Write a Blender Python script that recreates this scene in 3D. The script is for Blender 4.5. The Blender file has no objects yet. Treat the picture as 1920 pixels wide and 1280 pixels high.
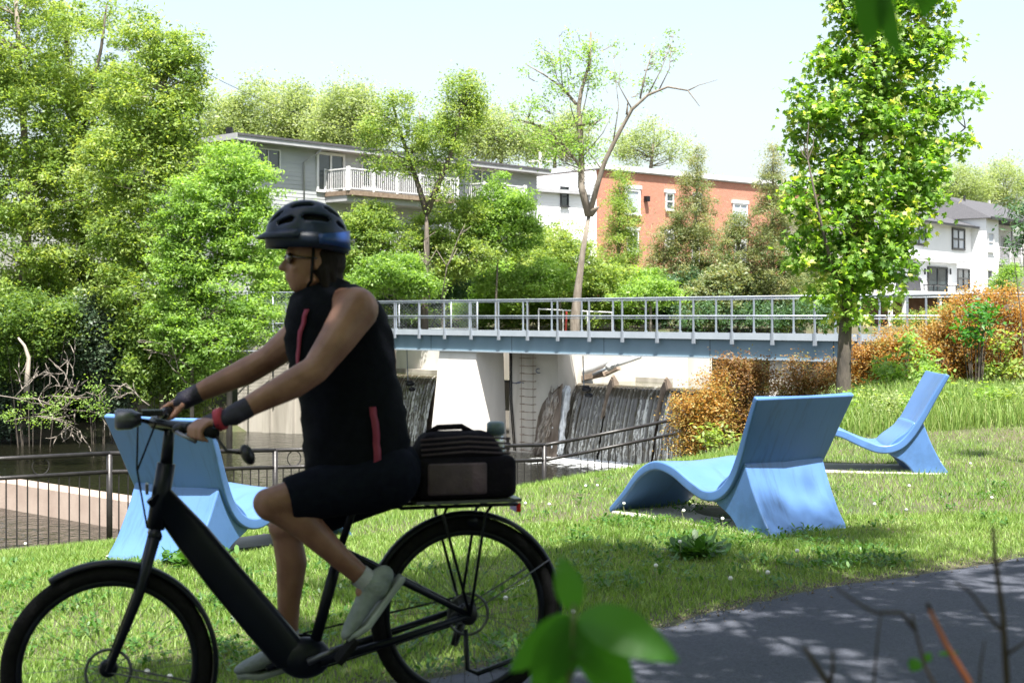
import bpy, bmesh, math, random
import numpy as np
from mathutils import Vector, Matrix
random.seed(7); RNG = np.random.default_rng(7)
SC = bpy.context.scene
COL = SC.collection
R = math.radians

# ------------------------------------------------------------------ camera, sky, sun, exposure
F = 2666.67; CZ = 1.48; HY = 593.0          # 50 mm lens in 1920-pixel units, eye height, horizon row
cd = bpy.data.cameras.new('camera'); cam = bpy.data.objects.new('camera', cd); COL.objects.link(cam)
cam.location = (0, 0, CZ); cam.rotation_euler = (R(90), 0, 0)
cd.lens = 50; cd.sensor_width = 36; cd.sensor_fit = 'HORIZONTAL'; cd.shift_y = -47/1920.0
cd.clip_start = .05; cd.clip_end = 3000
cd.dof.use_dof = True; cd.dof.focus_distance = 15; cd.dof.aperture_fstop = 5.0
SC.camera = cam
SUN_AZ = (0.15, -0.989); SUN_EL = R(65)
w = bpy.data.worlds.new('World'); SC.world = w; w.use_nodes = True
nt = w.node_tree; bg = nt.nodes['Background']
sky = nt.nodes.new('ShaderNodeTexSky'); sky.sky_type = 'NISHITA'; sky.sun_disc = False
sky.sun_elevation = SUN_EL; sky.sun_rotation = math.atan2(SUN_AZ[0], SUN_AZ[1])
sky.air_density = 1.3; sky.dust_density = 2.5; sky.ozone_density = 1.5; sky.altitude = 50
hz = nt.nodes.new('ShaderNodeHueSaturation'); hz.inputs['Saturation'].default_value = .66   # thin summer haze over the whole sky
nt.links.new(sky.outputs[0], hz.inputs['Color']); nt.links.new(hz.outputs[0], bg.inputs[0]); bg.inputs[1].default_value = 0.080
sl = bpy.data.lights.new('sun', 'SUN'); so = bpy.data.objects.new('sun', sl); COL.objects.link(so)
sl.energy = 5.0; sl.angle = R(.53); sl.color = (1, .965, .9)
SUN = Vector((SUN_AZ[0]*math.cos(SUN_EL), SUN_AZ[1]*math.cos(SUN_EL), math.sin(SUN_EL))).normalized()
so.rotation_euler = SUN.to_track_quat('Z', 'Y').to_euler(); so.location = (0, -20, 40)
SC.view_settings.view_transform = 'Standard'; SC.view_settings.look = 'None'
SC.view_settings.gamma = 1; SC.view_settings.use_curve_mapping = False
SC.view_settings.exposure = 1.68
SC.render.engine = 'CYCLES'
SC.cycles.max_bounces = 6; SC.cycles.transmission_bounces = 4; SC.cycles.transparent_max_bounces = 4

# ------------------------------------------------------------------ helpers
def U(px, py, d):
    return Vector(((px-960)*d/F, d, CZ-(py-HY)*d/F))

def ngrp(m): return m.node_tree.nodes, m.node_tree.links
def mat(name, c1, c2=None, scale=5, rough=.6, bump=0, bscale=None, metal=0, spec=.5, detail=6, dist=0, stretch=None, coat=0):
    m = bpy.data.materials.new(name); m.use_nodes = True; N, L = ngrp(m); b = N['Principled BSDF']
    b.inputs['Roughness'].default_value = rough; b.inputs['Metallic'].default_value = metal
    b.inputs['Specular IOR Level'].default_value = spec; b.inputs['Coat Weight'].default_value = coat
    if c2 is None: c2 = tuple(x*.78 for x in c1)
    tc = N.new('ShaderNodeTexCoord'); src = tc.outputs['Object']
    if stretch:
        mp = N.new('ShaderNodeMapping'); mp.inputs['Scale'].default_value = stretch; L.new(src, mp.inputs[0]); src = mp.outputs[0]
    n = N.new('ShaderNodeTexNoise'); n.inputs['Scale'].default_value = scale; n.inputs['Detail'].default_value = detail
    n.inputs['Distortion'].default_value = dist; L.new(src, n.inputs['Vector'])
    r = N.new('ShaderNodeValToRGB'); r.color_ramp.elements[0].position = .33; r.color_ramp.elements[1].position = .67
    r.color_ramp.elements[0].color = (*c1, 1); r.color_ramp.elements[1].color = (*c2, 1)
    L.new(n.outputs[0], r.inputs[0]); L.new(r.outputs[0], b.inputs['Base Color'])
    if bump:
        n2 = N.new('ShaderNodeTexNoise'); n2.inputs['Scale'].default_value = bscale or scale*4; n2.inputs['Detail'].default_value = 5
        L.new(src, n2.inputs['Vector'])
        bp = N.new('ShaderNodeBump'); bp.inputs['Strength'].default_value = bump; bp.inputs['Distance'].default_value = .02
        L.new(n2.outputs[0], bp.inputs['Height']); L.new(bp.outputs[0], b.inputs['Normal'])
    return m

def leafmat(name, cols, trans=.4, tcol=None, rough=.45, spec=.4):
    """leaf colour runs over cols by a per-leaf random tint, plus translucency"""
    m = bpy.data.materials.new(name); m.use_nodes = True; N, L = ngrp(m); b = N['Principled BSDF']
    b.inputs['Roughness'].default_value = rough; b.inputs['Specular IOR Level'].default_value = spec
    a = N.new('ShaderNodeAttribute'); a.attribute_name = 'tint'
    r = N.new('ShaderNodeValToRGB'); els = r.color_ramp.elements
    while len(els) < len(cols): els.new(.5)
    for i, c in enumerate(cols):
        els[i].position = i/(len(cols)-1); els[i].color = (*c, 1)
    L.new(a.outputs['Fac'], r.inputs[0]); L.new(r.outputs[0], b.inputs['Base Color'])
    t = N.new('ShaderNodeBsdfTranslucent'); mx = N.new('ShaderNodeMixShader'); mx.inputs[0].default_value = trans
    g = N.new('ShaderNodeMixRGB'); g.blend_type = 'MULTIPLY'; g.inputs[0].default_value = 1
    g.inputs[2].default_value = (*(tcol or (1.7, 1.5, .5)), 1)
    L.new(r.outputs[0], g.inputs[1]); L.new(g.outputs[0], t.inputs[0])
    L.new(b.outputs[0], mx.inputs[1]); L.new(t.outputs[0], mx.inputs[2]); L.new(mx.outputs[0], N['Material Output'].inputs[0])
    return m

def tag(o, label=None, cat=None, group=None, kind=None):
    if label: o['label'] = label
    if cat: o['category'] = cat
    if group: o['group'] = group
    if kind: o['kind'] = kind
    return o
def empty(name, loc=(0, 0, 0), rz=0, label=None, cat=None, group=None):
    o = bpy.data.objects.new(name, None); COL.objects.link(o); o.location = loc; o.rotation_euler = (0, 0, rz)
    o.empty_display_size = .1
    return tag(o, label, cat, group)
def link(name, me, m, parent=None, smooth=False):
    if m and not me.materials: me.materials.append(m)
    if smooth: me.polygons.foreach_set('use_smooth', [True]*len(me.polygons))
    o = bpy.data.objects.new(name, me); COL.objects.link(o)
    if parent: o.parent = parent
    return o
def copy_tree(o, parent=None):
    c = o.copy(); COL.objects.link(c); c.parent = parent
    for ch in [x for x in bpy.data.objects if x.parent == o]:
        copy_tree(ch, c)
    return c

class MB:
    def __init__(s): s.v = []; s.f = []
    def add(s, vs, fs):
        k = len(s.v); s.v += [tuple(v) for v in vs]; s.f += [tuple(i+k for i in f) for f in fs]; return s
    def hexa(s, a):   # 8 corners: bottom 0-3, top 4-7
        return s.add(a, [(3, 2, 1, 0), (4, 5, 6, 7), (0, 1, 5, 4), (1, 2, 6, 5), (2, 3, 7, 6), (3, 0, 4, 7)])
    def box(s, x0, y0, z0, x1, y1, z1):
        return s.hexa([(x0, y0, z0), (x1, y0, z0), (x1, y1, z0), (x0, y1, z0), (x0, y0, z1), (x1, y0, z1), (x1, y1, z1), (x0, y1, z1)])
    def beam(s, a, b, w, h, up=(0, 0, 1)):
        a = Vector(a); b = Vector(b); d = (b-a).normalized(); up = Vector(up)
        if abs(d.dot(up)) > .98: up = Vector((1, 0, 0))
        x = d.cross(up).normalized()*w/2; y = x.cross(d).normalized()*h/2
        return s.hexa([a-x-y, a+x-y, b+x-y, b-x-y, a-x+y, a+x+y, b+x+y, b-x+y])
    def tube(s, pts, r, n=8, caps=True):
        pts = [Vector(p) for p in pts]; m = len(pts)
        rs = r if isinstance(r, (list, tuple)) else [r]*m
        k = len(s.v); prev = None
        for i, p in enumerate(pts):
            d = (pts[min(i+1, m-1)]-pts[max(i-1, 0)]).normalized()
            if prev is None:
                up = Vector((0, 0, 1)) if abs(d.z) < .9 else Vector((1, 0, 0)); x = d.cross(up).normalized()
            else:
                x = (prev-d*prev.dot(d)).normalized()
            prev = x; y = d.cross(x)
            for j in range(n):
                a = 2*math.pi*j/n; q = p+(x*math.cos(a)+y*math.sin(a))*rs[i]; s.v.append(tuple(q))
        for i in range(m-1):
            for j in range(n):
                s.f.append((k+i*n+j, k+i*n+(j+1) % n, k+(i+1)*n+(j+1) % n, k+(i+1)*n+j))
        if caps:
            s.f.append(tuple(k+j for j in range(n))[::-1]); s.f.append(tuple(k+(m-1)*n+j for j in range(n)))
        return s
    def ell(s, c, r, nu=14, nv=9, M=None):
        c = Vector(c); k = len(s.v)
        for i in range(1, nv):
            t = math.pi*i/nv
            for j in range(nu):
                a = 2*math.pi*j/nu; q = Vector((r[0]*math.sin(t)*math.cos(a), r[1]*math.sin(t)*math.sin(a), r[2]*math.cos(t)))
                s.v.append(tuple(c+(M @ q if M else q)))
        top = len(s.v); q = Vector((0, 0, r[2])); s.v.append(tuple(c+(M @ q if M else q))); s.v.append(tuple(c-(M @ q if M else q)))
        for i in range(nv-2):
            for j in range(nu):
                s.f.append((k+i*nu+j, k+(i+1)*nu+j, k+(i+1)*nu+(j+1) % nu, k+i*nu+(j+1) % nu))
        for j in range(nu):
            s.f.append((top, k+j, k+(j+1) % nu)); s.f.append((top+1, k+(nv-2)*nu+(j+1) % nu, k+(nv-2)*nu+j))
        return s
    def torus(s, c, R_, r, ax='y', n=40, k_=8, a0=0, a1=2*math.pi, flat=1):
        pts = []; full = abs(a1-a0-2*math.pi) < 1e-6
        k = len(s.v); m = n if full else n+1
        for i in range(m):
            a = a0+(a1-a0)*i/n
            for j in range(k_):
                b = 2*math.pi*j/k_; rr = R_+r*math.cos(b); h = r*flat*math.sin(b)
                p = {'y': (rr*math.cos(a), h, rr*math.sin(a)), 'z': (rr*math.cos(a), rr*math.sin(a), h)}[ax]
                s.v.append((c[0]+p[0], c[1]+p[1], c[2]+p[2]))
        for i in range(n):
            i2 = (i+1) % m
            for j in range(k_):
                s.f.append((k+i*k_+j, k+i*k_+(j+1) % k_, k+i2*k_+(j+1) % k_, k+i2*k_+j))
        return s
    def mesh(s, name='m'):
        me = bpy.data.meshes.new(name); me.from_pydata(s.v, [], s.f); me.update(); return me
    def build(s, name, m, parent=None, smooth=False):
        return link(name, s.mesh(name), m, parent, smooth)

class Fr:
    """frame along a facade or the bridge: e runs along it, n away from the viewer"""
    def __init__(s, O, e):
        s.O = Vector((O[0], O[1])); s.e = Vector(e).normalized(); s.n = Vector((-s.e.y, s.e.x))
        if s.n.y < 0: s.n = -s.n
    def pt(s, t, b, z):
        q = s.O+s.e*t+s.n*b; return Vector((q.x, q.y, z))
    def t(s, px, b=0):
        a = (px-960)/F; X = s.O.x+s.n.x*b; Y = s.O.y+s.n.y*b
        return (a*Y-X)/(s.e.x-a*s.e.y)
    def z(s, px, py, b=0):
        q = s.pt(s.t(px, b), b, 0); return CZ-(py-HY)*q.y/F
    def box(s, mb, t0, t1, b0, b1, z0, z1):
        P = s.pt
        return mb.hexa([P(t0, b0, z0), P(t1, b0, z0), P(t1, b1, z0), P(t0, b1, z0), P(t0, b0, z1), P(t1, b0, z1), P(t1, b1, z1), P(t0, b1, z1)])

def sdist(poly, X, Y):
    """signed distance to a polyline, positive on its left"""
    best = np.full(X.shape, 1e9); sg = np.ones(X.shape)
    for (x0, y0), (x1, y1) in zip(poly[:-1], poly[1:]):
        dx, dy = x1-x0, y1-y0; L2 = dx*dx+dy*dy
        t = np.clip(((X-x0)*dx+(Y-y0)*dy)/L2, 0, 1)
        ex = X-(x0+t*dx); ey = Y-(y0+t*dy); d = np.hypot(ex, ey)
        c = dx*(Y-y0)-dy*(X-x0)
        m = d < best-1e-9; best = np.where(m, d, best); sg = np.where(m, np.sign(c), sg)
    return best*sg
def sstep(a, b, x):
    t = np.clip((x-a)/(b-a), 0, 1); return t*t*(3-2*t)
# ------------------------------------------------------------------ terrain
NEAR = [(-90, -25), (-45, -5), (-12, 11.6), (-6.9, 15.5), (-4.97, 16.95), (.16, 20.75), (2.8, 22.6), (6, 27), (8.6, 33), (10.8, 39), (15, 48), (28, 70), (60, 120), (160, 240)]
FAR = [(-300, -60), (-120, 20), (-45, 46), (-20, 55), (-12, 59), (-6, 61.5), (2, 63), (9, 66), (20, 76), (45, 100), (120, 190)]
CP = np.array([(-.18, 5.3, .01), (-1.41, 4.95, -.086), (-3, 4.5, -.2), (.5, 6, .02), (2, 7, .03), (3, 8.4, .03), (0, 0, .0), (-4, 0, -.2), (4, 2, .05),
  (-2.6, 9.6, -.16), (-1.6, 10.6, -.2), (2, 9.5, 0), (.7, 10.75, -.03), (3.9, 13.7, -.01), (2.6, 13.2, .0), (-4.5, 12, -.55), (-3, 7, -.19), (-6, 14.2, -.98), (-4.67, 16.5, -1.2),
  (-3, 17.8, -1.3), (-1.2, 19, -1.38), (.46, 20.3, -1.4), (2.5, 21.5, -1.1), (0, 14, -.25), (-1.5, 13.5, -.45), (2, 15, -.03), (2, 18, -.45), (4, 17, .02), (6, 16, .08),
  (7, 20, .3), (4.6, 19.3, .25), (10, 20, .7), (8, 14, .22), (8, 10, .12), (5, 24, .1), (8, 28, .5), (12, 38, 1.0), (20, 40, 1.4), (30, 60, 2.0), (-15, 0, -.5),
  (-15, 8, -1.1), (-10, 11, -1.05), (0, -12, 0), (15, -10, .2), (15, 10, .4), (20, 20, .9), (-8, 7, -.6), (40, 20, 1.2), (-30, -20, -.8)], float)
def _tps():
    P = CP[:, :2]; n = len(P); D = np.hypot(P[:, None, 0]-P[None, :, 0], P[:, None, 1]-P[None, :, 1])
    K = np.where(D > 0, D**2*np.log(D+1e-12), 0)+np.eye(n)*.15
    A = np.zeros((n+3, n+3)); A[:n, :n] = K; A[:n, n] = 1; A[:n, n+1:] = P; A[n, :n] = 1; A[n+1:, :n] = P.T
    return np.linalg.solve(A, np.r_[CP[:, 2], 0, 0, 0])
_W = _tps()
def hnear(X, Y):
    Xc = np.clip(X, -40, 40); Yc = np.clip(Y, -20, 62)
    z = _W[-3]+_W[-2]*Xc+_W[-1]*Yc
    for (a, b, _), wgt in zip(CP, _W[:-3]):
        d2 = (Xc-a)**2+(Yc-b)**2; z = z+wgt*.5*d2*np.log(d2+1e-12)
    return np.clip(z, -1.6, 2.2)
def H(X, Y):
    X = np.asarray(X, float); Y = np.asarray(Y, float)
    sn = -sdist(NEAR, X, Y); sf = sdist(FAR, X, Y)
    k = sstep(-.7, 0, sn); zn = hnear(X, Y)*k-5.2*(1-k)
    left = sstep(-4, -14, X)
    fl = np.interp(sf, [-3, 0, 2.5, 7, 13, 20, 60, 300], [-5.2, -3.6, .85, .95, 2.0, 2.6, 4, 6])
    fl2 = np.interp(sf, [-3, 0, 2, 5, 10, 18, 60, 300], [-5.2, -3.6, -2.4, -.6, 1.6, 2.8, 4, 6])
    return np.maximum(zn, fl*(1-left)+fl2*left)
def h(x, y): return float(H(np.array([x]), np.array([y]))[0])

xs = np.concatenate([-np.geomspace(1400, 15, 60), np.arange(-14.8, 15, .2), np.geomspace(15, 1400, 60)])
ys = np.concatenate([-np.geomspace(900, 4, 30), np.arange(-3.8, 24, .2), np.arange(24.4, 90, .7), np.geomspace(91, 2500, 40)])
GX, GY = np.meshgrid(xs, ys); GZ = H(GX, GY)
def gridmesh(name, GX, GY, GZ):
    ny, nx = GX.shape; me = bpy.data.meshes.new(name)
    V = np.stack([GX, GY, GZ], -1).reshape(-1, 3)
    i = np.arange(ny-1)[:, None]*nx+np.arange(nx-1)[None]; Q = np.stack([i, i+1, i+nx+1, i+nx], -1).reshape(-1, 4)
    me.vertices.add(len(V)); me.vertices.foreach_set('co', V.ravel())
    me.loops.add(Q.size); me.loops.foreach_set('vertex_index', Q.ravel().astype(np.int32))
    me.polygons.add(len(Q)); me.polygons.foreach_set('loop_start', np.arange(0, Q.size, 4, dtype=np.int32))
    me.polygons.foreach_set('loop_total', np.full(len(Q), 4, dtype=np.int32)); me.update(); me.validate()
    me.polygons.foreach_set('use_smooth', [True]*len(me.polygons)); return me
gm = mat('soil_and_turf', (.045, .06, .02), (.085, .068, .042), scale=1.3, rough=.95, bump=.4, bscale=30)
g = link('ground', gridmesh('ground', GX, GY, GZ), gm); g['kind'] = 'structure'

# asphalt path
PE = [(-14, 3.0), (-6, 4.3), (-3, 5.0), (-1.4, 5.5), (-.4, 5.85), (.46, 6.5), (.98, 7.08), (1.54, 7.63), (3, 8.55), (6, 10.8), (12, 15), (22, 20)]
def dense(poly, n=12):
    out = []
    for (a, b) in zip(poly[:-1], poly[1:]):
        for i in range(n): t = i/n; out.append((a[0]+(b[0]-a[0])*t, a[1]+(b[1]-a[1])*t))
    return np.array(out+[poly[-1]])
PD = dense(PE); kk = np.ones(9)/9
PS = np.stack([np.convolve(np.pad(PD[:, i], 4, mode='edge'), kk, 'valid') for i in (0, 1)], -1)
T = np.gradient(PS, axis=0); T /= np.linalg.norm(T, axis=1)[:, None]; Nn = np.stack([T[:, 1], -T[:, 0]], -1)
off = np.linspace(0, 2.9, 16)
edge = RNG.normal(0, .035, len(PS)); edge = np.convolve(edge, np.ones(3)/3, 'same')*1.6
PX = PS[:, None, 0]+Nn[:, None, 0]*off[None]+0*PS[:, None, 0]; PY = PS[:, None, 1]+Nn[:, None, 1]*off[None]
PX[:, 0] += Nn[:, 0]*edge; PY[:, 0] += Nn[:, 1]*edge
PZ = H(PX, PY)+.022; PZ[:, 0] -= .03; PZ[:, -1] -= .03
pm = mat('asphalt', (.034, .039, .055), (.050, .055, .072), scale=1.1, rough=.88, bump=.35, bscale=160)
N, L = ngrp(pm); b = N['Principled BSDF']; tc = N.new('ShaderNodeTexCoord'); vo = N.new('ShaderNodeTexVoronoi'); vo.inputs['Scale'].default_value = 95
L.new(tc.outputs['Object'], vo.inputs['Vector']); rp = N.new('ShaderNodeValToRGB'); rp.color_ramp.elements[0].color = (.62, .62, .62, 1); rp.color_ramp.elements[1].color = (1.6, 1.55, 1.5, 1)
L.new(vo.outputs['Color'], rp.inputs[0]); mu = N.new('ShaderNodeMixRGB'); mu.blend_type = 'MULTIPLY'; mu.inputs[0].default_value = .8
old = b.inputs['Base Color'].links[0].from_socket; L.new(old, mu.inputs[1]); L.new(rp.outputs[0], mu.inputs[2]); L.new(mu.outputs[0], b.inputs['Base Color'])
p = link('path', gridmesh('path', PX, PY, PZ), pm); p['kind'] = 'structure'

# water
def watermat(name, base, rough, s1, s2, bump):
    m = bpy.data.materials.new(name); m.use_nodes = True; N, L = ngrp(m); b = N['Principled BSDF']
    b.inputs['Base Color'].default_value = (*base, 1); b.inputs['Roughness'].default_value = rough; b.inputs['IOR'].default_value = 1.33
    b.inputs['Specular IOR Level'].default_value = .6
    tc = N.new('ShaderNodeTexCoord'); mp = N.new('ShaderNodeMapping'); mp.inputs['Scale'].default_value = (1, 1, 1); L.new(tc.outputs['Object'], mp.inputs[0])
    a = N.new('ShaderNodeTexNoise'); a.inputs['Scale'].default_value = s1; a.inputs['Detail'].default_value = 4; L.new(mp.outputs[0], a.inputs['Vector'])
    c = N.new('ShaderNodeTexNoise'); c.inputs['Scale'].default_value = s2; c.inputs['Detail'].default_value = 3; L.new(mp.outputs[0], c.inputs['Vector'])
    ad = N.new('ShaderNodeMath'); ad.operation = 'MULTIPLY_ADD'; ad.inputs[1].default_value = .5; L.new(c.outputs[0], ad.inputs[0]); L.new(a.outputs[0], ad.inputs[2])
    bp = N.new('ShaderNodeBump'); bp.inputs['Strength'].default_value = 1; bp.inputs['Distance'].default_value = bump; L.new(ad.outputs[0], bp.inputs['Height']); L.new(bp.outputs[0], b.inputs['Normal'])
    return m, N, L, b, tc
WZ = -3.35; UZ = -.88
BF = Fr((-4.31, 53.8), (.6764, -.7366)); SP = 1.4645
tA = BF.t(380, 2); 
wm, N, L, b, tc = watermat('river_water', (.02, .018, .012), .05, 2.2, 7.5, .11)
# foam near the foot of the weir: white water as its own colour by distance to the falls
sep = N.new('ShaderNodeSeparateXYZ'); L.new(tc.outputs['Object'], sep.inputs[0])
dt = N.new('ShaderNodeVectorMath'); dt.operation = 'DOT_PRODUCT'; dt.inputs[1].default_value = (BF.n.x, BF.n.y, 0); L.new(tc.outputs['Object'], dt.inputs[0])
dt2 = N.new('ShaderNodeVectorMath'); dt2.operation = 'DOT_PRODUCT'; dt2.inputs[1].default_value = (BF.e.x, BF.e.y, 0); L.new(tc.outputs['Object'], dt2.inputs[0])
c0 = BF.O.dot(BF.n)
mr = N.new('ShaderNodeMapRange'); mr.inputs[1].default_value = c0-3.2; mr.inputs[2].default_value = c0+1.4; L.new(dt.outputs['Value'], mr.inputs[0])
e0 = BF.O.dot(BF.e)+BF.t(1035, 1)
mr2 = N.new('ShaderNodeMapRange'); mr2.inputs[1].default_value = e0-.8; mr2.inputs[2].default_value = e0+.4; L.new(dt2.outputs['Value'], mr2.inputs[0])
ml = N.new('ShaderNodeMath'); ml.operation = 'MULTIPLY'; L.new(mr.outputs[0], ml.inputs[0]); L.new(mr2.outputs[0], ml.inputs[1])
fn = N.new('ShaderNodeTexNoise'); fn.inputs['Scale'].default_value = 2.4; fn.inputs['Detail'].default_value = 8; fn.inputs['Roughness'].default_value = .75; L.new(tc.outputs['Object'], fn.inputs['Vector'])
# scattered flecks of foam over the whole pool
fb = N.new('ShaderNodeMath'); fb.operation = 'MULTIPLY_ADD'; fb.inputs[1].default_value = .5; L.new(ml.outputs[0], fb.inputs[0]); L.new(fn.outputs[0], fb.inputs[2])
fr = N.new('ShaderNodeValToRGB'); fr.color_ramp.elements[0].position = .74; fr.color_ramp.elements[1].position = .98; L.new(fb.outputs[0], fr.inputs[0])
mc = N.new('ShaderNodeMixRGB'); L.new(fr.outputs[0], mc.inputs[0]); mc.inputs[1].default_value = (.007, .007, .004, 1); mc.inputs[2].default_value = (.8, .82, .82, 1); L.new(mc.outputs[0], b.inputs['Base Color'])
mq = N.new('ShaderNodeMixRGB'); L.new(fr.outputs[0], mq.inputs[0]); mq.inputs[1].default_value = (.06, .06, .06, 1); mq.inputs[2].default_value = (.8, .8, .8, 1); L.new(mq.outputs[0], b.inputs['Roughness'])
# lower pool: polygon in front of the dam line
def flat(name, pts, z, m):
    me = bpy.data.meshes.new(name); me.from_pydata([(x, y, z) for x, y in pts], [], [tuple(range(len(pts)))]); me.update()
    o = link(name, me, m); o['kind'] = 'structure'; return o
q0 = BF.pt(-9, 1.9, 0); q1 = BF.pt(30, 1.9, 0)
flat('water', [(-250, -80), (-4, 12), (10, 24), (q1.x, q1.y), (q0.x, q0.y), (q0.x-1, q0.y+12), (-60, 70), (-250, 40)], WZ, wm)
um, *_ = watermat('upstream_water', (.05, .055, .025), .05, 1.2, 3, .05)
a0 = BF.pt(-9, 2.3, 0); a1 = BF.pt(30, 2.3, 0)
flat('upper_water', [(a0.x, a0.y), (a1.x, a1.y), (60, 60), (160, 150), (100, 220), (a0.x+2, a0.y+14)], UZ, um)

# ------------------------------------------------------------------ lawn
def sdpath(X, Y): return sdist([tuple(q) for q in PS], X, Y)     # positive on the lawn side
PADS = []
def tri_mesh(name, V, nv, faces, tint, m, parent=None, smooth=False):
    """V (N,nv,3); faces: list of index tuples per item"""
    n = len(V); me = bpy.data.meshes.new(name)
    me.vertices.add(n*nv); me.vertices.foreach_set('co', V.reshape(-1).astype(np.float32))
    base = (np.arange(n)*nv)[:, None]; idx = []; tot = []
    flat_ = np.concatenate([np.array(f) for f in faces]); lens = [len(f) for f in faces]
    LI = (base+flat_[None]).ravel().astype(np.int32); tl = np.tile(lens, n).astype(np.int32); st = np.r_[0, np.cumsum(tl)[:-1]].astype(np.int32)
    me.loops.add(len(LI)); me.loops.foreach_set('vertex_index', LI)
    me.polygons.add(len(tl)); me.polygons.foreach_set('loop_start', st); me.polygons.foreach_set('loop_total', tl)
    me.update()
    at = me.attributes.new('tint', 'FLOAT', 'POINT'); at.data.foreach_set('value', np.repeat(tint, nv).astype(np.float32))
    if smooth: me.polygons.foreach_set('use_smooth', [True]*len(me.polygons))
    return link(name, me, m, parent)
def blades(name, X, Y, hgt, wid, lean, m, tint, three=True):
    n = len(X); Z = H(X, Y)-.005; a = RNG.uniform(0, 2*np.pi, n); l = RNG.uniform(0, 2*np.pi, n)
    sx, sy = np.cos(a)*wid/2, np.sin(a)*wid/2; lx, ly = np.cos(l)*lean*hgt, np.sin(l)*lean*hgt
    B = np.stack([X, Y, Z], -1); S = np.stack([sx, sy, 0*sx], -1); Lm = np.stack([lx*.35, ly*.35, hgt*.6], -1); Lt = np.stack([lx, ly, hgt], -1)
    if three:
        V = np.stack([B-S, B+S, B+S*.75+Lm, B-S*.75+Lm, B+Lt], 1); return tri_mesh(name, V, 5, [(0, 1, 2, 3), (3, 2, 4)], tint, m)
    V = np.stack([B-S, B+S, B+Lt], 1); return tri_mesh(name, V, 3, [(0, 1, 2)], tint, m)
def fbm(X, Y, s, seed=0):
    r = np.random.default_rng(seed); z = 0*X
    for k in range(7):
        a = r.uniform(0, 2*np.pi); f = s*r.uniform(.6, 2.2); z = z+np.sin((X*np.cos(a)+Y*np.sin(a))*f+r.uniform(0, 6))*np.cos((X*np.sin(a)-Y*np.cos(a))*f*.8+r.uniform(0, 6))/(1+k*.25)
    return z/2.2
gmat = leafmat('grass_blades', [(.06, .13, .018), (.13, .24, .035), (.22, .34, .075), (.32, .41, .14), (.45, .45, .24)], trans=.35, tcol=(1.5, 1.4, .6), rough=.5)
def lawn(name, n, y0, y1, hg, wd, three):
    Y = np.sqrt(RNG.uniform(y0**2, y1**2, n)); X = RNG.uniform(-.385, .385, n)*Y*1.0
    k = (sdpath(X, Y) > RNG.normal(-.01, .04, n)+.0) & (-sdist(NEAR, X, Y) > -.05)
    for (cx, cy, ux, uy, l, w_) in PADS:
        a = (X-cx)*ux+(Y-cy)*uy; b_ = (X-cx)*uy-(Y-cy)*ux; k &= ~((a > .12) & (a < l-.15) & (b_ > .14) & (b_ < w_-.14))
    X = X[k]; Y = Y[k]; n = len(X)
    f = fbm(X, Y, 2.1, 3)*.6+fbm(X, Y, 6.5, 5)*.5
    bare = np.exp(-np.clip(sdpath(X, Y), 0, 9)/.12)
    hh = hg*(1+.45*f)*RNG.uniform(.5, 1.35, n)*(1-.55*bare)
    tint = np.clip(.42-.16*f+RNG.normal(0, .17, n)+.25*bare, 0, 1)
    o = blades(name, X, Y, np.clip(hh, .012, .2), wd*RNG.uniform(.6, 1.3, n), RNG.uniform(.1, .9, n), gmat, tint, three); o['kind'] = 'stuff'
    tag(o, cat='grass')
    return o
# ------------------------------------------------------------------ vegetation
def rnd_unit(n):
    v = RNG.normal(0, 1, (n, 3)); return v/np.linalg.norm(v, axis=1)[:, None]
def leafverts(C, L_, W_, droop=.3):
    n = len(C); d = rnd_unit(n); d[:, 2] = d[:, 2]*.6-droop; d /= np.linalg.norm(d, axis=1)[:, None]
    up = rnd_unit(n)*.75; up[:, 2] += .8; up[:, 1] -= .25      # leaves turn their faces to the light
    s = np.cross(d, up); s /= np.linalg.norm(s, axis=1)[:, None]; nn = np.cross(s, d)
    L = (L_*RNG.uniform(.4, 1.35, n))[:, None]; W = (W_*RNG.uniform(.5, 1.25, n))[:, None]
    if L_ > .12:      # far leaves: one triangle each
        sg = RNG.choice([-1, 1], n)[:, None]; return np.stack([C, C+d*L, C+d*L*RNG.uniform(.3, .6, n)[:, None]+s*W*.98*sg], 1)
    return np.stack([C, C+d*L*.45+s*W*.5+nn*W*.15, C+d*L, C+d*L*.45-s*W*.5+nn*W*.15], 1)
def blobpoints(blobs, d, k, depth=1.0, shell=.35, rag=(.8, 1.0, 1.0, 1.12, 1.32)):
    """cluster centres in ellipsoids given as (px,py,rx,ry[,weight])"""
    out = []
    tot = sum(b[2]*b[3]*(b[4] if len(b) > 4 else 1) for b in blobs)
    for b in blobs:
        n = max(3, int(k*b[2]*b[3]*(b[4] if len(b) > 4 else 1)/tot)); u = rnd_unit(n)*(RNG.uniform(shell, 1, n)**.5)[:, None]
        c = U(b[0], b[1], d); sx = b[2]*d/F; sz = b[3]*d/F; u = u*RNG.choice(rag, n)[:, None]
        out.append(np.stack([c.x+u[:, 0]*sx, c.y+u[:, 1]*(sx+sz)*.5*depth, c.z+u[:, 2]*sz], -1))
    return np.concatenate(out)
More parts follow.
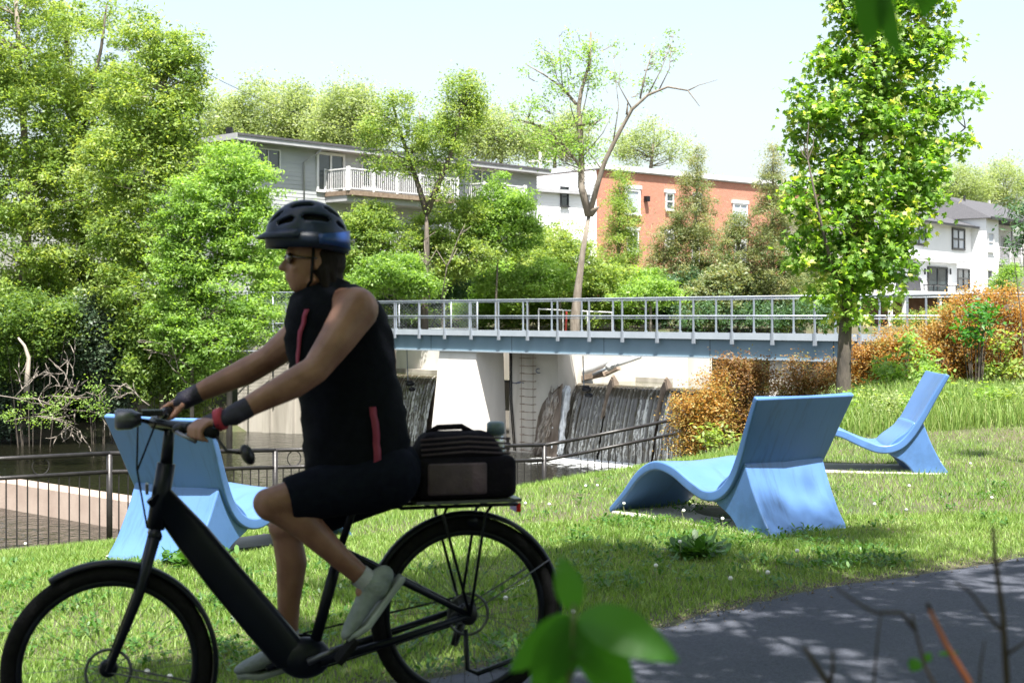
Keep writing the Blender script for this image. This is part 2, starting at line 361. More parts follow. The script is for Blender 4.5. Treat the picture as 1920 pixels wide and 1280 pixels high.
def crown(name, CC, rc, per, size, m, parent, droop=.3, tbias=0, aspect=.5, flatten=.7, five=False):
    n = len(CC)*per; rad = np.repeat(rc*RNG.uniform(.5, 1.35, len(CC)), per)[:, None]
    off = RNG.normal(0, .5, (n, 3))*rad; off[:, 2] *= flatten
    P = np.repeat(CC, per, 0)+off
    ct = np.repeat(RNG.normal(.5, .16, len(CC)), per); tint = np.clip(ct+RNG.normal(0, .16, n)+tbias, 0, 1)
    if not five:
        V = leafverts(P, size, size*aspect, droop)
        return tri_mesh(name, V, V.shape[1], [(0, 1, 2), (0, 2, 3)] if V.shape[1] == 4 else [(0, 1, 2)], tint, m, parent)
    # lobed leaf: a fan of 5 lobes
    d = rnd_unit(n); d[:, 2] = d[:, 2]*.5-droop; d /= np.linalg.norm(d, axis=1)[:, None]
    up = rnd_unit(n)*.75; up[:, 2] += .7; up[:, 1] -= .3
    s = np.cross(d, up); s /= np.linalg.norm(s, axis=1)[:, None]; nn = np.cross(s, d)
    Ls = (size*RNG.uniform(.6, 1.2, n))[:, None]; V = [P]
    ang = [-125, -95, -62, -42, -18, 0, 18, 42, 62, 95, 125]; rr = [.32, .52, .40, .86, .5, 1.0, .5, .86, .40, .52, .32]
    for a, r_ in zip(ang, rr):
        V.append(P+(d*(math.cos(R(a))*r_*.8+.2)+s*math.sin(R(a))*r_*.75+nn*(.1*abs(math.sin(R(a)*1.5))))*Ls)
    return tri_mesh(name, np.stack(V, 1), 12, [(0, 1, 2, 3), (0, 3, 4, 5), (0, 5, 6, 7), (0, 7, 8, 9), (0, 9, 10, 11)], tint, m, parent)
def limbs(mb, trunk, rad, CC, nb, r0=.05, n=5, sag=0):
    """branches from the trunk polyline out to some of the cluster centres"""
    tp = [Vector(p) for p in trunk]
    idx = RNG.permutation(len(CC))[:nb]
    dn = []
    for a, b in zip(tp[:-1], tp[1:]):
        for i in range(6): dn.append(a.lerp(b, i/6))
    for i in idx:
        c = Vector(CC[i])
        best = min(dn, key=lambda q: (q-c).length+(3 if q.z > c.z-.15*(Vector((q.x-c.x, q.y-c.y)).length) else 0)*1.0)
        L = (c-best).length
        if L < .05: continue
        mid = best.lerp(c, .5)+Vector((RNG.normal(0, .07), RNG.normal(0, .07), RNG.normal(.06, .05)))*L
        q1 = best.lerp(mid, .5)+Vector((RNG.normal(0, .04), RNG.normal(0, .04), -.03))*L
        rr = r0*min(1.3, .35+L/3.0)
        mb.tube([best, q1, mid, c], [rr, rr*.75, rr*.5, rr*.15], n, caps=False)
BARK = mat('bark_grey', (.13, .105, .08), (.22, .19, .155), scale=7, rough=.9, bump=.8, bscale=30, stretch=(1, 1, .25))
BARKD = mat('bark_dark', (.05, .042, .035), (.11, .09, .07), scale=7, rough=.9, bump=.8, bscale=30, stretch=(1, 1, .25))
BARKL = mat('bark_pale', (.26, .22, .17), (.42, .37, .31), scale=9, rough=.9, bump=.6, bscale=40, stretch=(1, 1, .3))
LF = {
 'elder': leafmat('leaf_box_elder', [(0.091, 0.168, 0.038), (0.182, 0.287, 0.064), (0.29, 0.394, 0.102), (0.434, 0.504, 0.19)], 0.55, (1.5, 1.4, .6)),
 'bright': leafmat('leaf_bright', [(0.103, 0.191, 0.048), (0.204, 0.341, 0.069), (0.307, 0.464, 0.117), (0.395, 0.518, 0.209)], 0.56, (1.4, 1.4, .5)),
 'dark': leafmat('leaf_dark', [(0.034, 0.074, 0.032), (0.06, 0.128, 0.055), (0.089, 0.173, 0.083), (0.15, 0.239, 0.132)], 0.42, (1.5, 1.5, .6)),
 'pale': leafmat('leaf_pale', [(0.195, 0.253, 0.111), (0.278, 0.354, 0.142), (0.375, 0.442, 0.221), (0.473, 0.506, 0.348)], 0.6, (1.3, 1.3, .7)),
 'cedar': leafmat('leaf_cedar', [(0.086, 0.15, 0.061), (0.171, 0.231, 0.096), (0.274, 0.311, 0.144), (0.409, 0.382, 0.216)], 0.5, (1.3, 1.2, .6)),
 'maple': leafmat('leaf_maple', [(0.066, 0.15, 0.035), (0.132, 0.252, 0.047), (0.198, 0.339, 0.065), (0.347, 0.472, 0.118), (0.594, 0.535, 0.237)], 0.58, (1.5, 1.6, .4)),
 'orange': leafmat('leaf_ninebark', [(0.132, 0.081, 0.024), (0.33, 0.172, 0.036), (0.462, 0.276, 0.072), (0.374, 0.322, 0.096), (0.176, 0.218, 0.06)], 0.5, (1.3, 1.0, .6)),
 'rust': leafmat('leaf_rust', [(0.1, 0.058, 0.026), (0.186, 0.099, 0.04), (0.286, 0.165, 0.053), (0.2, 0.214, 0.066)], 0.45, (1.3, 1.0, .6)),
 'ivy': leafmat('leaf_ivy', [(0.036, 0.066, 0.036), (0.06, 0.102, 0.054), (0.108, 0.15, 0.09), (0.18, 0.216, 0.132)], 0.2, (1.3, 1.3, .7), rough=.35),
 'near': leafmat('leaf_near', [(0.046, 0.152, 0.029), (0.068, 0.213, 0.038), (0.084, 0.258, 0.043)], 0.5, (1.6, 1.7, .4)),
}
def tree(name, label, cat, trunk, r0, blobs, d, k, per, size, lm, rc=.45, bark=None, nb=30, group=None, droop=.3, depth=1.0, aspect=.5, five=False, lr=.05, extra=None, shell=.35, tbias=0, flatten=.7, rag=(.8, 1.0, 1.0, 1.12, 1.32)):
    """trunk: [(px,py),...] bottom first; sunk to the ground below its first point"""
    P = [U(a, b_, d) for a, b_ in trunk]; gz = h(P[0].x, P[0].y)
    if P[0].z > gz: P.insert(0, Vector((P[0].x, P[0].y, gz-.1)))
    root = empty(name, (P[0].x, P[0].y, P[0].z), 0, label, cat, group)
    O = P[0]; mb = MB(); n = len(P)
    mb.tube([p-O for p in P], [r0*(1-.72*i/(n-1)) for i in range(n)], 9)
    CC = blobpoints(blobs, d, k, depth, shell, rag)-np.array(O)
    if extra:
        for pl, er in extra:
            q = [U(a, b_, d+dd)-O for a, b_, dd in pl]; mb.tube(q, [er*(1-.75*i/(len(q)-1)) for i in range(len(q))], 7)
    tl = [p-O for p in P]
    if extra:
        for pl, er in extra[:]: tl += [U(a, b_, d+dd)-O for a, b_, dd in pl]
    limbs(mb, tl, r0, CC, nb, lr)
    mb.build('trunk', bark or BARK, root, True)
    crown('crown', CC, rc, per, size, LF[lm], root, droop, tbias, aspect, flatten, five)
    return root
def bush(name, label, cat, px, d, blobs, k, per, size, lm, rc=.3, group=None, stems=8, bark=None, aspect=.5, droop=.0, depth=1.0, tbias=0, sr=.02, shell=.2, flatten=.8):
    x = (px-960)*d/F; gz = h(x, d); root = empty(name, (x, d, gz), 0, label, cat, group); O = Vector((x, d, gz))
    CC = blobpoints(blobs, d, k, depth, shell)-np.array(O); CC = CC[CC[:, 2] > -.1] if (CC[:, 2] > -.1).sum() > 4 else CC
    mb = MB()
    for i in RNG.permutation(len(CC))[:stems]:
        c = Vector(CC[i]); b_ = Vector((c.x*.35, c.y*.35, -.05)); mb.tube([b_, b_.lerp(c, .5)+Vector((0, 0, .1*c.length)), c], [sr, sr*.7, sr*.2], 5, caps=False)
    mb.build('stems', bark or BARKD, root, True)['kind'] = 'stuff'
    crown('foliage', CC, rc, per, size, LF[lm], root, droop, tbias, aspect, flatten)
    return root

G1 = 'trees crowding the far river bank'
tree('box_elder', 'tall leafy tree filling the top left corner, crown cut by the left frame edge', 'tree', [(45, 720), (40, 560), (55, 380), (40, 180), (30, 0)], .28,
     [(25, 60, 95, 130), (15, 220, 100, 110), (40, 350, 95, 90), (30, 470, 90, 90), (60, 570, 90, 60)], 55, 560, 115, .20, 'elder', .62, nb=60, aspect=.42, flatten=.55, shell=.55, group=G1)
tree('box_elder', 'tall tree second from the left edge with dark branches against sky', 'tree', [(170, 700), (160, 520), (150, 330), (130, 160), (120, 20)], .25,
     [(95, 40, 55, 60, .5), (190, 30, 45, 45, .5), (135, 150, 60, 60, .6), (200, 220, 85, 90), (150, 340, 90, 90), (190, 460, 90, 80), (130, 560, 80, 60)], 58, 560, 112, .20, 'elder', .6, nb=90, aspect=.42, flatten=.55, shell=.55, bark=BARKD, group=G1,
     extra=[([(150, 330, 0), (140, 230, .5), (100, 130, 1), (90, 40, 1)], .13), ([(145, 300, 0), (165, 200, -.5), (190, 90, -1), (200, 10, -1)], .13)])
tree('box_elder', 'tall tree with pale slim bare trunk, rightmost of the big left group', 'tree', [(305, 640), (304, 470), (298, 380), (302, 270), (300, 150)], .13,
     [(255, 60, 30, 45, .6), (305, 90, 40, 50, .8), (345, 130, 35, 55, .8), (280, 190, 80, 80), (330, 230, 45, 55), (240, 300, 80, 70), (350, 310, 50, 60), (240, 420, 60, 70), (250, 540, 60, 70)], 53.5, 560, 112, .19, 'elder', .56, nb=80, aspect=.42, flatten=.55, shell=.55, bark=BARKL, group=G1)
tree('maple_sapling', 'bright yellow green leafy young tree left of the grey house gable', 'tree', [(430, 650), (425, 540), (435, 430), (440, 330)], .12,
     [(440, 310, 55, 50), (420, 390, 75, 60), (480, 340, 45, 40, .7), (380, 470, 70, 60), (470, 440, 60, 55), (500, 420, 45, 35, .6), (440, 530, 90, 55), (390, 590, 80, 40)], 51.5, 460, 100, .17, 'bright', .48, nb=60, aspect=.42, flatten=.4, shell=.5, group=G1)
tree('maple_sapling', 'bright young tree between the pale slim trunk and the cyclist helmet', 'tree', [(360, 690), (350, 560), (345, 430)], .09,
     [(345, 400, 50, 60), (335, 500, 45, 60), (400, 640, 70, 40), (340, 610, 50, 50), (470, 590, 50, 35, .7), (360, 690, 40, 25, .6)], 50.5, 340, 95, .165, 'bright', .44, nb=40, aspect=.42, flatten=.4, shell=.5, group=G1, tbias=-.12)
G2 = 'undergrowth on the left far bank'
for (lb, px, d, bl, k, lm, tb) in [  # tree shade on the lower left bushes is painted in as darker leaf tint
  ('leafy bush with tree shade tinted into its leaves at the left frame edge above the bare curved trunk', 60, 53, [(20, 600, 80, 60), (90, 610, 70, 50), (10, 680, 40, 50)], 130, 'elder', -.25),
  ('grey green ivy mass above the dark hollow in the bank', 190, 54, [(160, 610, 70, 50), (215, 650, 50, 60), (225, 720, 40, 50), (200, 590, 60, 40)], 190, 'ivy', 0),
  ('dark green bush right of the ivy mass over the water', 290, 53, [(290, 620, 60, 60), (280, 700, 50, 45), (340, 690, 45, 40)], 170, 'elder', -.15),
  ('ivy covered bank face behind the left bare trunk', 20, 55, [(30, 720, 70, 60), (-30, 700, 60, 60), (0, 790, 60, 30)], 130, 'ivy', -.1),
  ('leafy bush hanging over the water next to the concrete wall', 390, 55, [(400, 660, 45, 35), (350, 730, 40, 30), (330, 770, 35, 25)], 110, 'elder', .1),
  ('bush with shade painted dark into its leaves in the hollow behind the fallen branches', 120, 58, [(110, 700, 70, 70), (170, 760, 60, 40), (100, 640, 90, 50)], 150, 'dark', -.2)]:
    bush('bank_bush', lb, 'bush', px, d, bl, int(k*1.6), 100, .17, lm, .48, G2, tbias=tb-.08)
# background trees behind the grey house
G3 = 'distant trees behind the houses'
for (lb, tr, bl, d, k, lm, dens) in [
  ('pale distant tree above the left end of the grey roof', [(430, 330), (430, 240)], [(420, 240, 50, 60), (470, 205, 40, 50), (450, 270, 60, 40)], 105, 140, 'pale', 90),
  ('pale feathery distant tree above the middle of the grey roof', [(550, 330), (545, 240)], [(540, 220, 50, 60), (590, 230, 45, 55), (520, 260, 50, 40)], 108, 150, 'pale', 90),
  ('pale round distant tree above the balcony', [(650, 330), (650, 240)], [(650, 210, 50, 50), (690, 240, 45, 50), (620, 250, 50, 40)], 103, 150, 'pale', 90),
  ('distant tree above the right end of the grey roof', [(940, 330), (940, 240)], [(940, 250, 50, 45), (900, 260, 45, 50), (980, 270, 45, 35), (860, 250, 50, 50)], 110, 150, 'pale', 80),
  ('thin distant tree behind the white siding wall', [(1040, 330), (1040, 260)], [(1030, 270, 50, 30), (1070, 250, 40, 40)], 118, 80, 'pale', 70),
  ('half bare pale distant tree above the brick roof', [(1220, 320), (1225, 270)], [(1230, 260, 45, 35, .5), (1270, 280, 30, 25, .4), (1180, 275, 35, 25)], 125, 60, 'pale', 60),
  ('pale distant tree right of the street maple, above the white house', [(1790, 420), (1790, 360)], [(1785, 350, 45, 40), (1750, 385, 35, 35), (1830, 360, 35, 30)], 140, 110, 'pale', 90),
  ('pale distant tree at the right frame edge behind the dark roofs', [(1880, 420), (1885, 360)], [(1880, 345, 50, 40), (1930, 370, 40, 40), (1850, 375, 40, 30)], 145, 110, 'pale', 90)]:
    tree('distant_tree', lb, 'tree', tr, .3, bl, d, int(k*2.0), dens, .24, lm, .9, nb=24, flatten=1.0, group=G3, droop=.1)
tree('spruce_tree', 'dark spindly spruce tip rising above the grey roof', 'tree', [(787, 330), (787, 210)], .2, [(787, 225, 5, 14), (787, 250, 10, 14), (786, 280, 18, 20)], 95, 50, 60, .2, 'cedar', .35, nb=8, tbias=-.25)
# trees between the river and the houses
tree('elm_tree', 'dark forked tree standing in front of the grey house balcony', 'tree', [(795, 560), (800, 470), (800, 400)], .24,
     [(745, 200, 30, 30, .8), (700, 250, 32, 30, .8), (760, 240, 30, 25, .6), (720, 300, 35, 20, .7), (870, 160, 32, 28), (860, 220, 45, 35), (820, 260, 45, 35), (890, 190, 25, 30), (840, 320, 35, 35, .7), (770, 310, 30, 25, .5), (830, 370, 30, 20, .5)], 60.5, 290, 90, .14, 'elder', .5, nb=70, bark=BARKD, lr=.045,
     extra=[([(800, 400, 0), (785, 350, .2), (765, 290, .4), (745, 230, .3), (735, 185, .2)], .14), ([(800, 400, 0), (820, 350, -.2), (845, 290, -.3), (862, 220, -.3), (870, 150, 0)], .15), ([(745, 230, .3), (715, 215, 0), (690, 210, 0)], .04)])
tree('cottonwood_tree', 'tall sparse half bare tree with thick forked trunk and sawn stub', 'tree', [(1078, 600), (1084, 540), (1093, 470), (1104, 405)], .26,
     [(1050, 110, 35, 25, .8), (1100, 100, 30, 28), (1075, 60, 16, 14, .6), (1015, 105, 25, 18, .7), (985, 130, 20, 12, .6), (1060, 160, 40, 25, .9), (1120, 140, 30, 30), (1150, 90, 15, 15, .7), (1235, 110, 24, 22), (1262, 95, 15, 16, .8), (1255, 60, 8, 8, .8), (1205, 160, 22, 18, .9), (1165, 150, 15, 15, .8), (1010, 200, 50, 22, .8), (980, 240, 35, 20, .8), (1050, 260, 55, 30), (1110, 220, 35, 30, .9), (1100, 285, 40, 25), (1030, 300, 35, 20, .7)], 59.5, 420, 15, .15, 'bright', .42, nb=260, bark=BARK, lr=.03, shell=.1,
     extra=[([(1104, 405, 0), (1090, 350, 0), (1090, 300, .1), (1088, 250, .1), (1085, 200, 0), (1090, 170, 0), (1105, 120, 0), (1108, 60, 0)], .17),
            ([(1104, 405, 0), (1122, 340, -.3), (1135, 300, -.5), (1160, 250, -.6), (1185, 205, -.8), (1215, 178, -1), (1252, 163, -1), (1290, 170, -1.2)], .125),
            ([(1080, 195, 0), (1055, 165, .5), (1020, 140, .8), (985, 120, 1)], .07), ([(1090, 315, 0), (1060, 275, .4), (1025, 240, .6), (975, 225, .6), (950, 228, .6)], .07),
            ([(1200, 185, -.9), (1210, 140, -.8), (1228, 80, -.8)], .04), ([(1175, 215, -.8), (1178, 180, -.6)], .05), ([(1085, 235, 0), (1115, 232, -.3), (1135, 218, -.4)], .06), ([(1108, 400, 0), (1122, 388, -.4)], .17), ([(1088, 230, 0), (1100, 180, 0.2), (1112, 80, 0.3)], .03), ([(1088, 260, 0), (1070, 200, 0.4), (1060, 100, 0.5)], .03), ([(1085, 200, 0), (1045, 150, 0.4), (1030, 80, 0.4)], .03), ([(1150, 265, -0.6), (1160, 200, -0.5), (1150, 110, -0.4)], .03), ([(1215, 178, -1), (1240, 130, -1), (1262, 70, -1)], .03), ([(1235, 170, -1), (1255, 130, -1), (1258, 90, -1)], .03), ([(1185, 205, -0.8), (1160, 160, -0.7), (1165, 110, -0.7)], .03), ([(1088, 300, 0.1), (1130, 250, -0.2), (1150, 210, -0.3)], .03), ([(1130, 320, -0.4), (1100, 280, 0), (1110, 210, 0.2)], .03), ([(1055, 165, 0.5), (1050, 110, 0.5), (1048, 60, 0.5)], .03), ([(1290, 170, -1.2), (1310, 160, -1.2), (1345, 150, -1.2)], .03), ([(1290, 170, -1.2), (1305, 190, -1.2), (1312, 200, -1.2)], .03)])
G4 = 'shrubby trees along the bank below the houses'
for (lb, tr, bl, d, k, lm, per, tb) in [
  ('leafy small tree right of the helmet under the balcony', [(690, 570), (690, 480)], [(690, 420, 40, 35), (670, 460, 40, 40), (720, 450, 45, 35), (700, 400, 30, 20)], 61, 120, 'elder', 75, -.05),
  ('low leafy tree behind the left end of the bridge railing', [(740, 590), (740, 520)], [(740, 510, 60, 30), (700, 530, 50, 25), (780, 535, 40, 25)], 59, 120, 'bright', 70, -.15),
  ('bright leafy tree hiding the right end of the grey house', [(930, 560), (935, 450)], [(940, 370, 45, 35), (970, 400, 35, 40), (900, 410, 50, 40), (930, 440, 60, 40), (985, 440, 30, 30)], 63, 190, 'bright', 80, -.05),
  ('leafy tree under the forked dark tree with thin pale stems', [(830, 570), (850, 480)], [(840, 430, 45, 40), (860, 480, 60, 40), (810, 500, 50, 40), (790, 440, 35, 35), (880, 400, 30, 30)], 62, 180, 'elder', 75, .05),
  ('bright mound of foliage left of the sparse tree trunk', [(990, 580), (990, 530)], [(990, 530, 50, 30), (940, 535, 50, 25), (1030, 520, 40, 30)], 64, 120, 'bright', 80, 0),
  ('mid green shrub at the foot of the sparse tree', [(1050, 580), (1050, 500)], [(1050, 470, 35, 45), (1030, 510, 45, 35), (1070, 530, 30, 25), (1090, 480, 25, 40)], 66, 120, 'elder', 70, .1),
  ('small bright maple bush in front of the cedars', [(1220, 580), (1220, 540)], [(1220, 540, 35, 18), (1250, 552, 30, 14), (1180, 555, 40, 15)], 66, 60, 'bright', 70, .05)]:
    tree('bank_tree', lb, 'tree', tr, .09, bl, d, int(k*1.6), per+20, .165, lm, .46, aspect=.42, flatten=.45, shell=.5, nb=30, group=G4, tbias=tb, lr=.03)
G5 = 'cedars in front of the brick building'
for (lb, tr, bl, d, k, tb, lm) in [
  ('green cedar hiding the left corner of the brick building', [(1160, 580), (1160, 460), (1162, 350)], [(1163, 350, 14, 35), (1165, 410, 28, 45), (1160, 470, 38, 45), (1160, 530, 45, 35)], 70, 170, .0, 'elder'),
  ('tall brown green cedar in the middle of the brick wall', [(1310, 580), (1305, 420), (1308, 290)], [(1308, 300, 16, 25, .7), (1305, 350, 30, 35, .8), (1300, 410, 42, 40), (1310, 470, 55, 45), (1300, 530, 60, 40)], 71, 260, .05, 'cedar'),
  ('low brown cedar left of the tall middle cedar', [(1245, 580), (1245, 480)], [(1250, 450, 30, 35, .7), (1245, 500, 35, 40), (1240, 545, 40, 25)], 72, 110, .15, 'cedar'),
  ('broad cedar right of the middle of the brick wall', [(1385, 580), (1385, 450)], [(1385, 420, 22, 30, .7), (1385, 470, 38, 45), (1380, 530, 50, 40)], 70, 150, .0, 'cedar'),
  ('tall thin cedar rising over the roof left of the street maple', [(1450, 580), (1448, 440), (1450, 280)], [(1450, 290, 12, 22, .7), (1448, 340, 22, 35, .8), (1447, 400, 30, 45), (1450, 470, 42, 50), (1460, 530, 50, 40)], 69, 230, .05, 'cedar'),
  ('dark cedar behind the street maple trunk', [(1530, 590), (1530, 470)], [(1520, 440, 30, 60), (1530, 510, 45, 50), (1590, 540, 40, 30)], 72, 160, -.1, 'cedar')]:
    tree('cedar_tree', lb, 'tree', tr, .14, bl, d, int(k*1.6), 110, .13, lm, .42, nb=60, group=G5, tbias=tb, lr=.03, aspect=.35, droop=0)
bush('bank_bush', 'dark bush under the bridge railing right of centre', 'bush', 1480, 68, [(1330, 590, 60, 25), (1430, 590, 70, 25), (1500, 585, 60, 25)], 150, 80, .14, 'dark', .4, G2, tbias=.1)
bush('bank_bush', 'green bush seen under the bridge across the upstream water', 'bush', 1340, 70, [(1300, 680, 40, 12), (1370, 675, 50, 16), (1450, 675, 50, 16), (1520, 670, 40, 20)], 90, 80, .15, 'elder', .4, G2)
bush('bank_bush', 'green hedge below the white house deck', 'bush', 1740, 84, [(1700, 600, 30, 14), (1740, 595, 25, 16), (1775, 590, 25, 18)], 60, 70, .16, 'elder', .4, G2)
bush('bank_bush', 'round green bush right of the white house deck at the frame edge', 'bush', 1890, 82, [(1895, 520, 25, 28), (1875, 545, 30, 22)], 70, 70, .15, 'bright', .4, G2, tbias=-.15)


# understory that closes the far bank below the trees
G8 = 'understory along the far bank behind the bridge'
_names = ['left of the chain link fence', 'behind the chain link fence', 'behind the first patio chairs', 'behind the patio table', 'beside the sparse tree trunk', 'right of the sparse tree trunk', 'under the green corner cedar', 'under the low brown cedar', 'under the tall middle cedar', 'under the broad cedar', 'under the thin tall cedar', 'left of the maple trunk', 'right of the maple trunk']
for i, px in enumerate([690, 755, 830, 905, 975, 1045, 1115, 1190, 1265, 1340, 1415, 1490, 1570]):
    lmx = ['elder', 'bright', 'elder', 'bright', 'elder', 'elder', 'elder', 'bright', 'dark', 'cedar', 'dark', 'elder', 'elder'][i]
    dd = 67+(i % 3)*1.2+max(0, i-6)*.6
    bush('understory_bush', 'leafy bush on the far bank '+_names[i], 'bush', px, dd, [(px, 560, 52, 34), (px+18, 520+(i*37) % 22, 40, 30), (px-20, 590, 45, 22)], 190, 95, .17, lmx, .48, G8, flatten=.5, tbias=[0, -.1, .1][i % 3])
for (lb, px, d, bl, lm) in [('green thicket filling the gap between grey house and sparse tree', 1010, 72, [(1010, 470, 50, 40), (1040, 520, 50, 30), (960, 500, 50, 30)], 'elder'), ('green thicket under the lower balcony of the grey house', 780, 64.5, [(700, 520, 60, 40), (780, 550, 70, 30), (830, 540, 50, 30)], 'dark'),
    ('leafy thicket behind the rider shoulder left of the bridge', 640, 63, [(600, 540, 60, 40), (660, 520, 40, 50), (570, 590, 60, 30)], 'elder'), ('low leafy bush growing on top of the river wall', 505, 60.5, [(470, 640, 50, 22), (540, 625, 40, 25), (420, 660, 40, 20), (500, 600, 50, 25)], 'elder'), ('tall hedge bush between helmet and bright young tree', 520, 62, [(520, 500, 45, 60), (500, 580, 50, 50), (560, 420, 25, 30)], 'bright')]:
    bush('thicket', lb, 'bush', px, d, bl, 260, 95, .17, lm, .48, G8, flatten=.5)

# the street maple on the lawn
MD = 19.3
tree('street_maple', 'dense bright green maple with lobed leaves and dark straight trunk on the lawn', 'tree',
     [(1581, 745), (1584, 640), (1588, 560), (1600, 420), (1615, 280), (1640, 120), (1660, -60)], .115,
     [(1610, -90, 65, 70), (1690, -70, 75, 75), (1590, 20, 35, 45), (1650, 30, 75, 60), (1745, 10, 50, 40), (1560, 110, 35, 40), (1640, 120, 90, 60), (1725, 100, 55, 60), (1500, 165, 22, 28, .8), (1790, 90, 20, 15, .7),
      (1520, 210, 40, 40), (1600, 220, 90, 60), (1690, 210, 80, 60), (1760, 190, 40, 25, .8), (1815, 185, 18, 16, .6), (1500, 270, 22, 40, .8), (1540, 310, 50, 50), (1620, 330, 90, 60), (1710, 310, 70, 50), (1800, 270, 35, 25, .6), (1740, 280, 40, 30, .7),
      (1500, 370, 30, 50), (1570, 410, 70, 60), (1660, 410, 80, 60), (1720, 370, 45, 50), (1510, 470, 40, 45), (1590, 490, 75, 45), (1670, 480, 60, 50), (1560, 550, 50, 35, .8), (1640, 550, 50, 30, .7), (1590, 590, 30, 25, .6), (1620, 600, 25, 20, .6)],
     MD, 900, 25, .10, 'maple', .20, bark=BARKD, nb=140, droop=.45, lr=.018, five=True, shell=.45, depth=1.0, tbias=.0, rag=(.75, .9, 1.0),
     extra=[([(1588, 560, 0), (1560, 500, -.2), (1535, 400, -.4), (1515, 300, -.4)], .035), ([(1590, 540, 0), (1640, 470, .2), (1690, 380, .3), (1740, 300, .3), (1810, 240, .3)], .035), ([(1586, 610, 0), (1566, 570, .2), (1550, 500, .3)], .025)])

# orange ninebark hedge on the right bank and the bush on the slope
G6 = 'orange leaved ninebark shrubs'
for (lb, px, d, bl, k, per, lm, tb) in [
  ('orange ninebark filling the right frame edge below the white house', 1900, 21.5, [(1890, 575, 55, 35), (1930, 640, 40, 70), (1870, 650, 50, 60), (1900, 710, 45, 50)], 150, 70, 'orange', -.12),
  ('tall orange ninebark with a green plant before it, right of the railing end', 1810, 22, [(1800, 600, 45, 40), (1835, 568, 40, 28), (1790, 660, 55, 50), (1840, 690, 45, 55), (1770, 710, 40, 30)], 160, 70, 'orange', .0),
  ('low orange ninebark left of the far blue chair back', 1700, 22.5, [(1700, 645, 50, 30), (1745, 640, 40, 40), (1660, 660, 35, 35), (1700, 700, 55, 35)], 140, 70, 'orange', .08),
  ('brown orange ninebark directly right of the maple trunk', 1630, 22.8, [(1625, 670, 30, 25), (1620, 710, 30, 30), (1650, 720, 30, 20)], 80, 60, 'orange', -.15),
  ('orange ninebark on the slope beside the rising fence rail', 1310, 20.3, [(1290, 760, 26, 20), (1300, 800, 40, 25), (1340, 730, 28, 25), (1330, 780, 45, 40), (1310, 835, 40, 22)], 120, 55, 'orange', .05),
  ('dark rust brown ninebark behind the top of the big blue chair', 1400, 20.6, [(1390, 720, 45, 40), (1400, 770, 45, 40), (1365, 690, 22, 16), (1420, 700, 30, 25), (1380, 820, 40, 30)], 140, 55, 'rust', .05),
  ('thin rust coloured ninebark in front of the bridge leg', 1510, 22.5, [(1500, 690, 22, 18, .8), (1480, 720, 30, 20), (1540, 715, 40, 20), (1560, 690, 20, 15), (1500, 735, 40, 15)], 80, 50, 'rust', .2)]:
    bush('ninebark_shrub', lb, 'shrub', px, d, bl, int(k*1.6), per+10, .045, lm, .19, G6, 26, BARKD, .6, tbias=tb, sr=.012, droop=-.1)
G7 = 'green plants at the edge of the orange hedge'
for (lb, px, d, bl, k, lm) in [
  ('light green leafy shrub between the maple trunk and the far chair', 1680, 20.5, [(1680, 705, 30, 22), (1650, 735, 25, 20), (1720, 730, 35, 20)], 60, 'bright'),
  ('dark green climbing plant on the orange hedge near the right edge', 1830, 20.8, [(1835, 590, 20, 18, .8), (1820, 625, 25, 14, .7)], 24, 'near'),
  ('light green shrub to the right behind the far chair top', 1760, 20, [(1760, 735, 25, 18), (1735, 700, 15, 15)], 30, 'bright'),
  ('light green sprays growing through the middle of the orange hedge', 1690, 21.4, [(1700, 640, 12, 14), (1660, 690, 16, 12), (1730, 670, 14, 16)], 22, 'bright'),
  ('green sprays growing through the orange hedge at the right frame edge', 1880, 21, [(1880, 640, 14, 14), (1900, 690, 18, 14), (1860, 700, 16, 12)], 24, 'elder'),
  ('green weeds mixed into the orange shrub by the fence rail', 1345, 19.8, [(1340, 820, 22, 14), (1380, 840, 20, 12)], 20, 'elder')]:
    bush('green_shrub', lb, 'shrub', px, d, bl, k, 22, .10, lm, .2, G7, 14, BARKD, .5, sr=.01)
# ------------------------------------------------------------------ bridge, dam, walls
steel = mat('galvanised_steel', (.20, .225, .26), (.28, .31, .345), scale=3, rough=.45, metal=.3, bump=.1)
girderm = mat('painted_girder', (.13, .20, .25), (.16, .235, .29), scale=1.2, rough=.5, bump=.06, stretch=(1, 1, .3))
flangem = mat('painted_flange', (.25, .30, .34), (.29, .34, .38), scale=2, rough=.5)
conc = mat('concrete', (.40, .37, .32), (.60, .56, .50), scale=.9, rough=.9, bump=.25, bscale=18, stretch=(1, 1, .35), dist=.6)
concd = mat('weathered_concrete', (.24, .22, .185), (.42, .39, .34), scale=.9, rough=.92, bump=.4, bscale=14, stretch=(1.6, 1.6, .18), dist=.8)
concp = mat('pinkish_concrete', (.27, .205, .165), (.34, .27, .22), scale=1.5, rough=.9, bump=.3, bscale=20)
rustm = mat('rusty_steel', (.16, .12, .09), (.28, .22, .17), scale=5, rough=.8, bump=.3)
darkm = mat('dark_metal', (.008, .009, .011), (.014, .014, .017), scale=8, rough=.45, metal=.4)

